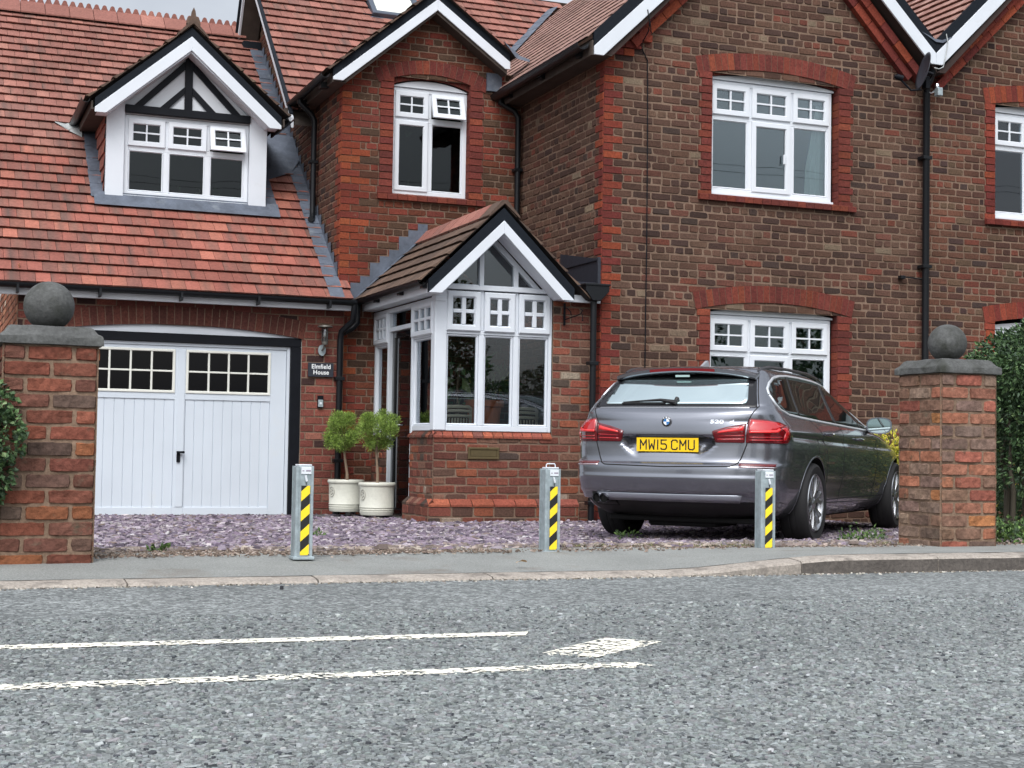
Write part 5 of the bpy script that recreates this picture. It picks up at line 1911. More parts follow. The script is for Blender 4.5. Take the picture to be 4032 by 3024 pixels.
N = 700
xx = rng.uniform(-0.3, 7.5, N); yy = YK(xx) - np.abs(rng.normal(0, 0.035, N)) - 0.004
P = np.stack([xx, yy, 0 * xx], 1)
shards('gutter_grit', P, rng.uniform(0.003, 0.009, N), rng.uniform(0.002, 0.006, N), 0.2,
       palette(N, [(170, 164, 154, 4), (124, 116, 104, 5), (90, 84, 78, 4), (196, 190, 180, 2)]), M['chips'],
       label='pale grit and crumbs lying in the gutter along the kerb', cat='grit')

# ------------------------------------------------------------------ foliage
def leaves(name, C, Nrm, size, cols, m, parent=None, aspect=0.5, fold=0.25, kind=None, droop=0.0):
    """C centres, Nrm preferred outward directions, size per leaf; each leaf = 4-vertex folded blade (2 tris pairs)"""
    n = len(C)
    d = Nrm + rng.normal(0, 0.55, (n, 3)); d[:, 2] -= droop
    d /= np.linalg.norm(d, axis=1, keepdims=True)
    up = rng.normal(0, 1, (n, 3)); s = np.cross(d, up); s /= np.linalg.norm(s, axis=1, keepdims=True)
    nn = np.cross(s, d)
    L = size[:, None]
    base = C; tip = C + d * L
    midc = C + d * L * 0.5 - nn * L * fold * 0.5
    lft = C + d * L * 0.45 + s * L * aspect * 0.5 + nn * L * fold * 0.3
    rgt = C + d * L * 0.45 - s * L * aspect * 0.5 + nn * L * fold * 0.3
    V = np.stack([base, lft, tip, rgt, midc], 1).reshape(-1, 3)
    b = (np.arange(n) * 5)[:, None]
    F = np.concatenate([b + np.array([[0, 1, 4]]), b + np.array([[1, 2, 4]]), b + np.array([[2, 3, 4]]), b + np.array([[3, 0, 4]])]).astype(np.int32)
    cc = np.repeat(cols, 5, axis=0)
    o = np_obj(name, V, [F], m, parent, cols=cc, smooth=False)
    return o


def blob_points(n, c, r, shell=0.55, flat=1.0):
    v = rng.normal(0, 1, (n, 3)); v /= np.linalg.norm(v, axis=1, keepdims=True)
    t = (shell + (1 - shell) * rng.uniform(0, 1, (n, 1)) ** 0.6)
    r = np.array(r)
    return np.array(c) + v * t * r, v


def clumps(n, blobs, shell=0.6):
    w = np.array([b[1][0] * b[1][1] + b[1][0] * b[1][2] + b[1][1] * b[1][2] for b in blobs]); w = w / w.sum()
    Ps, Ns = [], []
    for b, ww in zip(blobs, w):
        k = max(1, int(n * ww))
        p, v = blob_points(k, b[0], b[1], shell)
        Ps.append(p); Ns.append(v)
    return np.concatenate(Ps), np.concatenate(Ns)


GREEN_D = [(54, 78, 46, 6), (66, 92, 54, 6), (44, 64, 40, 4), (84, 110, 66, 3), (110, 132, 88, 1.4), (60, 78, 58, 3)]
GREEN_L = [(120, 146, 62, 6), (140, 166, 72, 5), (100, 126, 54, 5), (158, 180, 92, 3), (82, 104, 48, 4)]
YELLOW = [(206, 196, 70, 6), (186, 180, 62, 5), (150, 158, 60, 4), (220, 208, 96, 4), (110, 124, 54, 3)]
# ------------------------------------------------------------------ gate pillars
def gate_pillar(x0, y0, z0, z1, w, pal, label, seed):
    global rnd
    keep = rnd; rnd = random.Random(seed)
    t = thing('gate_pillar', label, 'gate pillar', (x0 + w / 2, y0 + w / 2, z0), 'gate pillars at the drive entrance')
    mb = MB()
    faces = [frame_xf((x0, y0, 0), (1, 0, 0), (0, 0, 1), (0, -1, 0)), frame_xf((x0, y0 + w, 0), (0, -1, 0), (0, 0, 1), (-1, 0, 0)),
             frame_xf((x0 + w, y0, 0), (0, 1, 0), (0, 0, 1), (1, 0, 0)), frame_xf((x0 + w, y0 + w, 0), (-1, 0, 0), (0, 0, 1), (0, 1, 0))]
    for k, f in enumerate(faces):
        mb.xf = f
        brick_wall(mb, z0 - 0.03, z1, lambda v: [(0.0, w)], pal=pal, course=0.0835, blen=w / 2, garden=0, phase=(0 if k in (0, 3) else w / 4), joint=0.013, mortar_d=-0.010, fn=rough_brick)
    mb.build('brick_shaft', None, t, col=True, mats=[M['brick_rough'], M['mortar_dark']], smooth=False)
    # cap: flat band, ogee shoulder, flat top
    c = (x0 + w / 2, y0 + w / 2)
    h = w / 2
    prof = [(h - 0.01, z1), (h + 0.020, z1 + 0.004), (h + 0.020, z1 + 0.042), (h + 0.012, z1 + 0.052), (h - 0.004, z1 + 0.062), (h - 0.016, z1 + 0.078), (h - 0.026, z1 + 0.094), (h - 0.040, z1 + 0.100), (0.02, z1 + 0.104)]
    vs, fs = [], []
    ns = 8
    for (r, z) in prof:
        ring = []
        for (ax, ay, bx, by) in ((-1, -1, 1, -1), (1, -1, 1, 1), (1, 1, -1, 1), (-1, 1, -1, -1)):
            for i in range(ns):
                s = i / ns
                px, py = ax + (bx - ax) * s, ay + (by - ay) * s
                j = 0.0022
                ring.append((c[0] + r * px + rnd.uniform(-j, j), c[1] + r * py + rnd.uniform(-j, j), z + rnd.uniform(-j, j)))
        vs += ring
    m_ = 4 * ns
    for i in range(len(prof) - 1):
        for k in range(m_):
            fs.append((i * m_ + k, i * m_ + (k + 1) % m_, (i + 1) * m_ + (k + 1) % m_, (i + 1) * m_ + k))
    fs.append(tuple(range(m_ - 1, -1, -1))); fs.append(tuple((len(prof) - 1) * m_ + k for k in range(m_)))
    mb = MB(); mb.add(vs, fs)
    mb.build('stone_cap', M['stone'], t, smooth=True)
    # ball
    mb = MB()
    r = 0.129; zc = z1 + 0.104 + r - 0.016
    pr = []
    for i in range(29):
        a = -math.pi / 2 + math.pi * i / 28
        pr.append((max(0.001, r * math.cos(a)), zc + r * math.sin(a)))
    mb.lathe(pr, (c[0], c[1], 0), 40)
    mb.build('stone_ball', M['stone'], t, smooth=True)
    rnd = keep
    return t


gate_pillar(0.365, 7.83, 0.06, 1.165, 0.47, 'pillar', 'dark red brick gate pillar with ball cap at the garage side of the drive, ivy on its face', 3)
gate_pillar(6.215, 7.98, 0.06, 1.215, 0.458, 'pillar_orange', 'orange brick gate pillar with ball cap beside the parked car and the hedge', 5)


# ------------------------------------------------------------------ bollards
def make_bollard(label, handle):
    t = thing('security_bollard', label, 'bollard', (0, 0, 0), 'galvanised security bollards across the drive')
    h = 0.49; w = 0.045
    mb = MB()
    r = 0.008
    mb.box(-w, w, -w, w, 0, h, 0.006)
    mb.build('post', M['steel'], t)
    mb = MB()
    mb.box(-w - 0.003, -w + 0.012, -w - 0.004, -w - 0.0005, 0.0, h, 0.0015); mb.box(w - 0.012, w + 0.003, -w - 0.004, -w - 0.0005, 0.0, h, 0.0015)
    mb.box(-w - 0.004, -w - 0.0005, -w, -w + 0.014, 0.0, h, 0.0015); mb.box(-w - 0.004, -w - 0.0005, w - 0.014, w, 0.0, h, 0.0015)
    mb.build('steel_rib', M['steel'], t)
    mb = MB(); mb.box(-w + 0.010, w - 0.006, -w + 0.004, w - 0.004, h + 0.001, h + 0.009, 0.002)
    mb.build('lid', M['white'], t)
    mb = MB(); mb.box(-w - 0.012, w + 0.014, -w - 0.010, w + 0.01, -0.012, 0.004, 0.002)
    mb.build('base_plate', M['steel'], t)
    # hazard strip
    sx0, sx1, sz0, sz1, y = -0.020, 0.028, 0.012, 0.385, -w - 0.0055
    mb = MB(); rise, pitch = 0.043, 0.108
    mb.mi = 0
    mb.add([(sx0, y + 0.0010, sz0), (sx1, y + 0.0010, sz0), (sx1, y + 0.0010, sz1), (sx0, y + 0.0010, sz1)], [(0, 1, 2, 3)])
    mb.mi = 1
    z = sz1 - 0.085
    while z > sz0 - 0.1:
        a0, a1 = z, z + 0.054
        pts = [(sx0, a0), (sx1, a0 + rise), (sx1, a1 + rise), (sx0, a1)]
        # clip to the strip
        def clip(pts, zl, keep_above):
            out = []
            for i in range(len(pts)):
                p, q = pts[i], pts[(i + 1) % len(pts)]
                ip = (p[1] >= zl) if keep_above else (p[1] <= zl); iq = (q[1] >= zl) if keep_above else (q[1] <= zl)
                if ip: out.append(p)
                if ip != iq:
                    s = (zl - p[1]) / (q[1] - p[1]); out.append((p[0] + (q[0] - p[0]) * s, zl))
            return out
        pts = clip(clip(pts, sz0, True), sz1, False) if pts else []
        if len(pts) >= 3: mb.add([(p[0], y, p[1]) for p in pts], [tuple(range(len(pts)))])
        z -= pitch
    mb.build('hazard_strip', None, t, mats=[M['tape_black'], M['tape_yellow']])
    mb = MB(); mb.box(-0.022, 0.034, -w - 0.0065, -w - 0.0045, 0.447, 0.485, 0.001)
    st = mb.build('sticker', M['white'], t)
    mb = MB(); mb.box(0.004, 0.030, -w - 0.0075, -w - 0.0066, 0.461, 0.469); mb.box(-0.016, -0.006, -w - 0.0075, -w - 0.0066, 0.462, 0.467)
    mb.build('print', mat('sticker_print', (0.28, 0.24, 0.30), 0.6), st)
    mb = MB(); mb.tube([(0.001, -w - 0.010, 0.440), (0.008, -w - 0.012, 0.408)], 0.006, 8); mb.build('lock_tag', M['white'], t)
    mb = MB(); mb.tube([(0.006, -w - 0.006, 0.404), (0.006, -w - 0.006, 0.388)], 0.0018, 6); mb.build('keyhole', M['black'], t)
    if handle:
        mb = MB(); mb.tube([(-0.026, 0, h), (-0.026, 0, h + 0.022), (-0.020, 0, h + 0.030), (0.026, 0, h + 0.030), (0.032, 0, h + 0.022), (0.032, 0, h)], 0.0035, 8)
        mb.build('lifting_handle', M['white'], t, smooth=True)
    return t


M['tape_black'] = mat('tape_black', (0.012, 0.012, 0.012), 0.5)
M['tape_yellow'] = mat('tape_yellow', rgb(244, 212, 44), 0.45)
b1 = make_bollard('steel bollard with hazard strip in front of the garage door', False)
b1.location = (1.925, 7.868, 0.074)
b3 = copy_tree(b1, loc=(4.935, 8.062, 0.069), rotz=R(-7), label='steel bollard with hazard strip in front of the rear of the car')
b2 = make_bollard('steel bollard with a raised white handle on its lid, in front of the porch', True)
b2.location = (3.495, 8.135, 0.068)


# ------------------------------------------------------------------ planters and topiary
def make_pot(label, loc):
    t = thing('plant_pot', label, 'plant pot', loc, 'cream pots by the porch')
    mb = MB(lambda x, y, z: (x + loc[0], y + loc[1], z + loc[2]))
    prof = [(0.150, 0.03), (0.178, 0.035), (0.186, 0.06), (0.189, 0.075), (0.183, 0.08), (0.189, 0.088), (0.189, 0.098), (0.184, 0.104), (0.190, 0.112), (0.191, 0.12), (0.187, 0.126),
            (0.190, 0.30), (0.194, 0.345), (0.203, 0.352), (0.207, 0.366), (0.207, 0.380), (0.200, 0.390), (0.190, 0.388), (0.184, 0.370), (0.176, 0.350), (0.01, 0.350)]
    mb.lathe(prof, (0, 0, 0), 48)
    mb.build('pot_body', M['pot'], t, smooth=True)
    mb = MB(lambda x, y, z: (x + loc[0], y + loc[1], z + loc[2]))
    for a in (0.5, 2.6, 4.7): mb.lathe([(0.03, 0.0), (0.034, 0.028)], (0.12 * math.cos(a), 0.12 * math.sin(a), 0), 10)
    mb.build('pot_foot', M['stone'], t)
    # raised crest on the side facing the garage
    mb = MB(lambda x, y, z: (x + loc[0], y + loc[1], z + loc[2]))
    ca = R(200)
    for i in range(26):
        pass
    pts = []
    for i in range(25):
        a = 2 * math.pi * i / 24
        th_ = ca + 0.22 * math.cos(a); z = 0.255 + 0.055 * math.sin(a)
        pts.append((0.1925 * math.cos(th_), 0.1925 * math.sin(th_), z))
    mb.tube(pts, 0.0035, 6, cap=False)
    for i in range(5):
        th_ = ca + 0.10 * math.sin(i * 2.3); z = 0.225 + 0.014 * i
        mb.tube([(0.1925 * math.cos(th_ - 0.05), 0.1925 * math.sin(th_ - 0.05), z), (0.1935 * math.cos(th_ + 0.05), 0.1935 * math.sin(th_ + 0.05), z + 0.006)], 0.004, 6)
    mb.build('crest', mat('crest_grey', rgb(150, 148, 138), 0.6), t)  # crest in a darker grey than the pot body
    n = 260
    a = rng.uniform(0, 6.28, n); r = 0.17 * np.sqrt(rng.uniform(0, 1, n))
    P = np.stack([loc[0] + r * np.cos(a), loc[1] + r * np.sin(a), loc[2] + 0.352 + 0 * a], 1)
    shards('pebbles', P, rng.uniform(0.008, 0.016, n), rng.uniform(0.008, 0.02, n), 0.2, palette(n, [(206, 200, 190, 5), (180, 172, 162, 4), (150, 144, 136, 2)]), M['chips'], parent=t, kind='stuff')
    # parent offset: pebbles were laid in world coordinates
    return t


def topiary(label, loc, top, crown_c, cr, lean):
    t = thing('topiary_tree', label, 'topiary tree', loc, 'small topiary trees in the cream pots')
    mb = MB()
    p0 = Vector(loc); p1 = Vector((loc[0] + lean[0], loc[1], crown_c[2] - cr[2] * 0.3))
    pts = [p0.lerp(p1, s) + Vector((0.008 * math.sin(s * 7), 0, 0)) for s in (0, 0.25, 0.5, 0.75, 1)]
    mb.tube(pts, [0.019, 0.016, 0.014, 0.014, 0.013], 8)
    for k in range(9):
        a = k * 2.4; q = Vector(crown_c) + Vector((math.cos(a) * cr[0] * 0.6, math.sin(a) * cr[1] * 0.6, (rnd.random() - 0.4) * cr[2]))
        mb.tube([p1 + Vector((0, 0, -0.05)), p1.lerp(q, 0.5) + Vector((0, 0, 0.02)), q], [0.007, 0.005, 0.003], 5)
    mb.build('trunk', M['bark'], t, smooth=True)
    blobs = [(crown_c, [c * 0.80 for c in cr])]
    for k in range(22):
        v = rng.normal(0, 1, 3); v /= np.linalg.norm(v)
        blobs.append((np.array(crown_c) + v * np.array(cr) * 0.78, [rng.uniform(0.045, 0.085)] * 3))
    C, Nn = clumps(9500, blobs, 0.25)
    n = len(C)
    Nn = Nn + np.array([0, 0, 0.5])
    cols = palette(n, GREEN_L, 0.2)
    leaves('crown', C, Nn, rng.uniform(0.018, 0.042, n), cols, M['leaf'], t, aspect=0.22, fold=0.1)
    return t


make_pot('cream pot with a crest, nearer the porch wall, in front of the other pot', (4.68, 15.72, -0.115))
make_pot('cream pot with a crest, half hidden behind the front pot and nearer the garage', (4.475, 16.26, -0.100))
topiary('round topiary tree in the front cream pot', (4.68, 15.72, 0.23), 0, (4.69, 15.72, 0.845), (0.25, 0.24, 0.235), (-0.01, 0))
topiary('round topiary tree in the cream pot behind, nearer the garage', (4.49, 16.26, 0.24), 0, (4.425, 16.26, 0.825), (0.215, 0.21, 0.225), (-0.05, 0))
mb = MB(); mb.box(4.18, 4.94, 15.45, 16.6, -0.16, -0.118, 0.006)
tag(mb.build('paving_slab', M['stone']), 'mossy paving slab under the two cream pots', 'paving slab')

# ------------------------------------------------------------------ things on the walls
def text_obj(name, body, size, m, parent, xf, extrude=0.001, align='CENTER', sx=1.0, bold=0.0, spacing=1.0):
    cu = bpy.data.curves.new(name, 'FONT')
    cu.body = body; cu.size = size; cu.extrude = extrude; cu.align_x = align; cu.align_y = 'CENTER'; cu.offset = bold; cu.space_character = spacing
    tmp = bpy.data.objects.new(name, cu); COL.objects.link(tmp)
    bpy.context.view_layer.update()
    dg = bpy.context.evaluated_depsgraph_get()
    me = bpy.data.meshes.new_from_object(tmp.evaluated_get(dg))
    bpy.data.objects.remove(tmp)
    V = np.array([v.co[:] for v in me.vertices]); F = [list(p.vertices) for p in me.polygons]
    V2 = [xf(v[0] * sx, -v[2], v[1]) for v in V]
    bpy.data.meshes.remove(me)
    return V2, F


def text_part(name, body, size, m, parent, xf, local=False, **k):
    V2, F = text_obj(name, body, size, m, parent, xf, **k)
    return np_obj(name, np.array([tuple(v) for v in V2]), F, m, parent, local=local)


sg = thing('house_sign', 'dark slate house name sign reading Elmfield House, on the brick pier beside the garage', 'sign', (4.275, 16.745, 1.465))
mb = MB(); mb.box(4.126, 4.425, 16.722, 16.744, 1.465, 1.628, 0.002); mb.build('plaque', M['slate_sign'], sg)
SXF = lambda z: (lambda a, d, b: (4.277 + a, 16.720 + d, z + b))
wt = mat('sign_lettering', (0.82, 0.84, 0.84), 0.6)
text_part('lettering', 'Elmfield', 0.072, wt, sg, SXF(1.582), sx=0.95, bold=0.0012, spacing=1.05)
text_part('lettering', 'House', 0.072, wt, sg, SXF(1.516), sx=0.95, bold=0.0012, spacing=1.05)
# lantern
ln = thing('wall_lantern', 'steel and glass outdoor wall lantern above the house sign', 'wall light', (4.30, 16.74, 1.71))
mb = MB()
vs = []
for i in range(24):
    a = 2 * math.pi * i / 24; vs.append((4.285 + 0.044 * math.cos(a), 1.775 + 0.065 * math.sin(a)))
mb.prism(vs, 16.722, 16.742)
recalc(mb.build('backplate', M['steel'], ln))
mb = MB()
mb.tube([(4.285, 16.72, 1.775), (4.285, 16.66, 1.785), (4.292, 16.64, 1.83)], 0.012, 8)
mb.lathe([(0.030, 1.835), (0.034, 1.85), (0.034, 1.87)], (4.295, 16.64, 0), 16); mb.lathe([(0.012, 1.87), (0.012, 1.92), (0.02, 1.93), (0.018, 1.97), (0.004, 1.99)], (4.295, 16.64, 0), 10)
mb.lathe([(0.045, 2.035), (0.085, 2.035), (0.088, 2.042), (0.085, 2.05), (0.04, 2.062), (0.005, 2.066)], (4.295, 16.64, 0), 24)
for k in range(3):
    a = 1 + k * 2.09; mb.tube([(4.295 + 0.036 * math.cos(a), 16.64 + 0.036 * math.sin(a), 1.86), (4.295 + 0.036 * math.cos(a), 16.64 + 0.036 * math.sin(a), 2.04)], 0.003, 5)
mb.build('lamp_body', mat('dull_steel', rgb(112, 110, 104), 0.45, metal=0.5), ln, smooth=True)
mb = MB(); mb.lathe([(0.033, 1.865), (0.037, 1.88), (0.037, 2.03), (0.034, 2.034)], (4.295, 16.64, 0), 20); mb.build('glass_shade', M['glass_porch'], ln, smooth=True)
# door bell
db = thing('doorbell', 'small silver video doorbell with a black back plate, under the house sign', 'doorbell', (4.279, 16.745, 1.11))
mb = MB(); mb.box(4.245, 4.312, 16.722, 16.744, 1.105, 1.248, 0.003); mb.build('backplate', M['black'], db)
mb = MB(); mb.box(4.250, 4.307, 16.704, 16.7215, 1.115, 1.200, 0.004); mb.build('case', M['steel'], db)
mb = MB(); mb.lathe([(0.001, -0.003), (0.012, -0.003), (0.014, 0.0)], (4.279, 16.703, 1.158), 14, axis='Y'); mb.build('button', M['white'], db)
# iron hook bracket on the porch pier
hk = thing('hanging_bracket', 'small black scrolled iron bracket on the porch pier under the roof', 'bracket', (6.415, 14.60, 2.02))
mb = MB(); mb.box(6.405, 6.428, 14.598, 14.612, 2.01, 2.25, 0.002)
mb.tube([(6.415, 14.60, 2.07), (6.43, 14.52, 2.08), (6.47, 14.42, 2.10), (6.50, 14.36, 2.12), (6.51, 14.34, 2.155), (6.49, 14.35, 2.17)], 0.006, 6)
mb.tube([(6.415, 14.60, 2.20), (6.42, 14.54, 2.19), (6.44, 14.50, 2.15), (6.45, 14.50, 2.11)], 0.006, 6)
mb.lathe([(0.001, -0.012), (0.012, 0.0), (0.001, 0.012)], (6.51, 14.34, 2.05), 8); mb.tube([(6.51, 14.34, 2.12), (6.51, 14.34, 2.06)], 0.004, 5)
mb.build('ironwork', M['black'], hk, smooth=True)
# satellite dish
sd_ = thing('satellite_dish', 'dark grey satellite dish bracketed to the downpipe under the valley', 'satellite dish', (10.78, 14.30, 4.98))
dishc = Vector((10.77, 14.12, 5.14)); dn = Vector((-0.93, 0.30, 0.24)).normalized()
a_ = dn.cross(Vector((0, 0, 1))).normalized(); b_ = a_.cross(dn)
mb = MB(); vs, fs = [], []
for i in range(7):
    r = 0.225 * i / 6
    for k in range(28):
        an = 2 * math.pi * k / 28
        vs.append(tuple(dishc + a_ * r * 0.92 * math.cos(an) + b_ * r * 1.0 * math.sin(an) + dn * (0.8 * r * r)))
for i in range(6):
    for k in range(28): fs.append((i * 28 + k, i * 28 + (k + 1) % 28, (i + 1) * 28 + (k + 1) % 28, (i + 1) * 28 + k))
mb.add(vs, fs)
o = mb.build('dish', mat('dish_grey', rgb(52, 56, 64), 0.5), sd_, smooth=True)
so_ = o.modifiers.new('solid', 'SOLIDIFY'); so_.thickness = 0.006
mb = MB()
lnb = dishc + dn * 0.30 - b_ * 0.15
mb.tube([dishc - b_ * 0.22, dishc - b_ * 0.26 + dn * 0.12, lnb], 0.012, 8)
mb.tube([lnb - dn * 0.05, lnb + dn * 0.03], 0.035, 12); mb.tube([lnb + dn * 0.03, lnb + dn * 0.05], 0.022, 12)
mb.build('lnb_arm', M['black'], sd_, smooth=True)
mb = MB(); mb.tube([dishc - dn * 0.01, dishc - dn * 0.08, Vector((10.95, 14.38, 5.0)), Vector((11.08, 14.45, 4.98))], 0.016, 8); mb.box(10.80, 10.86, 14.16, 14.24, 4.96, 5.10, 0.004)
mb.build('wall_mount', M['black'], sd_, smooth=True)
cm = thing('security_light', 'small silver floodlight on an arm, right of the satellite dish', 'light', (11.10, 14.40, 4.97))
mb = MB(); mb.box(11.07, 11.14, 14.28, 14.36, 4.93, 5.03, 0.008); mb.build('lamp_head', M['steel'], cm)
mb = MB(); mb.tube([(11.02, 14.44, 4.98), (11.06, 14.38, 4.98), (11.08, 14.36, 5.0)], 0.012, 8); mb.lathe([(0.02, -0.02), (0.03, 0.0), (0.02, 0.03)], (11.09, 14.33, 5.05), 10); mb.build('arm', M['chrome'], cm, smooth=True)

# ornaments in the windows
def heart(name, label, c, s):
    mb = MB(); pts = []
    for i in range(28):
        t_ = 2 * math.pi * i / 28
        x = 16 * math.sin(t_) ** 3; z = 13 * math.cos(t_) - 5 * math.cos(2 * t_) - 2 * math.cos(3 * t_) - math.cos(4 * t_)
        pts.append((c[0] + x * s / 16, c[2] + z * s / 16 * 1.15))
    mb.prism(pts, c[1], c[1] + 0.012)
    t = thing(name, label, 'ornament', c, 'hanging heart ornaments in the windows')
    recalc(mb.build('heart', mat('cream_ornament', rgb(196, 190, 160), 0.8), t))
    mb = MB(); mb.tube([(c[0], c[1] + 0.006, c[2] + s * 0.5), (c[0], c[1] + 0.006, c[2] + s * 2.2)], 0.0012, 5); mb.build('string', M['white'], t)


heart('hanging_heart', 'pale heart ornament hanging in the middle light of the dormer window', (2.87, 18.20, 4.17), 0.045)
heart('hanging_heart', 'pale heart ornament hanging in the left light of the landing window', (5.41, 17.12, 4.49), 0.045)
om = mat('pale_ornament', rgb(206, 200, 180), 0.7)
for (x, y, z, kind, lb) in ((2.84, 18.20, 3.70, 0, 'small pale figurine on the sill behind the middle light of the dormer window, left one'), (3.05, 18.20, 3.70, 1, 'pale swan-necked ornament on the sill behind the middle light of the dormer window'),
                            (3.29, 18.22, 3.70, 2, 'small potted plant on the sill behind the right light of the dormer window'), (5.42, 17.13, 3.80, 0, 'small pale figurine on the sill of the landing window')):
    t = thing('sill_ornament', lb, 'ornament', (x, y, z))
    mb = MB()
    if kind == 0:
        mb.lathe([(0.028, 0.0), (0.030, 0.01), (0.012, 0.03), (0.016, 0.06), (0.010, 0.075), (0.018, 0.09), (0.015, 0.11), (0.002, 0.12)], (x, y, z), 14)
    elif kind == 1:
        mb.lathe([(0.02, 0.0), (0.035, 0.012), (0.038, 0.03), (0.02, 0.045), (0.004, 0.05)], (x, y, z), 14); mb.tube([(x + 0.02, y, z + 0.03), (x + 0.035, y, z + 0.07), (x + 0.02, y, z + 0.10), (x - 0.005, y, z + 0.105), (x - 0.015, y, z + 0.09)], 0.009, 8)
    else:
        mb.lathe([(0.03, 0.0), (0.042, 0.05), (0.045, 0.055), (0.004, 0.05)], (x, y, z), 14)
        C, Nn = blob_points(120, (x, y, z + 0.075), (0.05, 0.04, 0.03), 0.3)
        leaves('leaves', C, Nn, rng.uniform(0.02, 0.035, 120), palette(120, GREEN_L), M['leaf'], t, aspect=0.4)
    mb.build('ornament_body', om, t, smooth=True)

# ------------------------------------------------------------------ inside the porch
pt = thing('terracotta_planter', 'wide terracotta planter inside the porch, between the two cane chairs', 'planter', (5.76, 15.28, 0.0))
mb = MB(); mb.lathe([(0.13, 0.72), (0.15, 0.75), (0.19, 1.12), (0.215, 1.125), (0.22, 1.19), (0.20, 1.20), (0.18, 1.17), (0.02, 1.16)], (5.76, 15.28, 0), 28)
mb.build('planter_body', mat('terracotta', rgb(186, 110, 76), 0.8, var=0.1, vscale=5), pt, smooth=True)
mb = MB(); mb.lathe([(0.22, -0.10), (0.24, 0.0), (0.24, 0.68), (0.26, 0.70), (0.26, 0.72), (0.02, 0.72)], (5.76, 15.28, 0), 6); mb.build('stand', mat('dark_wood', rgb(78, 58, 44), 0.6), pt)
pp_ = thing('house_plant', 'large leafy house plant growing behind the porch glass', 'house plant', (5.5, 15.4, 0.9))
C, Nn = [], []
for k in range(34):
    a = rng.uniform(0, 6.28); r = rng.uniform(0.02, 0.28); z = rng.uniform(1.15, 1.62)
    C.append((5.48 + r * math.cos(a) * 1.3, 15.36 + r * math.sin(a) * 0.7, z)); Nn.append((math.cos(a), math.sin(a), 0.3))
C = np.array(C); Nn = np.array(Nn)
leaves('broad_leaves', C, Nn, rng.uniform(0.16, 0.30, len(C)), palette(len(C), [(92, 116, 78, 5), (72, 96, 64, 5), (120, 136, 92, 2)]), M['leaf'], pp_, aspect=0.42, fold=0.2, droop=0.3)
C, Nn = blob_points(700, (5.85, 15.35, 1.38), (0.30, 0.2, 0.18), 0.2)
leaves('small_leaves', C, Nn + np.array([0, 0, 0.5]), rng.uniform(0.05, 0.11, 700), palette(700, [(80, 104, 62, 5), (60, 84, 52, 5), (150, 150, 80, 1)]), M['leaf'], pp_, aspect=0.25)
mb = MB(); mb.tube([(5.48, 15.36, 1.0), (5.47, 15.36, 1.35), (5.5, 15.36, 1.6)], 0.012, 6); mb.tube([(5.48, 15.36, 0.1), (5.48, 15.36, 1.0)], 0.05, 8); mb.build('stem', M['bark'], pp_)
cane = mat('cane', rgb(208, 200, 178), 0.5)


def cane_chair(label, c, w):
    t = thing('cane_chair', label, 'chair', (c[0], c[1], -0.1), 'cane chairs inside the porch')
    x, y = c
    mb = MB()
    for zz, r in ((1.10, 0.019), (1.055, 0.016), (1.0, 0.017)):
        mb.tube([(x - w, y, zz - 0.01), (x - w * 0.8, y - 0.02, zz + 0.012), (x, y - 0.03, zz + 0.016), (x + w * 0.8, y - 0.02, zz + 0.012), (x + w, y, zz - 0.01)], r, 8)
    for s in (-1, 1):
        mb.tube([(x + s * w, y, 1.09), (x + s * w, y + 0.02, 0.90), (x + s * w * 0.95, y + 0.03, 0.35), (x + s * w, y, -0.10)], 0.016, 8)
        mb.tube([(x + s * w, y, 0.92), (x + s * w, y + 0.45, 0.55), (x + s * w, y + 0.48, -0.10)], 0.015, 8)
    for k in range(9):
        xx_ = x - w + 2 * w * (k + 0.5) / 9
        mb.tube([(xx_, y - 0.01, 0.99), (xx_, y + 0.02, 0.40)], 0.008, 6)
    mb.build('cane_frame', cane, t, smooth=True)
    mb = MB(); mb.box(x - w, x + w, y + 0.0, y + 0.46, 0.32, 0.42, 0.02); mb.build('seat', mat('seat_cushion', rgb(120, 110, 92), 0.9), t)


cane_chair('cane chair behind the left light of the porch window', (5.37, 15.05), 0.15)
cane_chair('cane chair behind the right light of the porch window', (6.20, 15.20), 0.16)

# ------------------------------------------------------------------ plants outside
iv = thing('ivy', 'dark ivy growing over the left face of the left gate pillar', 'ivy', (0.30, 7.80, 0.2))
blobs = [((0.30, 7.80, 0.86), (0.14, 0.12, 0.12)), ((0.33, 7.76, 0.70), (0.16, 0.12, 0.16)), ((0.30, 7.77, 0.52), (0.14, 0.10, 0.14)), ((0.22, 7.9, 0.6), (0.16, 0.3, 0.35)), ((0.27, 7.8, 0.40), (0.11, 0.09, 0.1))]
C, Nn = clumps(3600, blobs, 0.5)
leaves('foliage', C, Nn + np.array([0, -0.3, 0]), rng.uniform(0.018, 0.042, len(C)), palette(len(C), GREEN_D, 0.2), M['leaf'], iv, aspect=0.8, fold=0.3, droop=0.4)
mb = MB()
for k in range(7):
    z = 0.1; x = 0.24 + 0.03 * k * 0.3; pts = [(x, 7.84, z)]
    for j in range(6): x += rnd.uniform(-0.03, 0.04); z += 0.13; pts.append((x, 7.80 + rnd.uniform(-0.02, 0.02), z))
    mb.tube(pts, 0.005, 5)
mb.build('stems', M['bark'], iv)

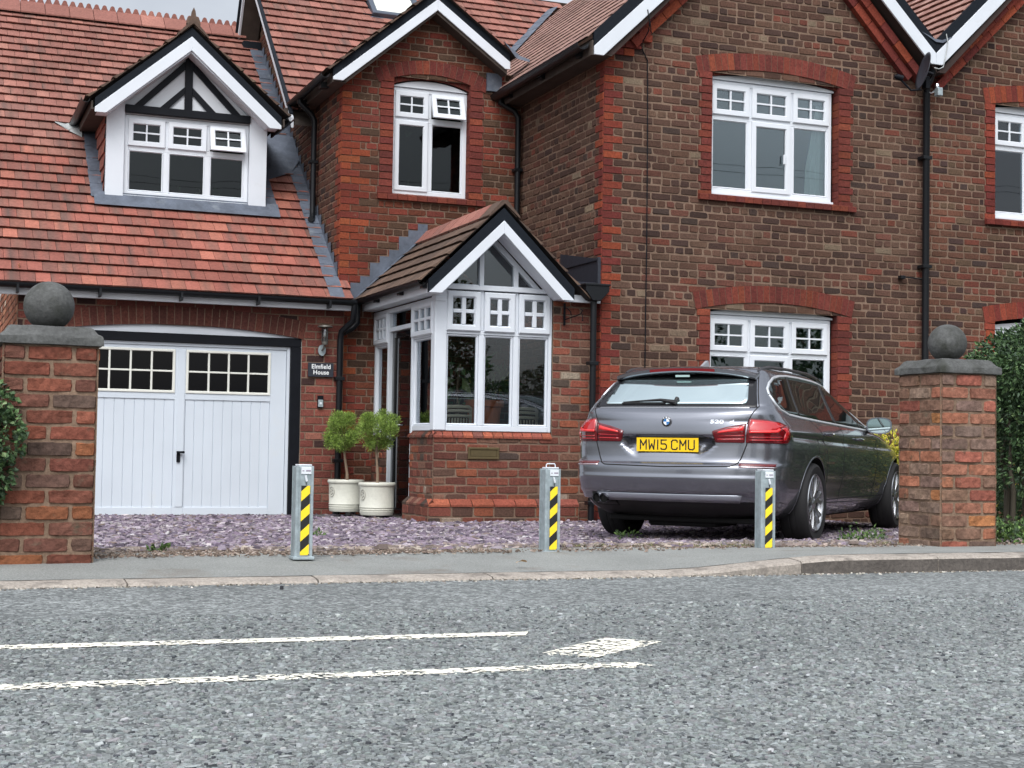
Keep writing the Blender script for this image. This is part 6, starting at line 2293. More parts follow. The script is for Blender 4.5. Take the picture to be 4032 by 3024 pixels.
hg = thing('hedge', 'tall dark green hedge behind the orange gate pillar', 'hedge', (8.2, 9.6, 0.0))
blobs = [((7.95, 9.05, 1.40), (0.52, 0.45, 0.26)), ((7.80, 9.1, 1.15), (0.40, 0.4, 0.35)), ((8.2, 9.1, 0.95), (0.62, 0.5, 0.45)), ((8.45, 9.2, 1.5), (0.6, 0.5, 0.32)), ((8.0, 9.0, 0.62), (0.40, 0.35, 0.28)),
         ((8.8, 9.8, 1.2), (0.8, 0.6, 0.5)), ((9.5, 10.2, 1.1), (0.8, 0.6, 0.6)), ((10.2, 10.7, 1.1), (0.8, 0.6, 0.6)), ((10.9, 11.2, 1.0), (0.8, 0.6, 0.6)), ((11.6, 11.8, 0.9), (0.8, 0.7, 0.7)),
         ((9.2, 10.0, 0.5), (0.9, 0.5, 0.5)), ((10.4, 10.9, 0.5), (0.9, 0.5, 0.5)), ((11.6, 12.2, 0.5), (0.9, 0.6, 0.5)), ((7.72, 8.95, 1.30), (0.22, 0.2, 0.18)), ((7.78, 8.9, 0.9), (0.2, 0.2, 0.22))]
C, Nn = clumps(42000, blobs, 0.65)
# unseen clumps added to darken the reflection in the car's side
blobs2 = [((9.95, 12.2, 0.85), (0.55, 0.5, 0.6)), ((10.3, 12.0, 0.75), (0.6, 0.5, 0.6)), ((11.0, 12.6, 0.7), (0.6, 0.5, 0.6)), ((9.9, 11.4, 0.7), (0.5, 0.5, 0.6)), ((9.85, 12.75, 0.2), (0.42, 0.3, 0.36)), ((10.5, 12.9, 0.25), (0.5, 0.3, 0.4))]
Cb, Nb = clumps(13000, blobs2, 0.7)
C = np.concatenate([C, Cb]); Nn = np.concatenate([Nn, Nb])
tb = []  # small outer tufts so the outline is uneven
for k in range(60):
    b = blobs[rng.integers(0, 5)]; v = rng.normal(0, 1, 3); v /= np.linalg.norm(v)
    tb.append((np.array(b[0]) + v * np.array(b[1]) * 1.0, [rng.uniform(0.05, 0.12)] * 3))
C2, N2 = clumps(5000, tb, 0.2)
C = np.concatenate([C, C2]); Nn = np.concatenate([Nn, N2])
leaves('foliage', C, Nn + np.array([0, 0, 0.25]), rng.uniform(0.028, 0.058, len(C)), palette(len(C), GREEN_D, 0.22), M['leaf'], hg, aspect=0.55, fold=0.3, droop=0.25)
mb = MB()
for k in range(14):
    x, y = 7.95 + rnd.uniform(-0.25, 0.7), 9.1 + rnd.uniform(-0.2, 0.4)
    pts = [(x, y, -0.02)]
    for j in range(5): x += rnd.uniform(-0.06, 0.06); y += rnd.uniform(-0.05, 0.05); pts.append((x, y, 0.2 + 0.2 * j))
    mb.tube(pts, [0.022, 0.02, 0.018, 0.015, 0.012, 0.01], 6)
mb.build('stems', mat('dark_stem', rgb(74, 68, 56), 0.9), hg)
gi = thing('ground_ivy', 'bright low ground ivy at the foot of the hedge beside the orange pillar', 'ground ivy', (7.5, 8.5, 0.05))
C = np.stack([rng.uniform(6.72, 8.6, 2600), rng.uniform(8.25, 8.95, 2600), rng.uniform(0.06, 0.17, 2600)], 1)
C[:, 2] += 0.10 * rng.uniform(0, 1, 2600) * (C[:, 1] - 8.25)
leaves('foliage', C, np.tile([0, -0.3, 0.6], (2600, 1)), rng.uniform(0.02, 0.045, 2600), palette(2600, [(84, 112, 56, 5), (62, 88, 46, 5), (110, 136, 74, 2), (48, 66, 40, 4)]), M['leaf'], gi, aspect=0.8, fold=0.2)
ys = thing('golden_shrub', 'bright yellow leaved shrub beyond the car bonnet against the brick wall', 'shrub', (10.4, 13.6, -0.05))
blobs = [((9.88, 13.5, 0.64), (0.38, 0.32, 0.34)), ((10.4, 13.5, 0.60), (0.45, 0.4, 0.42)), ((11.0, 13.5, 0.62), (0.5, 0.4, 0.42)), ((11.4, 13.6, 0.66), (0.4, 0.4, 0.38)), ((9.78, 13.35, 0.40), (0.28, 0.26, 0.26)), ((10.5, 13.4, 0.25), (0.8, 0.4, 0.3))]
C, Nn = clumps(9000, blobs, 0.5)
leaves('foliage', C, Nn + np.array([0, 0, 0.5]), rng.uniform(0.03, 0.06, len(C)), palette(len(C), YELLOW, 0.15), M['leaf'], ys, aspect=0.5, fold=0.25)
mb = MB()
for k in range(8): mb.tube([(10.4, 13.5, -0.1), (10.4 + rnd.uniform(-0.5, 0.5), 13.5 + rnd.uniform(-0.2, 0.2), 0.7)], 0.012, 5)
mb.build('stems', M['bark'], ys)
# weeds
weeds = [(6.35, 9.05, 0.16, 'leafy green weed by the rear wheel nearest the street'), (6.62, 9.32, 0.10, 'low green weed between the rear wheel and the orange pillar'),
         (6.02, 8.72, 0.07, 'small weed in the gravel left of the orange pillar'), (6.95, 9.75, 0.13, 'weed under the car sill near the front wheel'),
         (5.42, 10.95, 0.11, 'small round weed in front of the left rear tyre'), (3.05, 11.9, 0.06, 'tiny weed in the slate in front of the garage'), (1.25, 8.42, 0.05, 'moss tuft at the foot of the left gate pillar')]
for (x, y, s, lb) in weeds:
    t = thing('weed', lb, 'weed', (x, y, drive_z(y)), 'weeds growing in the gravel')
    n = int(30 + 170 * s)
    a = rng.uniform(0, 6.28, n); r = s * 1.1 * np.sqrt(rng.uniform(0, 1, n)); z = drive_z(y) + rng.uniform(0.01, s, n) * (1 - 0.5 * r / (s * 1.1))
    C = np.stack([x + r * np.cos(a), y + r * np.sin(a) * 0.7, z], 1)
    leaves('leaves', C, np.stack([np.cos(a) * 0.6, np.sin(a) * 0.6, 0.8 + 0 * a], 1), rng.uniform(0.015, 0.045, n), palette(n, [(82, 108, 56, 5), (98, 124, 66, 3), (66, 90, 50, 4)]), M['leaf'], t, aspect=0.5)
    mb = MB()
    for k in range(5): mb.col = rgb(84, 108, 60); mb.tube([(x, y, drive_z(y)), (x + rnd.uniform(-s, s) * 0.6, y + rnd.uniform(-s, s) * 0.4, drive_z(y) + s * 0.6)], 0.0015, 4)
    mb.build('stalks', M['leaf'], t, col=True)
# moss and grass wisps along the front of the slate
n = 2600
x = rng.uniform(0.9, 6.1, n); y = 8.34 + 0.10 * np.sin(x * 2.1) + rng.normal(0.06, 0.10, n)
k_ = (np.sin(x * 3.3) + np.sin(x * 1.3 + 2)) > 0.2
x, y = x[k_], y[k_]; n = len(x)
C = np.stack([x, y, np.interp(y, [8.2, 8.45, 10.4], [0.07, 0.066, -0.056]) + 0.008], 1)
o = leaves('moss', C, np.tile([0, 0, 1.0], (n, 1)), rng.uniform(0.006, 0.020, n), palette(n, [(104, 108, 66, 5), (88, 94, 58, 4), (126, 122, 80, 3)]), M['leaf'], None, aspect=0.4)
tag(o, 'moss and fine grass along the front edge of the slate chips', 'moss', None, 'stuff')
# a fallen leaf and a small stone
mb = MB()
mb.add([(2.985, 7.40, 0.062), (3.00, 7.385, 0.072), (3.02, 7.39, 0.080), (3.045, 7.395, 0.075), (3.055, 7.41, 0.064), (3.03, 7.425, 0.068), (3.0, 7.42, 0.066)], [(0, 1, 6), (1, 2, 5, 6), (2, 3, 5), (3, 4, 5)])
tag(mb.build('fallen_leaf', mat('dry_leaf', rgb(196, 156, 108), 0.8)), 'curled tan fallen leaf on the pavement left of the middle bollard', 'leaf')
o = shards('small_stone', np.array([[1.59, 6.86, 0.0]]), np.array([0.012]), np.array([0.016]), 0.1, np.array([rgb(50, 50, 54)]), M['chips'], sides=7, kind=None, elong=0.1)
tag(o, 'small dark stone lying on the road near the kerb', 'stone')

# ------------------------------------------------------------------ across the road, seen in reflections
def street_tree(label, x, y, h, r):
    t = thing('tree', label, 'tree', (x, y, 0), 'trees across the road behind the viewpoint')
    mb = MB(); mb.tube([(x, y, -0.3), (x + 0.1, y, h * 0.3), (x, y + 0.1, h * 0.6), (x - 0.1, y, h * 0.8)], [0.22, 0.17, 0.12, 0.06], 9)
    for k in range(6):
        a = k * 1.1; mb.tube([(x, y, h * 0.4 + 0.1 * k), (x + r * 0.6 * math.cos(a), y + r * 0.6 * math.sin(a), h * 0.62 + 0.15 * k)], [0.07, 0.03], 6)
    mb.build('trunk', M['bark'], t, smooth=True)
    blobs = []
    for k in range(16):
        v = rng.normal(0, 1, 3); v /= np.linalg.norm(v)
        blobs.append((np.array((x, y, h * 0.68)) + v * np.array((r * 0.62, r * 0.62, h * 0.22)), [r * rng.uniform(0.28, 0.45)] * 3))
    C, Nn = clumps(3200, blobs, 0.4)
    leaves('crown', C, Nn, rng.uniform(0.12, 0.26, len(C)), palette(len(C), GREEN_D, 0.2), M['leaf'], t, aspect=0.6)


for (x, y, h, r, lb) in ((26.5, -9.5, 6.4, 2.8, 'beyond the right end'), (33, -8.5, 6.8, 3.0, 'last one far to the right'), (-6.5, -10.5, 6.0, 2.4, 'left end'), (0.0, -12, 5.2, 2.2, 'second from the left'), (13, -11, 5.8, 2.5, 'second from the right'), (21, -12, 6.5, 2.8, 'right end')):
    street_tree('leafy tree across the road, %s of the row' % lb, x, y, h, r)
hd2 = thing('hedge', 'clipped hedge across the road behind the viewpoint', 'hedge', (5, -10.4, 0))
n = 20000
C = np.stack([rng.uniform(-14, 38, n), -10.4 + rng.uniform(-0.4, 0.4, n), rng.uniform(0.0, 1.9, n)], 1)
leaves('foliage', C, np.tile([0, 0.6, 0.3], (n, 1)), rng.uniform(0.10, 0.2, n), palette(n, GREEN_D, 0.2), M['leaf'], hd2, aspect=0.6)
for k, (y, z) in enumerate(((0.4, 6.85), (0.2, 7.05))):
    mb = MB(); mb.tube([(-25 + 6 * i, y, z + 0.004 * (i * 6 - 30) ** 2 * 0.12) for i in range(11)], 0.005, 6)
    tag(mb.build('overhead_cable', M['black'], None, smooth=True), 'overhead cable crossing above the road, %s' % ('lower one' if k == 0 else 'upper one'), 'cable')
# ------------------------------------------------------------------ the car (local frame: x forward from the rear bumper, y to its left, z up)
CAR_P = Vector((5.425, 10.395, -0.068))
CAR_H = R(49.0)
car = thing('estate_car', 'dark grey metallic estate car with yellow number plate, parked on the slate chips', 'car', tuple(CAR_P), rotz=math.pi / 2 - CAR_H)


def pchip(xs, ys):
    xs = np.array(xs, float); ys = np.array(ys, float)
    h = np.diff(xs); d = np.diff(ys) / h
    m = np.zeros(len(xs)); m[0], m[-1] = d[0], d[-1]
    for i in range(1, len(xs) - 1):
        if d[i - 1] * d[i] > 0:
            w1, w2 = 2 * h[i] + h[i - 1], h[i] + 2 * h[i - 1]
            m[i] = (w1 + w2) / (w1 / d[i - 1] + w2 / d[i])

    def f(x):
        x = np.clip(x, xs[0], xs[-1]); i = np.clip(np.searchsorted(xs, x) - 1, 0, len(xs) - 2)
        t = (x - xs[i]) / h[i]
        return ((1 + 2 * t) * (1 - t) ** 2 * ys[i] + t * (1 - t) ** 2 * h[i] * m[i] + t * t * (3 - 2 * t) * ys[i + 1] + t * t * (t - 1) * h[i] * m[i + 1])
    return f


cW = pchip([.20, .26, .34, .42, .52, .62, .70, .765, .80, .84, .88, .905, .93, .97, 1.01, 1.06, 1.12, 1.2, 1.3, 1.36, 1.40, 1.425, 1.445, 1.456, 1.463, 1.466],
           [.74, .82, .868, .892, .908, .918, .924, .928, .924, .919, .919, .917, .905, .878, .848, .82, (.785), .74, .69, .66, .63, .585, .50, .38, .22, .0])
cXR = pchip([.20, .26, .30, .345, .352, .405, .415, .46, .54, .55, .60, .625, .64, .66, .70, .80, .865, .875, .93, .99, 1.035, 1.045, 1.085, 1.10, 1.12, 1.20, 1.34, 1.37, 1.41, 1.435, 1.45, 1.458, 1.463, 1.466],
            [.42, .26, .19, .15, .075, .055, .035, .022, .012, .018, .022, .026, .042, .070, .082, .088, .088, .080, .084, .094, .112, .118, .165, .195, .215, .305, .475, .520, .56, .62, .80, 1.05, 1.4, 1.9])
cXF = pchip([.20, .30, .42, .55, .64, .72, .78, .83, .88, .92, .96, 1.0, 1.03, 1.08, 1.2, 1.32, 1.38, 1.42, 1.44, 1.455, 1.463, 1.466],
            [4.55, 4.80, 4.89, 4.90, 4.86, 4.80, 4.68, 4.50, 4.28, 4.02, 3.75, 3.50, 3.42, 3.30, 3.0, 2.70, 2.50, 2.32, 2.20, 2.08, 1.98, 1.9])
cT = pchip([-.1, .0, .25, .6, 1.1, 1.7, 2.5, 3.6, 4.1, 4.6, 5.0], [.955, .958, .972, .985, 1.0, .992, .988, .99, .992, .95, .88])
NR, NS, NF = 46, 70, 26


def outline(z):
    """half outline (y>=0) from rear centre round to front centre"""
    w = float(cW(z)); xr = float(cXR(z)); xf_ = float(cXF(z))
    tt = min(1, max(0, (z - 0.98) / 0.14))
    nr = 2.75 + 0.9 * tt
    ar = 0.46 - 0.18 * tt
    L = xf_ - xr
    ar = min(ar, L * 0.45); af = min(0.95 if z < 0.95 else 0.55, L * 0.45)
    ph = np.linspace(0, math.pi / 2, 240)
    x = xr + ar - ar * np.cos(ph) ** (2 / nr); y = w * np.sin(ph) ** (2 / nr)
    s = np.concatenate([[0], np.cumsum(np.hypot(np.diff(x), np.diff(y)))])
    t = np.linspace(0, s[-1], NR)
    x1, y1 = np.interp(t, s, x), np.interp(t, s, y)
    x2 = np.linspace(xr + ar, xf_ - af, NS + 2)[1:-1]; y2 = np.full(NS, w)
    x = xf_ - af + af * np.cos(ph[::-1]) ** (2 / 2.5); y = w * np.sin(ph[::-1]) ** (2 / 2.5)
    s = np.concatenate([[0], np.cumsum(np.hypot(np.diff(x), np.diff(y)))])
    t = np.linspace(0, s[-1], NF)
    x3, y3 = np.interp(t, s, x), np.interp(t, s, y)
    X = np.concatenate([x1, x2, x3]); Y = np.concatenate([y1, y2, y3])
    Y = Y * cT(X)
    # side creases: a shoulder line and a hollow above the sill
    side = (X > 0.5) & (X < 4.4)
    if .3 < z < .95:
        zc = 0.905 - 0.022 * (X - 0.4)     # shoulder crease falls slightly towards the front
        Y = Y - side * 0.010 * np.exp(-((z - (zc - 0.035)) / 0.022) ** 2)
        Y = Y - side * 0.012 * np.exp(-((z - 0.42) / 0.07) ** 2) * ((X > 1.5) & (X < 3.7))
    return X, Y


_oc = {}


def oc(z):
    k = round(z, 4)
    if k not in _oc:
        X, Y = outline(k)
        s = np.concatenate([[0], np.cumsum(np.hypot(np.diff(X), np.diff(Y)))])
        _oc[k] = (X, Y, s)
    return _oc[k]


def recess(y, z):
    """number plate recess: depth added to x"""
    y = abs(y)
    half = 0.40 if z > 0.80 else 0.40 - (0.80 - z) * 0.95
    top = 0.868 - 0.10 * max(0, (y - 0.26)) ** 1.0 * 1.6
    a = min(1, max(0, (top - z) / 0.008)); a2 = min(1, max(0, (z - 0.690) / 0.055)); b = min(1, max(0, (half - y) / 0.05))
    return 0.085 * a * min(1, max(0, (z - 0.682) / 0.17)) * b


def surf_s(s, z):
    X, Y, S_ = oc(z)
    sg = 1 if s >= 0 else -1
    x = float(np.interp(abs(s), S_, X)); y = float(np.interp(abs(s), S_, Y)) * sg
    if x < 0.3 and .66 < z < .9: x += recess(y, z)
    return Vector((x, y, z))


def surf_x(x, z, sg=-1):
    X, Y, S_ = oc(z)
    k = len(X) - NF
    return Vector((x, float(np.interp(x, X[:k + NF // 2], Y[:k + NF // 2])) * sg, z))


paint = mat('grey_metallic_paint', (0.215, 0.225, 0.255), 0.25, metal=0.85, coat=1.0, fvar=0.03, fscale=400)
blackp = mat('black_trim', (0.008, 0.008, 0.009), 0.5)
shade = mat('dark_underside', (0.004, 0.004, 0.004), 0.9)
rubber = mat('tyre_rubber', (0.014, 0.014, 0.015), 0.8, bump=0.001, bscale=60)
alloy = mat('silver_alloy', (0.42, 0.43, 0.45), 0.25, metal=0.9)
redl = mat('red_lamp_lens', (0.42, 0.006, 0.010), 0.08, coat=0.8, spec=0.7)
redl2 = mat('bright_red_lamp', (0.75, 0.030, 0.030), 0.15, coat=0.6)
redd = mat('dark_red_lamp', (0.11, 0.002, 0.005), 0.08, coat=0.8)


def glossy_glass(name, base, f):
    m, n, l, p = nmat(name)
    n.remove(p)
    out = n["Material Output"]
    gl = n.new("ShaderNodeBsdfGlossy"); gl.inputs['Roughness'].default_value = 0.01; gl.inputs['Color'].default_value = (0.86, 1.0, 1.0, 1)
    di = n.new("ShaderNodeBsdfDiffuse"); di.inputs['Color'].default_value = (*base, 1)
    fr = n.new("ShaderNodeLayerWeight"); fr.inputs['Blend'].default_value = 0.25
    mr = n.new("ShaderNodeMapRange"); mr.inputs['To Min'].default_value = f; mr.inputs['To Max'].default_value = 0.9
    mxs = n.new("ShaderNodeMixShader")
    l.new(fr.outputs['Fresnel'], mr.inputs['Value']); l.new(mr.outputs[0], mxs.inputs[0]); l.new(di.outputs[0], mxs.inputs[1]); l.new(gl.outputs[0], mxs.inputs[2])
    l.new(mxs.outputs[0], out.inputs['Surface'])
    return m


rglass = glossy_glass('boosted_rear_glass', (0.10, 0.12, 0.12), 0.80)  # mirror strength raised to stand in for a brighter sky
sglass = glossy_glass('car_side_glass', (0.010, 0.012, 0.012), 0.10)

# body shell
zs = np.unique(np.round(np.concatenate([np.linspace(.20, .34, 8), np.linspace(.34, .66, 28), np.linspace(.66, .90, 40), np.linspace(.90, 1.12, 26), np.linspace(1.12, 1.38, 20), np.linspace(1.38, 1.44, 10),
                                         [1.445, 1.45, 1.4535, 1.456, 1.458, 1.46, 1.462, 1.4635, 1.465]]), 4))
rows = []
for z in zs:
    X, Y = outline(z)
    if .66 < z < .9:
        X = X + np.array([recess(y, z) if x < 0.3 else 0 for x, y in zip(X, Y)])
    half = list(zip(X, Y))
    full = [(x, y, z) for x, y in half] + [(x, -y, z) for x, y in reversed(half[1:-1])]
    rows.append(full)
nl = len(rows[0])
V_ = [p for r_ in rows for p in r_]
F_ = []
for j in range(len(rows) - 1):
    for i in range(nl):
        F_.append((j * nl + i, j * nl + (i + 1) % nl, (j + 1) * nl + (i + 1) % nl, (j + 1) * nl + i))
F_.append(tuple(range(nl - 1, -1, -1))); F_.append(tuple((len(rows) - 1) * nl + i for i in range(nl)))
body = np_obj('body', np.array(V_), F_, paint, car, smooth=True, local=True)
# wheel arches cut with cylinders
WHEELS = [(1.127, 0.33), (4.085, 0.33)]
cut = MB()
for (x, z) in WHEELS:
    for sg in (-1, 1):
        cut.lathe([(0.375, sg * 0.50), (0.375, sg * 1.1)], (x, 0, z), 72, axis='Y')
cutter = recalc(np_obj('cutter', np.array([tuple(v) for v in cut.v]), cut.f, shade, None, local=True))
recalc(body)
body.data.materials.append(shade)
bpy.context.view_layer.update()
tmp = body.copy(); COL.objects.link(tmp); tmp.parent = None; tmp.matrix_world = Matrix.Identity(4)
bo = tmp.modifiers.new('cut', 'BOOLEAN'); bo.operation = 'DIFFERENCE'; bo.object = cutter; bo.solver = 'EXACT'
bpy.context.view_layer.update()
newme = bpy.data.meshes.new_from_object(tmp.evaluated_get(bpy.context.evaluated_depsgraph_get()))
bpy.data.objects.remove(tmp); bpy.data.objects.remove(cutter)
body.data = newme
newme.materials.clear(); newme.materials.append(paint); newme.materials.append(shade)
for p_ in newme.polygons:
    c_ = p_.center; inside = False
    for (x, z) in WHEELS:
        d = math.hypot(c_.x - x, c_.z - z)
        if d < 0.380 and (abs(p_.normal.y) < 0.6 or abs(c_.y) < 0.7) and abs(c_.y) > 0.3 and d < 0.378: inside = True
    if p_.normal.z < -0.9 and c_.z < 0.25: inside = True
    p_.material_index = 1 if inside else 0
    p_.use_smooth = not inside
newme.set_sharp_from_angle(angle=R(32))


def patch(poly, mode, off, name, m, parent=None, res=0.03, thick=0.004, sg=-1, lift=None):
    """a shell following the body surface over polygon poly given in (s,z) or (x,z)"""
    pts = [Vector(p) for p in poly]
    # densify the outline
    out = []
    for i in range(len(pts)):
        p, q = pts[i], pts[(i + 1) % len(pts)]
        n = max(1, int((q - p).length / res))
        for k in range(n): out.append(p.lerp(q, k / n))
    x0, x1 = min(p[0] for p in out), max(p[0] for p in out); z0, z1 = min(p[1] for p in out), max(p[1] for p in out)
    xs_ = np.array([p[0] for p in out]); zs_ = np.array([p[1] for p in out])
    inner = []
    gx_ = np.arange(x0 + res / 2, x1, res); gz_ = np.arange(z0 + res / 2, z1, res)
    for a in gx_:
        for b in gz_:
            if in_poly(np.array([a]), np.array([b]), [(p[0], p[1]) for p in out])[0] and min(np.hypot(xs_ - a, zs_ - b)) > res * 0.45:
                inner.append(Vector((a, b)))
    allp = [Vector((p[0], p[1])) for p in out] + inner
    n = len(out)
    vv, _, ff, _, _, _ = delaunay_2d_cdt(allp, [(i, (i + 1) % n) for i in range(n)], [], 1, 1e-6)
    fn = (lambda a, b: surf_s(a, b)) if mode == 's' else (lambda a, b: surf_x(a, b, sg))
    P3, N3 = [], []
    e = 0.006
    for v in vv:
        p = fn(v[0], v[1])
        du = fn(v[0] + e, v[1]) - fn(v[0] - e, v[1]); dv = fn(v[0], v[1] + e) - fn(v[0], v[1] - e)
        nn = du.cross(dv).normalized()
        c = Vector((p.x - 2.4, p.y, 0))
        if nn.dot(c) < 0: nn = -nn
        P3.append(p + nn * off); N3.append(nn)
    nv = len(P3)
    V3 = [tuple(p) for p in P3] + [tuple(p - n_ * thick) for p, n_ in zip(P3, N3)]
    Fs = []
    for f in ff:
        if len(f) < 3: continue
        a, b, c = (P3[f[0]], P3[f[1]], P3[f[2]])
        nf = (b - a).cross(c - a)
        f = list(f) if nf.dot(N3[f[0]]) > 0 else list(reversed(f))
        Fs.append(f)
    # rim
    cnt = {}
    for f in Fs:
        for i in range(len(f)):
            k = (f[i], f[(i + 1) % len(f)])
            cnt[k] = 1
    for (a, b) in list(cnt):
        if (b, a) not in cnt: Fs.append([b, a, a + nv, b + nv])
    return np_obj(name, np.array(V3), Fs, m, parent or car, smooth=False if res > 0.2 else True, local=True)


def ribbon(path, mode, w, off, name, m, parent=None, sg=-1, res=0.02, round_=0.0):
    """thin strip following the surface"""
    pts = []
    P = [Vector(p) for p in path]
    for p, q in zip(P[:-1], P[1:]):
        n = max(1, int((q - p).length / res))
        for k in range(n): pts.append(p.lerp(q, k / n))
    pts.append(P[-1])
    fn = (lambda a, b: surf_s(a, b)) if mode == 's' else (lambda a, b: surf_x(a, b, sg))
    C3, N3 = [], []
    e = 0.006
    for v in pts:
        p = fn(v[0], v[1]); du = fn(v[0] + e, v[1]) - fn(v[0] - e, v[1]); dv = fn(v[0], v[1] + e) - fn(v[0], v[1] - e)
        nn = du.cross(dv).normalized()
        if nn.dot(Vector((p.x - 2.4, p.y, 0))) < 0: nn = -nn
        C3.append(p); N3.append(nn)
    vs, fs = [], []
    K_ = [(-1, -0.002), (-1, off * 0.6), (-0.4, off), (0.4, off), (1, off * 0.6), (1, -0.002)]
    for i, p in enumerate(C3):
        t = (C3[min(i + 1, len(C3) - 1)] - C3[max(i - 1, 0)]).normalized()
        sd__ = t.cross(N3[i]).normalized()
        for (a, b) in K_: vs.append(tuple(p + sd__ * a * w / 2 + N3[i] * b))
    nk = len(K_)
    for i in range(len(C3) - 1):
        for k in range(nk - 1): fs.append((i * nk + k, i * nk + k + 1, (i + 1) * nk + k + 1, (i + 1) * nk + k))
    return recalc(np_obj(name, np.array(vs), fs, m, parent or car, smooth=True, local=True))


def cbuild(mb, name, m, parent=None, smooth=False, bevel=0, **k):
    return mb.build(name, m, parent or car, smooth=smooth, bevel=bevel, local=True, **k)


# --- rear glass, spoiler
blackglass = mat('black_glass_surround', (0.008, 0.008, 0.010), 0.25, spec=0.4)
patch([(-.70, 1.092), (.70, 1.092), (.655, 1.20), (.595, 1.362), (-.595, 1.362), (-.655, 1.20)], 's', 0.004, 'rear_glass_surround', blackglass)
patch([(-.60, 1.122), (-.58, 1.115), (.58, 1.115), (.60, 1.122), (.605, 1.15), (.545, 1.325), (.525, 1.34), (-.525, 1.34), (-.545, 1.325), (-.605, 1.15)], 's', 0.008, 'rear_window', rglass)
sp = MB()
vs, fs = [], []
n = 28
for i in range(n + 1):
    t = -1 + 2 * i / n
    y = 0.60 * t
    arc = 0.055 * t * t + 0.03 * abs(t) ** 6
    xb = 0.400 + arc * 0.9
    zt = 1.428 - 0.050 * t * t - 0.012 * abs(t) ** 6
    sec = [(xb + 0.42, zt + 0.012 + 0.010 * t * t), (xb + 0.16, zt + 0.012), (xb + 0.02, zt - 0.002), (xb, zt - 0.010), (xb + 0.002, zt - 0.034), (xb + 0.012, zt - 0.044), (xb + 0.14, zt - 0.066), (xb + 0.30, zt - 0.05)]
    vs += [(x, y, z) for x, z in sec]
m_ = 8
for i in range(n):
    for k in range(m_): fs.append((i * m_ + k, i * m_ + (k + 1) % m_, (i + 1) * m_ + (k + 1) % m_, (i + 1) * m_ + k))
fs += [tuple(range(m_)), tuple(n * m_ + m_ - 1 - k for k in range(m_))]
sp.add(vs, fs)
spo = recalc(cbuild(sp, 'roof_spoiler', paint, smooth=True))
bl = MB()
for i in range(14):
    def sp_pt(y, dz, dx=-0.003):
        t = y / 0.60; return (0.400 + (0.055 * t * t + 0.03 * abs(t) ** 6) * 0.9 + dx, y, 1.428 - 0.050 * t * t - 0.012 * abs(t) ** 6 + dz)
    y0_, y1_ = -0.28 + 0.56 * i / 14, -0.28 + 0.56 * (i + 1) / 14
    bl.add([sp_pt(y0_, -0.012), sp_pt(y1_, -0.012), sp_pt(y1_, -0.034, -0.002), sp_pt(y0_, -0.034, -0.002)], [(0, 1, 2, 3)])
cbuild(bl, 'high_brake_light', mat('brake_light_strip', (0.16, 0.008, 0.012), 0.2), spo)
bl = MB(); bl.box(0.425, 0.436, -0.062, 0.062, 1.345, 1.362, 0.003)
cbuild(bl, 'washer_cover', mat('teal_glass_chip', (0.45, 0.60, 0.58), 0.2))
# wiper
wp = MB()
def onrear(y, z, o):
    X, Y, S_ = oc(z); s = float(np.interp(abs(y), Y[:NR], S_[:NR])) * (1 if y >= 0 else -1)
    p = surf_s(s, z); return (p.x - o * 0.8, p.y, p.z + o * 0.6)
wp.tube([onrear(-0.03, 1.118, 0.02), onrear(0.10, 1.132, 0.03), onrear(0.24, 1.130, 0.022), onrear(0.43, 1.124, 0.014)], [0.020, 0.012, 0.008, 0.005], 8)
wp.tube([onrear(-0.02, 1.105, 0.012), onrear(-0.03, 1.155, 0.020)], 0.017, 10)
wp.tube([onrear(0.06, 1.117, 0.012), onrear(0.44, 1.117, 0.012)], 0.006, 6)
cbuild(wp, 'rear_wiper', blackp, smooth=True)
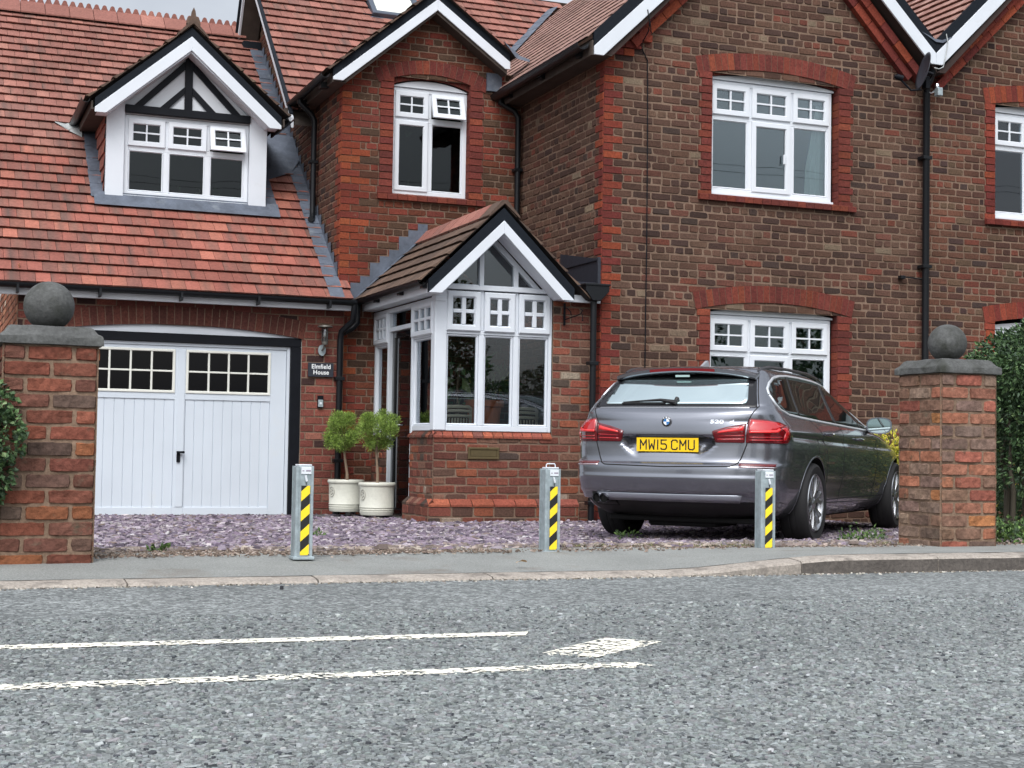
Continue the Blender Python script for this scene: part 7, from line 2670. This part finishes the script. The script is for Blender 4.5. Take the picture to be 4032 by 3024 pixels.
# --- tail lamps
for sg in (-1, 1):
    f = lambda L_: [(sg * s_, z_) for s_, z_ in L_]
    inner = f([(.375, .895), (.385, .905), (.50, .938), (.635, .962), (.640, .958), (.628, .815), (.622, .812), (.41, .812), (.40, .818)])
    o = patch(inner, 's', 0.006, 'tail_light', redd, res=0.025)
    patch(f([(.43, .900), (.62, .942), (.618, .905), (.415, .885)]), 's', 0.009, 'reversing_strip', redl2, o, res=0.03)
    patch(f([(.425, .870), (.622, .876), (.622, .868), (.425, .862)]), 's', 0.009, 'light_bar', redl, o, res=0.03)
    patch(f([(.418, .842), (.622, .846), (.622, .838), (.418, .834)]), 's', 0.009, 'light_bar', redl, o, res=0.03)
    outer = f([(.650, .965), (.660, 1.000), (.675, 1.004), (.80, .996), (.93, .975), (1.035, .944), (1.055, .925), (1.06, .895), (1.045, .85), (1.01, .815), (.98, .808), (.640, .812), (.636, .818)])
    o = patch(outer, 's', 0.008, 'tail_light', redd, res=0.025)
    patch(f([(.668, .985), (.675, .995), (.80, .987), (.93, .963), (.985, .944), (.93, .928), (.89, .905), (.660, .897)]), 's', 0.011, 'upper_lens', redl, o, res=0.025)
    patch(f([(.668, .905), (.885, .912), (.905, .925), (.93, .915), (.90, .892), (.665, .888)]), 's', 0.014, 'light_guide', redl2, o, res=0.02)
    patch(f([(.94, .925), (.99, .935), (1.03, .915), (1.02, .87), (.985, .832), (.95, .835), (.955, .86), (.985, .90)]), 's', 0.012, 'side_ring', redl, o, res=0.02)
    patch(f([(.665, .862), (.93, .866), (.94, .858), (.665, .853)]), 's', 0.011, 'light_bar', redl, o, res=0.025)
    patch(f([(.665, .838), (.94, .840), (.94, .833), (.665, .831)]), 's', 0.011, 'light_bar', redl, o, res=0.025)
    # reflector and its bright edge in the bumper
    patch(f([(.60, .652), (.90, .648), (.90, .628), (.60, .632)]), 's', 0.005, 'rear_reflector', redd, res=0.03)
    patch(f([(.60, .630), (.91, .626), (.91, .616), (.60, .620)]), 's', 0.006, 'reflector_trim', mat('pinkish_chrome', (0.7, 0.6, 0.62), 0.2, metal=0.8), res=0.03)
# bumper top ledge: wings under the lamps catch the sky - part of the body surface
# --- panel gaps
gap = mat('panel_gap', (0.003, 0.003, 0.003), 0.9)
ribbon([(-.648, .81), (-.60, .68), (-.575, .645), (-.53, .628), (0, .618), (.53, .628), (.575, .645), (.60, .68), (.648, .81)], 's', 0.009, 0.0022, 'tailgate_gap', gap)
for sg in (-1, 1):
    ribbon([(sg * .645, .96), (sg * .672, 1.03), (sg * .71, 1.10), (sg * .66, 1.22), (sg * .603, 1.38), (sg * .60, 1.415)], 's', 0.008, 0.0022, 'tailgate_gap', gap)
ribbon([(-.64, 1.088), (.64, 1.088)], 's', 0.010, 0.006, 'glass_lower_trim', mat('satin_trim', (0.45, 0.47, 0.5), 0.3, metal=0.8))
# bumper blade and lower diffuser
patch([(-.62, .408), (.62, .408), (.60, .352), (-.60, .352)], 's', 0.010, 'bumper_blade', mat('satin_grey_blade', (0.36, 0.38, 0.43), 0.3, metal=0.7, coat=0.5), res=0.04)
patch([(-.80, .348), (.80, .348), (.76, .225), (-.76, .225)], 's', 0.006, 'diffuser', blackp, res=0.05)
ex = MB()
for y in (.612, .538):
    ex.lathe([(.034, .02), (.038, .012), (.040, .02), (.040, .22), (.034, .22)], (0.075 + (0.612 - .538) * (y > .58) * .35, y, .356), 20, axis='X')
ex.f = [f for f in ex.f if len(f) == 4]; ex.m = [0] * len(ex.f)
cbuild(ex, 'exhaust_tip', mat('dark_chrome', (0.45, 0.46, 0.48), 0.2, metal=1.0), smooth=True)
ex = MB()
for y in (.612, .538): ex.lathe([(.001, .085), (.0335, .085)], (0.075 + (0.612 - .538) * (y > .58) * .35 - 0.055, y, .356), 18, axis='X')
cbuild(ex, 'exhaust_bore', shade)
patch([(.47, .405), (.68, .405), (.70, .30), (.45, .30)], 's', 0.008, 'exhaust_cutout', shade, res=0.04)
# --- plate, roundel, number
px_ = 0.100
pl = MB(); pl.box(px_, px_ + 0.006, -0.262, 0.262, 0.735, 0.846, 0.002)
plo = cbuild(pl, 'number_plate', mat('yellow_plate', rgb(240, 196, 20), 0.4))
T = lambda dx, y0, z0: (lambda a, d, b: (px_ - dx + d, y0 - a, z0 + b))
pt_ = mat('plate_black', (0.01, 0.01, 0.01), 0.5)
STROKES = {'M': (50, [[(0, 0), (0, 79)], [(0, 79), (25, 33)], [(25, 33), (50, 79)], [(50, 79), (50, 0)]]),
           'W': (50, [[(0, 79), (7, 0)], [(7, 0), (25, 46)], [(25, 46), (43, 0)], [(43, 0), (50, 79)]]),
           '1': (8, [[(4, 0), (4, 79)]]),
           '5': (48, [[(46, 79), (3, 79)], [(3, 79), (3, 46)], [(3, 46), (36, 46)], [(36, 46), (48, 35)], [(48, 35), (48, 12)], [(48, 12), (37, 0)], [(37, 0), (9, 0)], [(9, 0), (0, 9)]]),
           'C': (48, [[(48, 62), (46, 72)], [(46, 72), (37, 79)], [(37, 79), (11, 79)], [(11, 79), (0, 68)], [(0, 68), (0, 11)], [(0, 11), (11, 0)], [(11, 0), (37, 0)], [(37, 0), (46, 7)], [(46, 7), (48, 17)]]),
           'U': (48, [[(0, 79), (0, 11)], [(0, 11), (11, 0)], [(11, 0), (37, 0)], [(37, 0), (48, 11)], [(48, 11), (48, 79)]])}
reg = 'MW15 CMU'
total = sum(STROKES[c][0] + 23 if c != ' ' else 22 for c in reg) - 23
cur_ = -total / 2
tf = T(0.0006, 0.0, 0.7905)
for c in reg:
    if c == ' ':
        cur_ += 22; continue
    w_, segs = STROKES[c]
    sm = MB()
    for (p, q) in segs:
        P, Q = Vector((p[0] + cur_, p[1] - 39.5)), Vector((q[0] + cur_, q[1] - 39.5))
        d_ = (Q - P).normalized(); nn_ = Vector((-d_.y, d_.x)) * 5.6; e_x = d_ * 4.6
        quad = [P - e_x - nn_, Q + e_x - nn_, Q + e_x + nn_, P - e_x + nn_]
        sm.add([tf(v.x / 1000 * 0.985, 0, v.y / 1000 * 0.93) for v in quad], [(0, 1, 2, 3)])
    cbuild(sm, 'plate_character', pt_, plo)
    cur_ += w_ + 23
rr_ = surf_s(0, .973); rx = rr_.x - 0.004
rd = MB(); rd.lathe([(.001, -.006), (.030, -.006), (.037, -.004), (.041, 0.0), (.041, .01)], (rx, 0, .973), 40, axis='X')
rdo = cbuild(rd, 'badge', mat('badge_rim', (0.05, 0.055, 0.065), 0.15, metal=0.7), smooth=True)
for q, (m_n, col_) in enumerate((('badge_blue', (0.02, 0.16, 0.42)), ('badge_white', (0.85, 0.88, 0.9)))):
    bq = MB()
    for k in (0, 2):
        a0 = (k + q) * math.pi / 2
        arc = [(rx - 0.0075, 0, .973)] + [(rx - 0.0075, .0255 * math.cos(a0 + math.pi / 2 * i / 8), .973 + .0255 * math.sin(a0 + math.pi / 2 * i / 8)) for i in range(9)]
        bq.add(arc, [tuple(range(10))])
    cbuild(bq, 'badge_quarter', mat(m_n, col_, 0.2, coat=1.0), rdo)
bq = MB()
def annulus(mb, x, c, r0, r1, n=40):
    vs = [(x, c[0] + r * math.cos(2 * math.pi * i / n), c[1] + r * math.sin(2 * math.pi * i / n)) for i in range(n) for r in (r0, r1)]
    mb.add(vs, [(2 * i, 2 * ((i + 1) % n), 2 * ((i + 1) % n) + 1, 2 * i + 1) for i in range(n)])
annulus(bq, rx - 0.0076, (0, .973), .0250, .0270); annulus(bq, rx - 0.0050, (0, .973), .0385, .0412)
cbuild(bq, 'badge_ring', M['chrome'], rdo)
wmt = mat('badge_letters', (0.8, 0.82, 0.85), 0.3)
for ch_, an in (('B', R(128)), ('M', R(90)), ('W', R(52))):
    V2, F2 = text_obj('l', ch_, 0.017, None, None, lambda a, d, b: (a, d, b), bold=0.0008)
    rot = an - math.pi / 2
    V3 = [(rx - 0.0068 + v[1] * 0.2, -((v[0] * math.cos(rot) - v[2] * math.sin(rot)) + 0.0325 * math.cos(an)), .973 + (v[0] * math.sin(rot) + v[2] * math.cos(rot)) + 0.0325 * math.sin(an)) for v in V2]
    np_obj('badge_letter', np.array(V3), F2, wmt, rdo, local=True)
chr_t = mat('bright_lettering', (0.85, 0.90, 0.96), 0.15, metal=0.6)
def rear_text(body_, size, yc, zc, sx):
    V2, F2 = text_obj('t', body_, size, None, None, lambda a, d, b: (a, d, b), sx=sx, bold=0.0015, extrude=0.0015, spacing=1.08)
    V3 = []
    for v in V2:
        y = yc - v[0]; z = zc + v[2]
        X, Y, S_ = oc(z); s = float(np.interp(abs(y), Y[:NR], S_[:NR])) * (1 if y >= 0 else -1)
        p = surf_s(s, z); V3.append((p.x - 0.004 + v[1], y, z))
    return np_obj('model_lettering', np.array(V3), F2, chr_t, car, local=True)
rear_text('520', 0.040, -0.41, .975, 1.65)
rear_text('d', 0.042, -0.525, .976, 1.5)
# --- side glass, trim, pillars, doors, handles
satin = mat('bright_window_trim', (0.72, 0.75, 0.78), 0.35, metal=0.6)
DLO = [(.47, 1.20), (.48, 1.13), (.53, 1.082), (.68, 1.045), (.95, 1.028), (1.5, 1.008), (2.0, .992), (2.5, .975), (3.0, .958), (3.14, .956), (2.98, 1.06), (2.72, 1.215), (2.50, 1.300), (2.25, 1.345), (1.9, 1.372), (1.5, 1.382), (1.15, 1.380), (.92, 1.368), (.74, 1.345), (.60, 1.30), (.51, 1.25)]
pillars = [((1.13, 1.39), (.93, 1.02), .045), ((2.10, 1.38), (1.98, .985), .085), ((2.78, 1.28), (2.80, .95), .03)]
for sg in (-1, 1):
    sw = patch(DLO, 'x', 0.003, 'side_window', sglass, sg=sg, res=0.05)
    ribbon(DLO + [DLO[0]], 'x', 0.022, 0.008, 'window_trim', satin, sg=sg)
    for (a, b, w_) in pillars:
        patch([(a[0] - w_ / 2, a[1] - .02), (b[0] - w_ / 2, b[1] + .02), (b[0] + w_ / 2, b[1] + .02), (a[0] + w_ / 2, a[1] - .02)], 'x', 0.005, 'door_pillar', blackp, sg=sg, res=0.05)
    for path in ([(1.15, 1.02), (1.30, .93), (1.40, .82), (1.50, .70), (1.52, .60), (1.50, .50)], [(2.03, .99), (2.04, .80), (2.05, .30)], [(3.22, .95), (3.26, .75), (3.24, .30)], [(1.50, .32), (3.24, .30)], [(3.3, .955), (3.7, .915), (4.3, .82), (4.6, .74)]):
        ribbon(path, 'x', 0.007, 0.0018, 'door_gap', gap, sg=sg)
    for hx, hz in ((1.50, .905), (2.55, .872)):
        p0 = surf_x(hx, hz, sg)
        hb_ = MB(); y = p0.y
        pts = [(hx - 0.10, y + sg * 0.004, hz - 0.004), (hx - 0.06, y + sg * 0.030, hz), (hx + 0.06, y + sg * 0.034, hz - 0.004), (hx + 0.10, y + sg * 0.004, hz - 0.010)]
        hb_.tube(pts, [0.010, 0.013, 0.013, 0.010], 10)
        ho = cbuild(hb_, 'door_handle', paint, smooth=True)
        hb_ = MB(); hb_.tube([(hx + 0.02, y + sg * 0.046, hz), (hx + 0.09, y + sg * 0.030, hz - 0.004)], 0.006, 6); cbuild(hb_, 'handle_trim', M['chrome'], ho, smooth=True)
    # sill
    patch([(1.52, .335), (3.70, .335), (3.68, .22), (1.54, .22)], 'x', 0.012, 'side_skirt', paint, sg=sg, res=0.06) if False else None
    ribbon([(1.52, .345), (3.70, .345)], 'x', 0.008, 0.002, 'skirt_gap', gap, sg=sg)
    # wheel arch lips
    for (x, z) in WHEELS:
        pts = []
        for k in range(41):
            a = R(-12) + R(204) * k / 40
            q = (x + 0.381 * math.cos(a), z + 0.381 * math.sin(a))
            if q[1] > 0.24: pts.append(q)
        ribbon(pts, 'x', 0.016, 0.003, 'arch_lip', paint, sg=sg, res=0.03)
    # mirror
    mr_ = MB()
    c = Vector((2.96, sg * 1.015, 1.005))
    vs, fs = [], []
    for i in range(9):
        t = i / 8
        for k in range(18):
            a = 2 * math.pi * k / 18
            r1 = (0.120 * (1 - 0.55 * t ** 2.4)); r2 = (0.078 * (1 - 0.50 * t ** 2.4))
            yy_ = abs(math.cos(a)) ** 0.75 * math.copysign(1, math.cos(a)) * r1; zz_ = abs(math.sin(a)) ** 0.75 * math.copysign(1, math.sin(a)) * r2
            vs.append((c.x + 0.16 * t - 0.06 + 0.02 * (-yy_ * sg) / r1 * 0.0, c.y + yy_ - sg * 0.01 * t, c.z + zz_ + 0.005 * t))
    for i in range(8):
        for k in range(18): fs.append((i * 18 + k, i * 18 + (k + 1) % 18, (i + 1) * 18 + (k + 1) % 18, (i + 1) * 18 + k))
    fs += [tuple(range(18)), tuple(8 * 18 + 17 - k for k in range(18))]
    mr_.add(vs, fs)
    mro = recalc(cbuild(mr_, 'door_mirror', paint, smooth=True))
    mg = MB()
    gv = []
    for k in range(18):
        a = 2 * math.pi * k / 18
        gv.append((c.x - 0.0625, c.y + abs(math.cos(a)) ** 0.75 * math.copysign(1, math.cos(a)) * 0.106, c.z + abs(math.sin(a)) ** 0.75 * math.copysign(1, math.sin(a)) * 0.066))
    mg.add(gv, [tuple(range(18))])
    cbuild(mg, 'mirror_glass', glossy_glass('mirror_face', (0.02, 0.03, 0.03), 0.55) if sg < 0 else M['chrome'], mro)
    mg = MB(); mg.tube([(c.x + 0.02, sg * 0.88, .965), (c.x, c.y - sg * 0.06, c.z - 0.04)], [0.03, 0.028], 10); cbuild(mg, 'mirror_arm', blackp, mro, smooth=True)
    # roof rails
    rl_ = MB()
    pts = [(0.62, sg * 0.575, 1.398), (0.72, sg * 0.575, 1.422), (0.90, sg * 0.578, 1.442), (1.4, sg * 0.582, 1.450), (2.0, sg * 0.578, 1.444), (2.35, sg * 0.575, 1.415), (2.48, sg * 0.57, 1.395)]
    rl_.tube(pts, [0.008, 0.014, 0.014, 0.013, 0.013, 0.012, 0.008], 10)
    cbuild(rl_, 'roof_rail', mat('satin_rail', (0.10, 0.10, 0.11), 0.35, metal=0.7), smooth=True)
    # turn repeater / front flank flash
# fuel flap on the right flank
ribbon([(1.19, .815), (1.20, .855), (1.30, .86), (1.36, .85), (1.37, .765), (1.36, .735), (1.22, .735), (1.19, .76), (1.19, .815)], 'x', 0.005, 0.0016, 'fuel_flap_gap', gap, sg=-1)
# fin aerial
fa = MB(); fa.prism([(.86, 1.455), (.90, 1.470), (1.00, 1.512), (1.015, 1.512), (1.04, 1.455)], -0.012, 0.012)
recalc(cbuild(fa, 'fin_aerial', mat('silver_aerial', (0.55, 0.58, 0.62), 0.3, metal=0.6)))
# windscreen and lamps at the front
def front_patch(zf0, zf1, hw0, hw1, name, m):
    vs, fs = [], []
    for j in range(9):
        z = zf0 + (zf1 - zf0) * j / 8; hw = hw0 + (hw1 - hw0) * j / 8
        X, Y, S_ = oc(z)
        ks = len(X) // 2
        for i in range(13):
            y = -hw + 2 * hw * i / 12
            x = float(np.interp(-abs(y), -Y[ks:], X[ks:]))
            vs.append((x + 0.006, y, z + 0.004))
    for j in range(8):
        for i in range(12): q = j * 13 + i; fs.append((q, q + 1, q + 14, q + 13))
    return np_obj(name, np.array(vs), fs, m, car, smooth=True, local=True)
front_patch(1.02, 1.39, .70, .50, 'windscreen', sglass)
for sg in (-1, 1):
    vs = []; fs = []
    for j in range(5):
        z = .64 + .13 * j / 4; X, Y, S_ = oc(z)
        ks = len(X) - NF
        for i in range(9):
            yv = .45 + .36 * i / 8 - 0.03 * j / 4
            x = float(np.interp(-yv, -Y[ks:], X[ks:]))
            vs.append((x + 0.006, sg * yv, z))
    for j in range(4):
        for i in range(8): q = j * 9 + i; fs.append((q, q + 1, q + 10, q + 9))
    np_obj('headlight', np.array(vs), fs, mat('headlight_lens', (0.5, 0.55, 0.6), 0.05, metal=0.4), car, smooth=True, local=True)
    kg = MB(); kg.lathe([(.001, 0), (.10, 0.0), (.115, .01)], (4.88, sg * .15, .60), 20, axis='X'); cbuild(kg, 'grille', blackp)
# dark underfloor so that no light leaks under the car
uf = MB(); uf.box(.40, 4.6, -.62, .62, .17, .21, 0.01); cbuild(uf, 'underfloor', shade)
uf = MB(); uf.tube([(1.127, -0.7, .30), (1.127, .7, .30)], 0.05, 8); uf.box(.45, 1.0, -.3, .3, .13, .2, .02); cbuild(uf, 'rear_axle', shade)


# --- wheels
def wheel(x, z, sg):
    y = sg * 0.925
    ro = 0.333
    t = MB()
    w = 0.235
    prof = [(.232, -.0), (.240, .012), (.262, .004), (.300, .0), (.318, .012), (.328, .030), (.333, .055), (.334, .09), (.331, .094), (.334, .098), (.334, .14), (.331, .144), (.334, .148), (.333, .185), (.328, .21), (.315, .228), (.27, .236), (.235, .22)]
    t.lathe([(r, -sg * h) for r, h in prof], (x, y, z), 72, axis='Y')
    # drop the end caps
    t.f = t.f[:-2]; t.m = t.m[:-2]
    wo = recalc(cbuild(t, 'wheel', rubber, smooth=True))
    rm_ = MB()
    rm_.lathe([(r, -sg * h) for r, h in [(.236, .004), (.240, .010), (.236, .020), (.222, .028), (.216, .06), (.20, .20), (.196, .20), (.205, .06), (.214, .018), (.228, .004)]], (x, y, z), 60, axis='Y')
    rm_.f = rm_.f[:-2]; rm_.m = rm_.m[:-2]
    nsp = 7
    for k in range(nsp):
        for dv in (-0.13, 0.13):
            a0 = 2 * math.pi * k / nsp + 0.2
            a1 = a0 + dv * 1.45
            vs = []
            for (r, an, hw, dep) in ((.045, a0, .020, .028), (.12, a0 + dv * 0.75, .012, .016), (.222, a1, .016, .014)):
                ca, sa = math.cos(an), math.sin(an)
                cx_, cz_ = x + r * ca, z + r * sa
                for (u_, d_) in ((-hw, dep + .022), (-hw * 0.7, dep), (hw * 0.7, dep), (hw, dep + .022)):
                    vs.append((cx_ - sa * u_, y - sg * d_, cz_ + ca * u_))
            fs = []
            for i in range(2):
                for q in range(4): fs.append((i * 4 + q, i * 4 + (q + 1) % 4, (i + 1) * 4 + (q + 1) % 4, (i + 1) * 4 + q))
            rm_.add(vs, fs)
    rm_.lathe([(r, -sg * h) for r, h in [(.001, .012), (.028, .014), (.036, .022), (.062, .030), (.066, .06)]], (x, y, z), 24, axis='Y')
    recalc(cbuild(rm_, 'alloy_rim', alloy, wo, smooth=True))
    bd = MB(); bd.lathe([(.001, -sg * .085), (.175, -sg * .085), (.175, -sg * .11)], (x, y, z), 32, axis='Y'); cbuild(bd, 'brake_disc', mat('brake_disc', (0.10, 0.10, 0.10), 0.5, metal=0.6), wo)
    bk = MB(); bk.lathe([(.001, -sg * .20), (.232, -sg * .20)], (x, y, z), 32, axis='Y'); cbuild(bk, 'wheel_back', shade, wo)


for (x, z) in WHEELS:
    for sg in (-1, 1): wheel(x, z, sg)
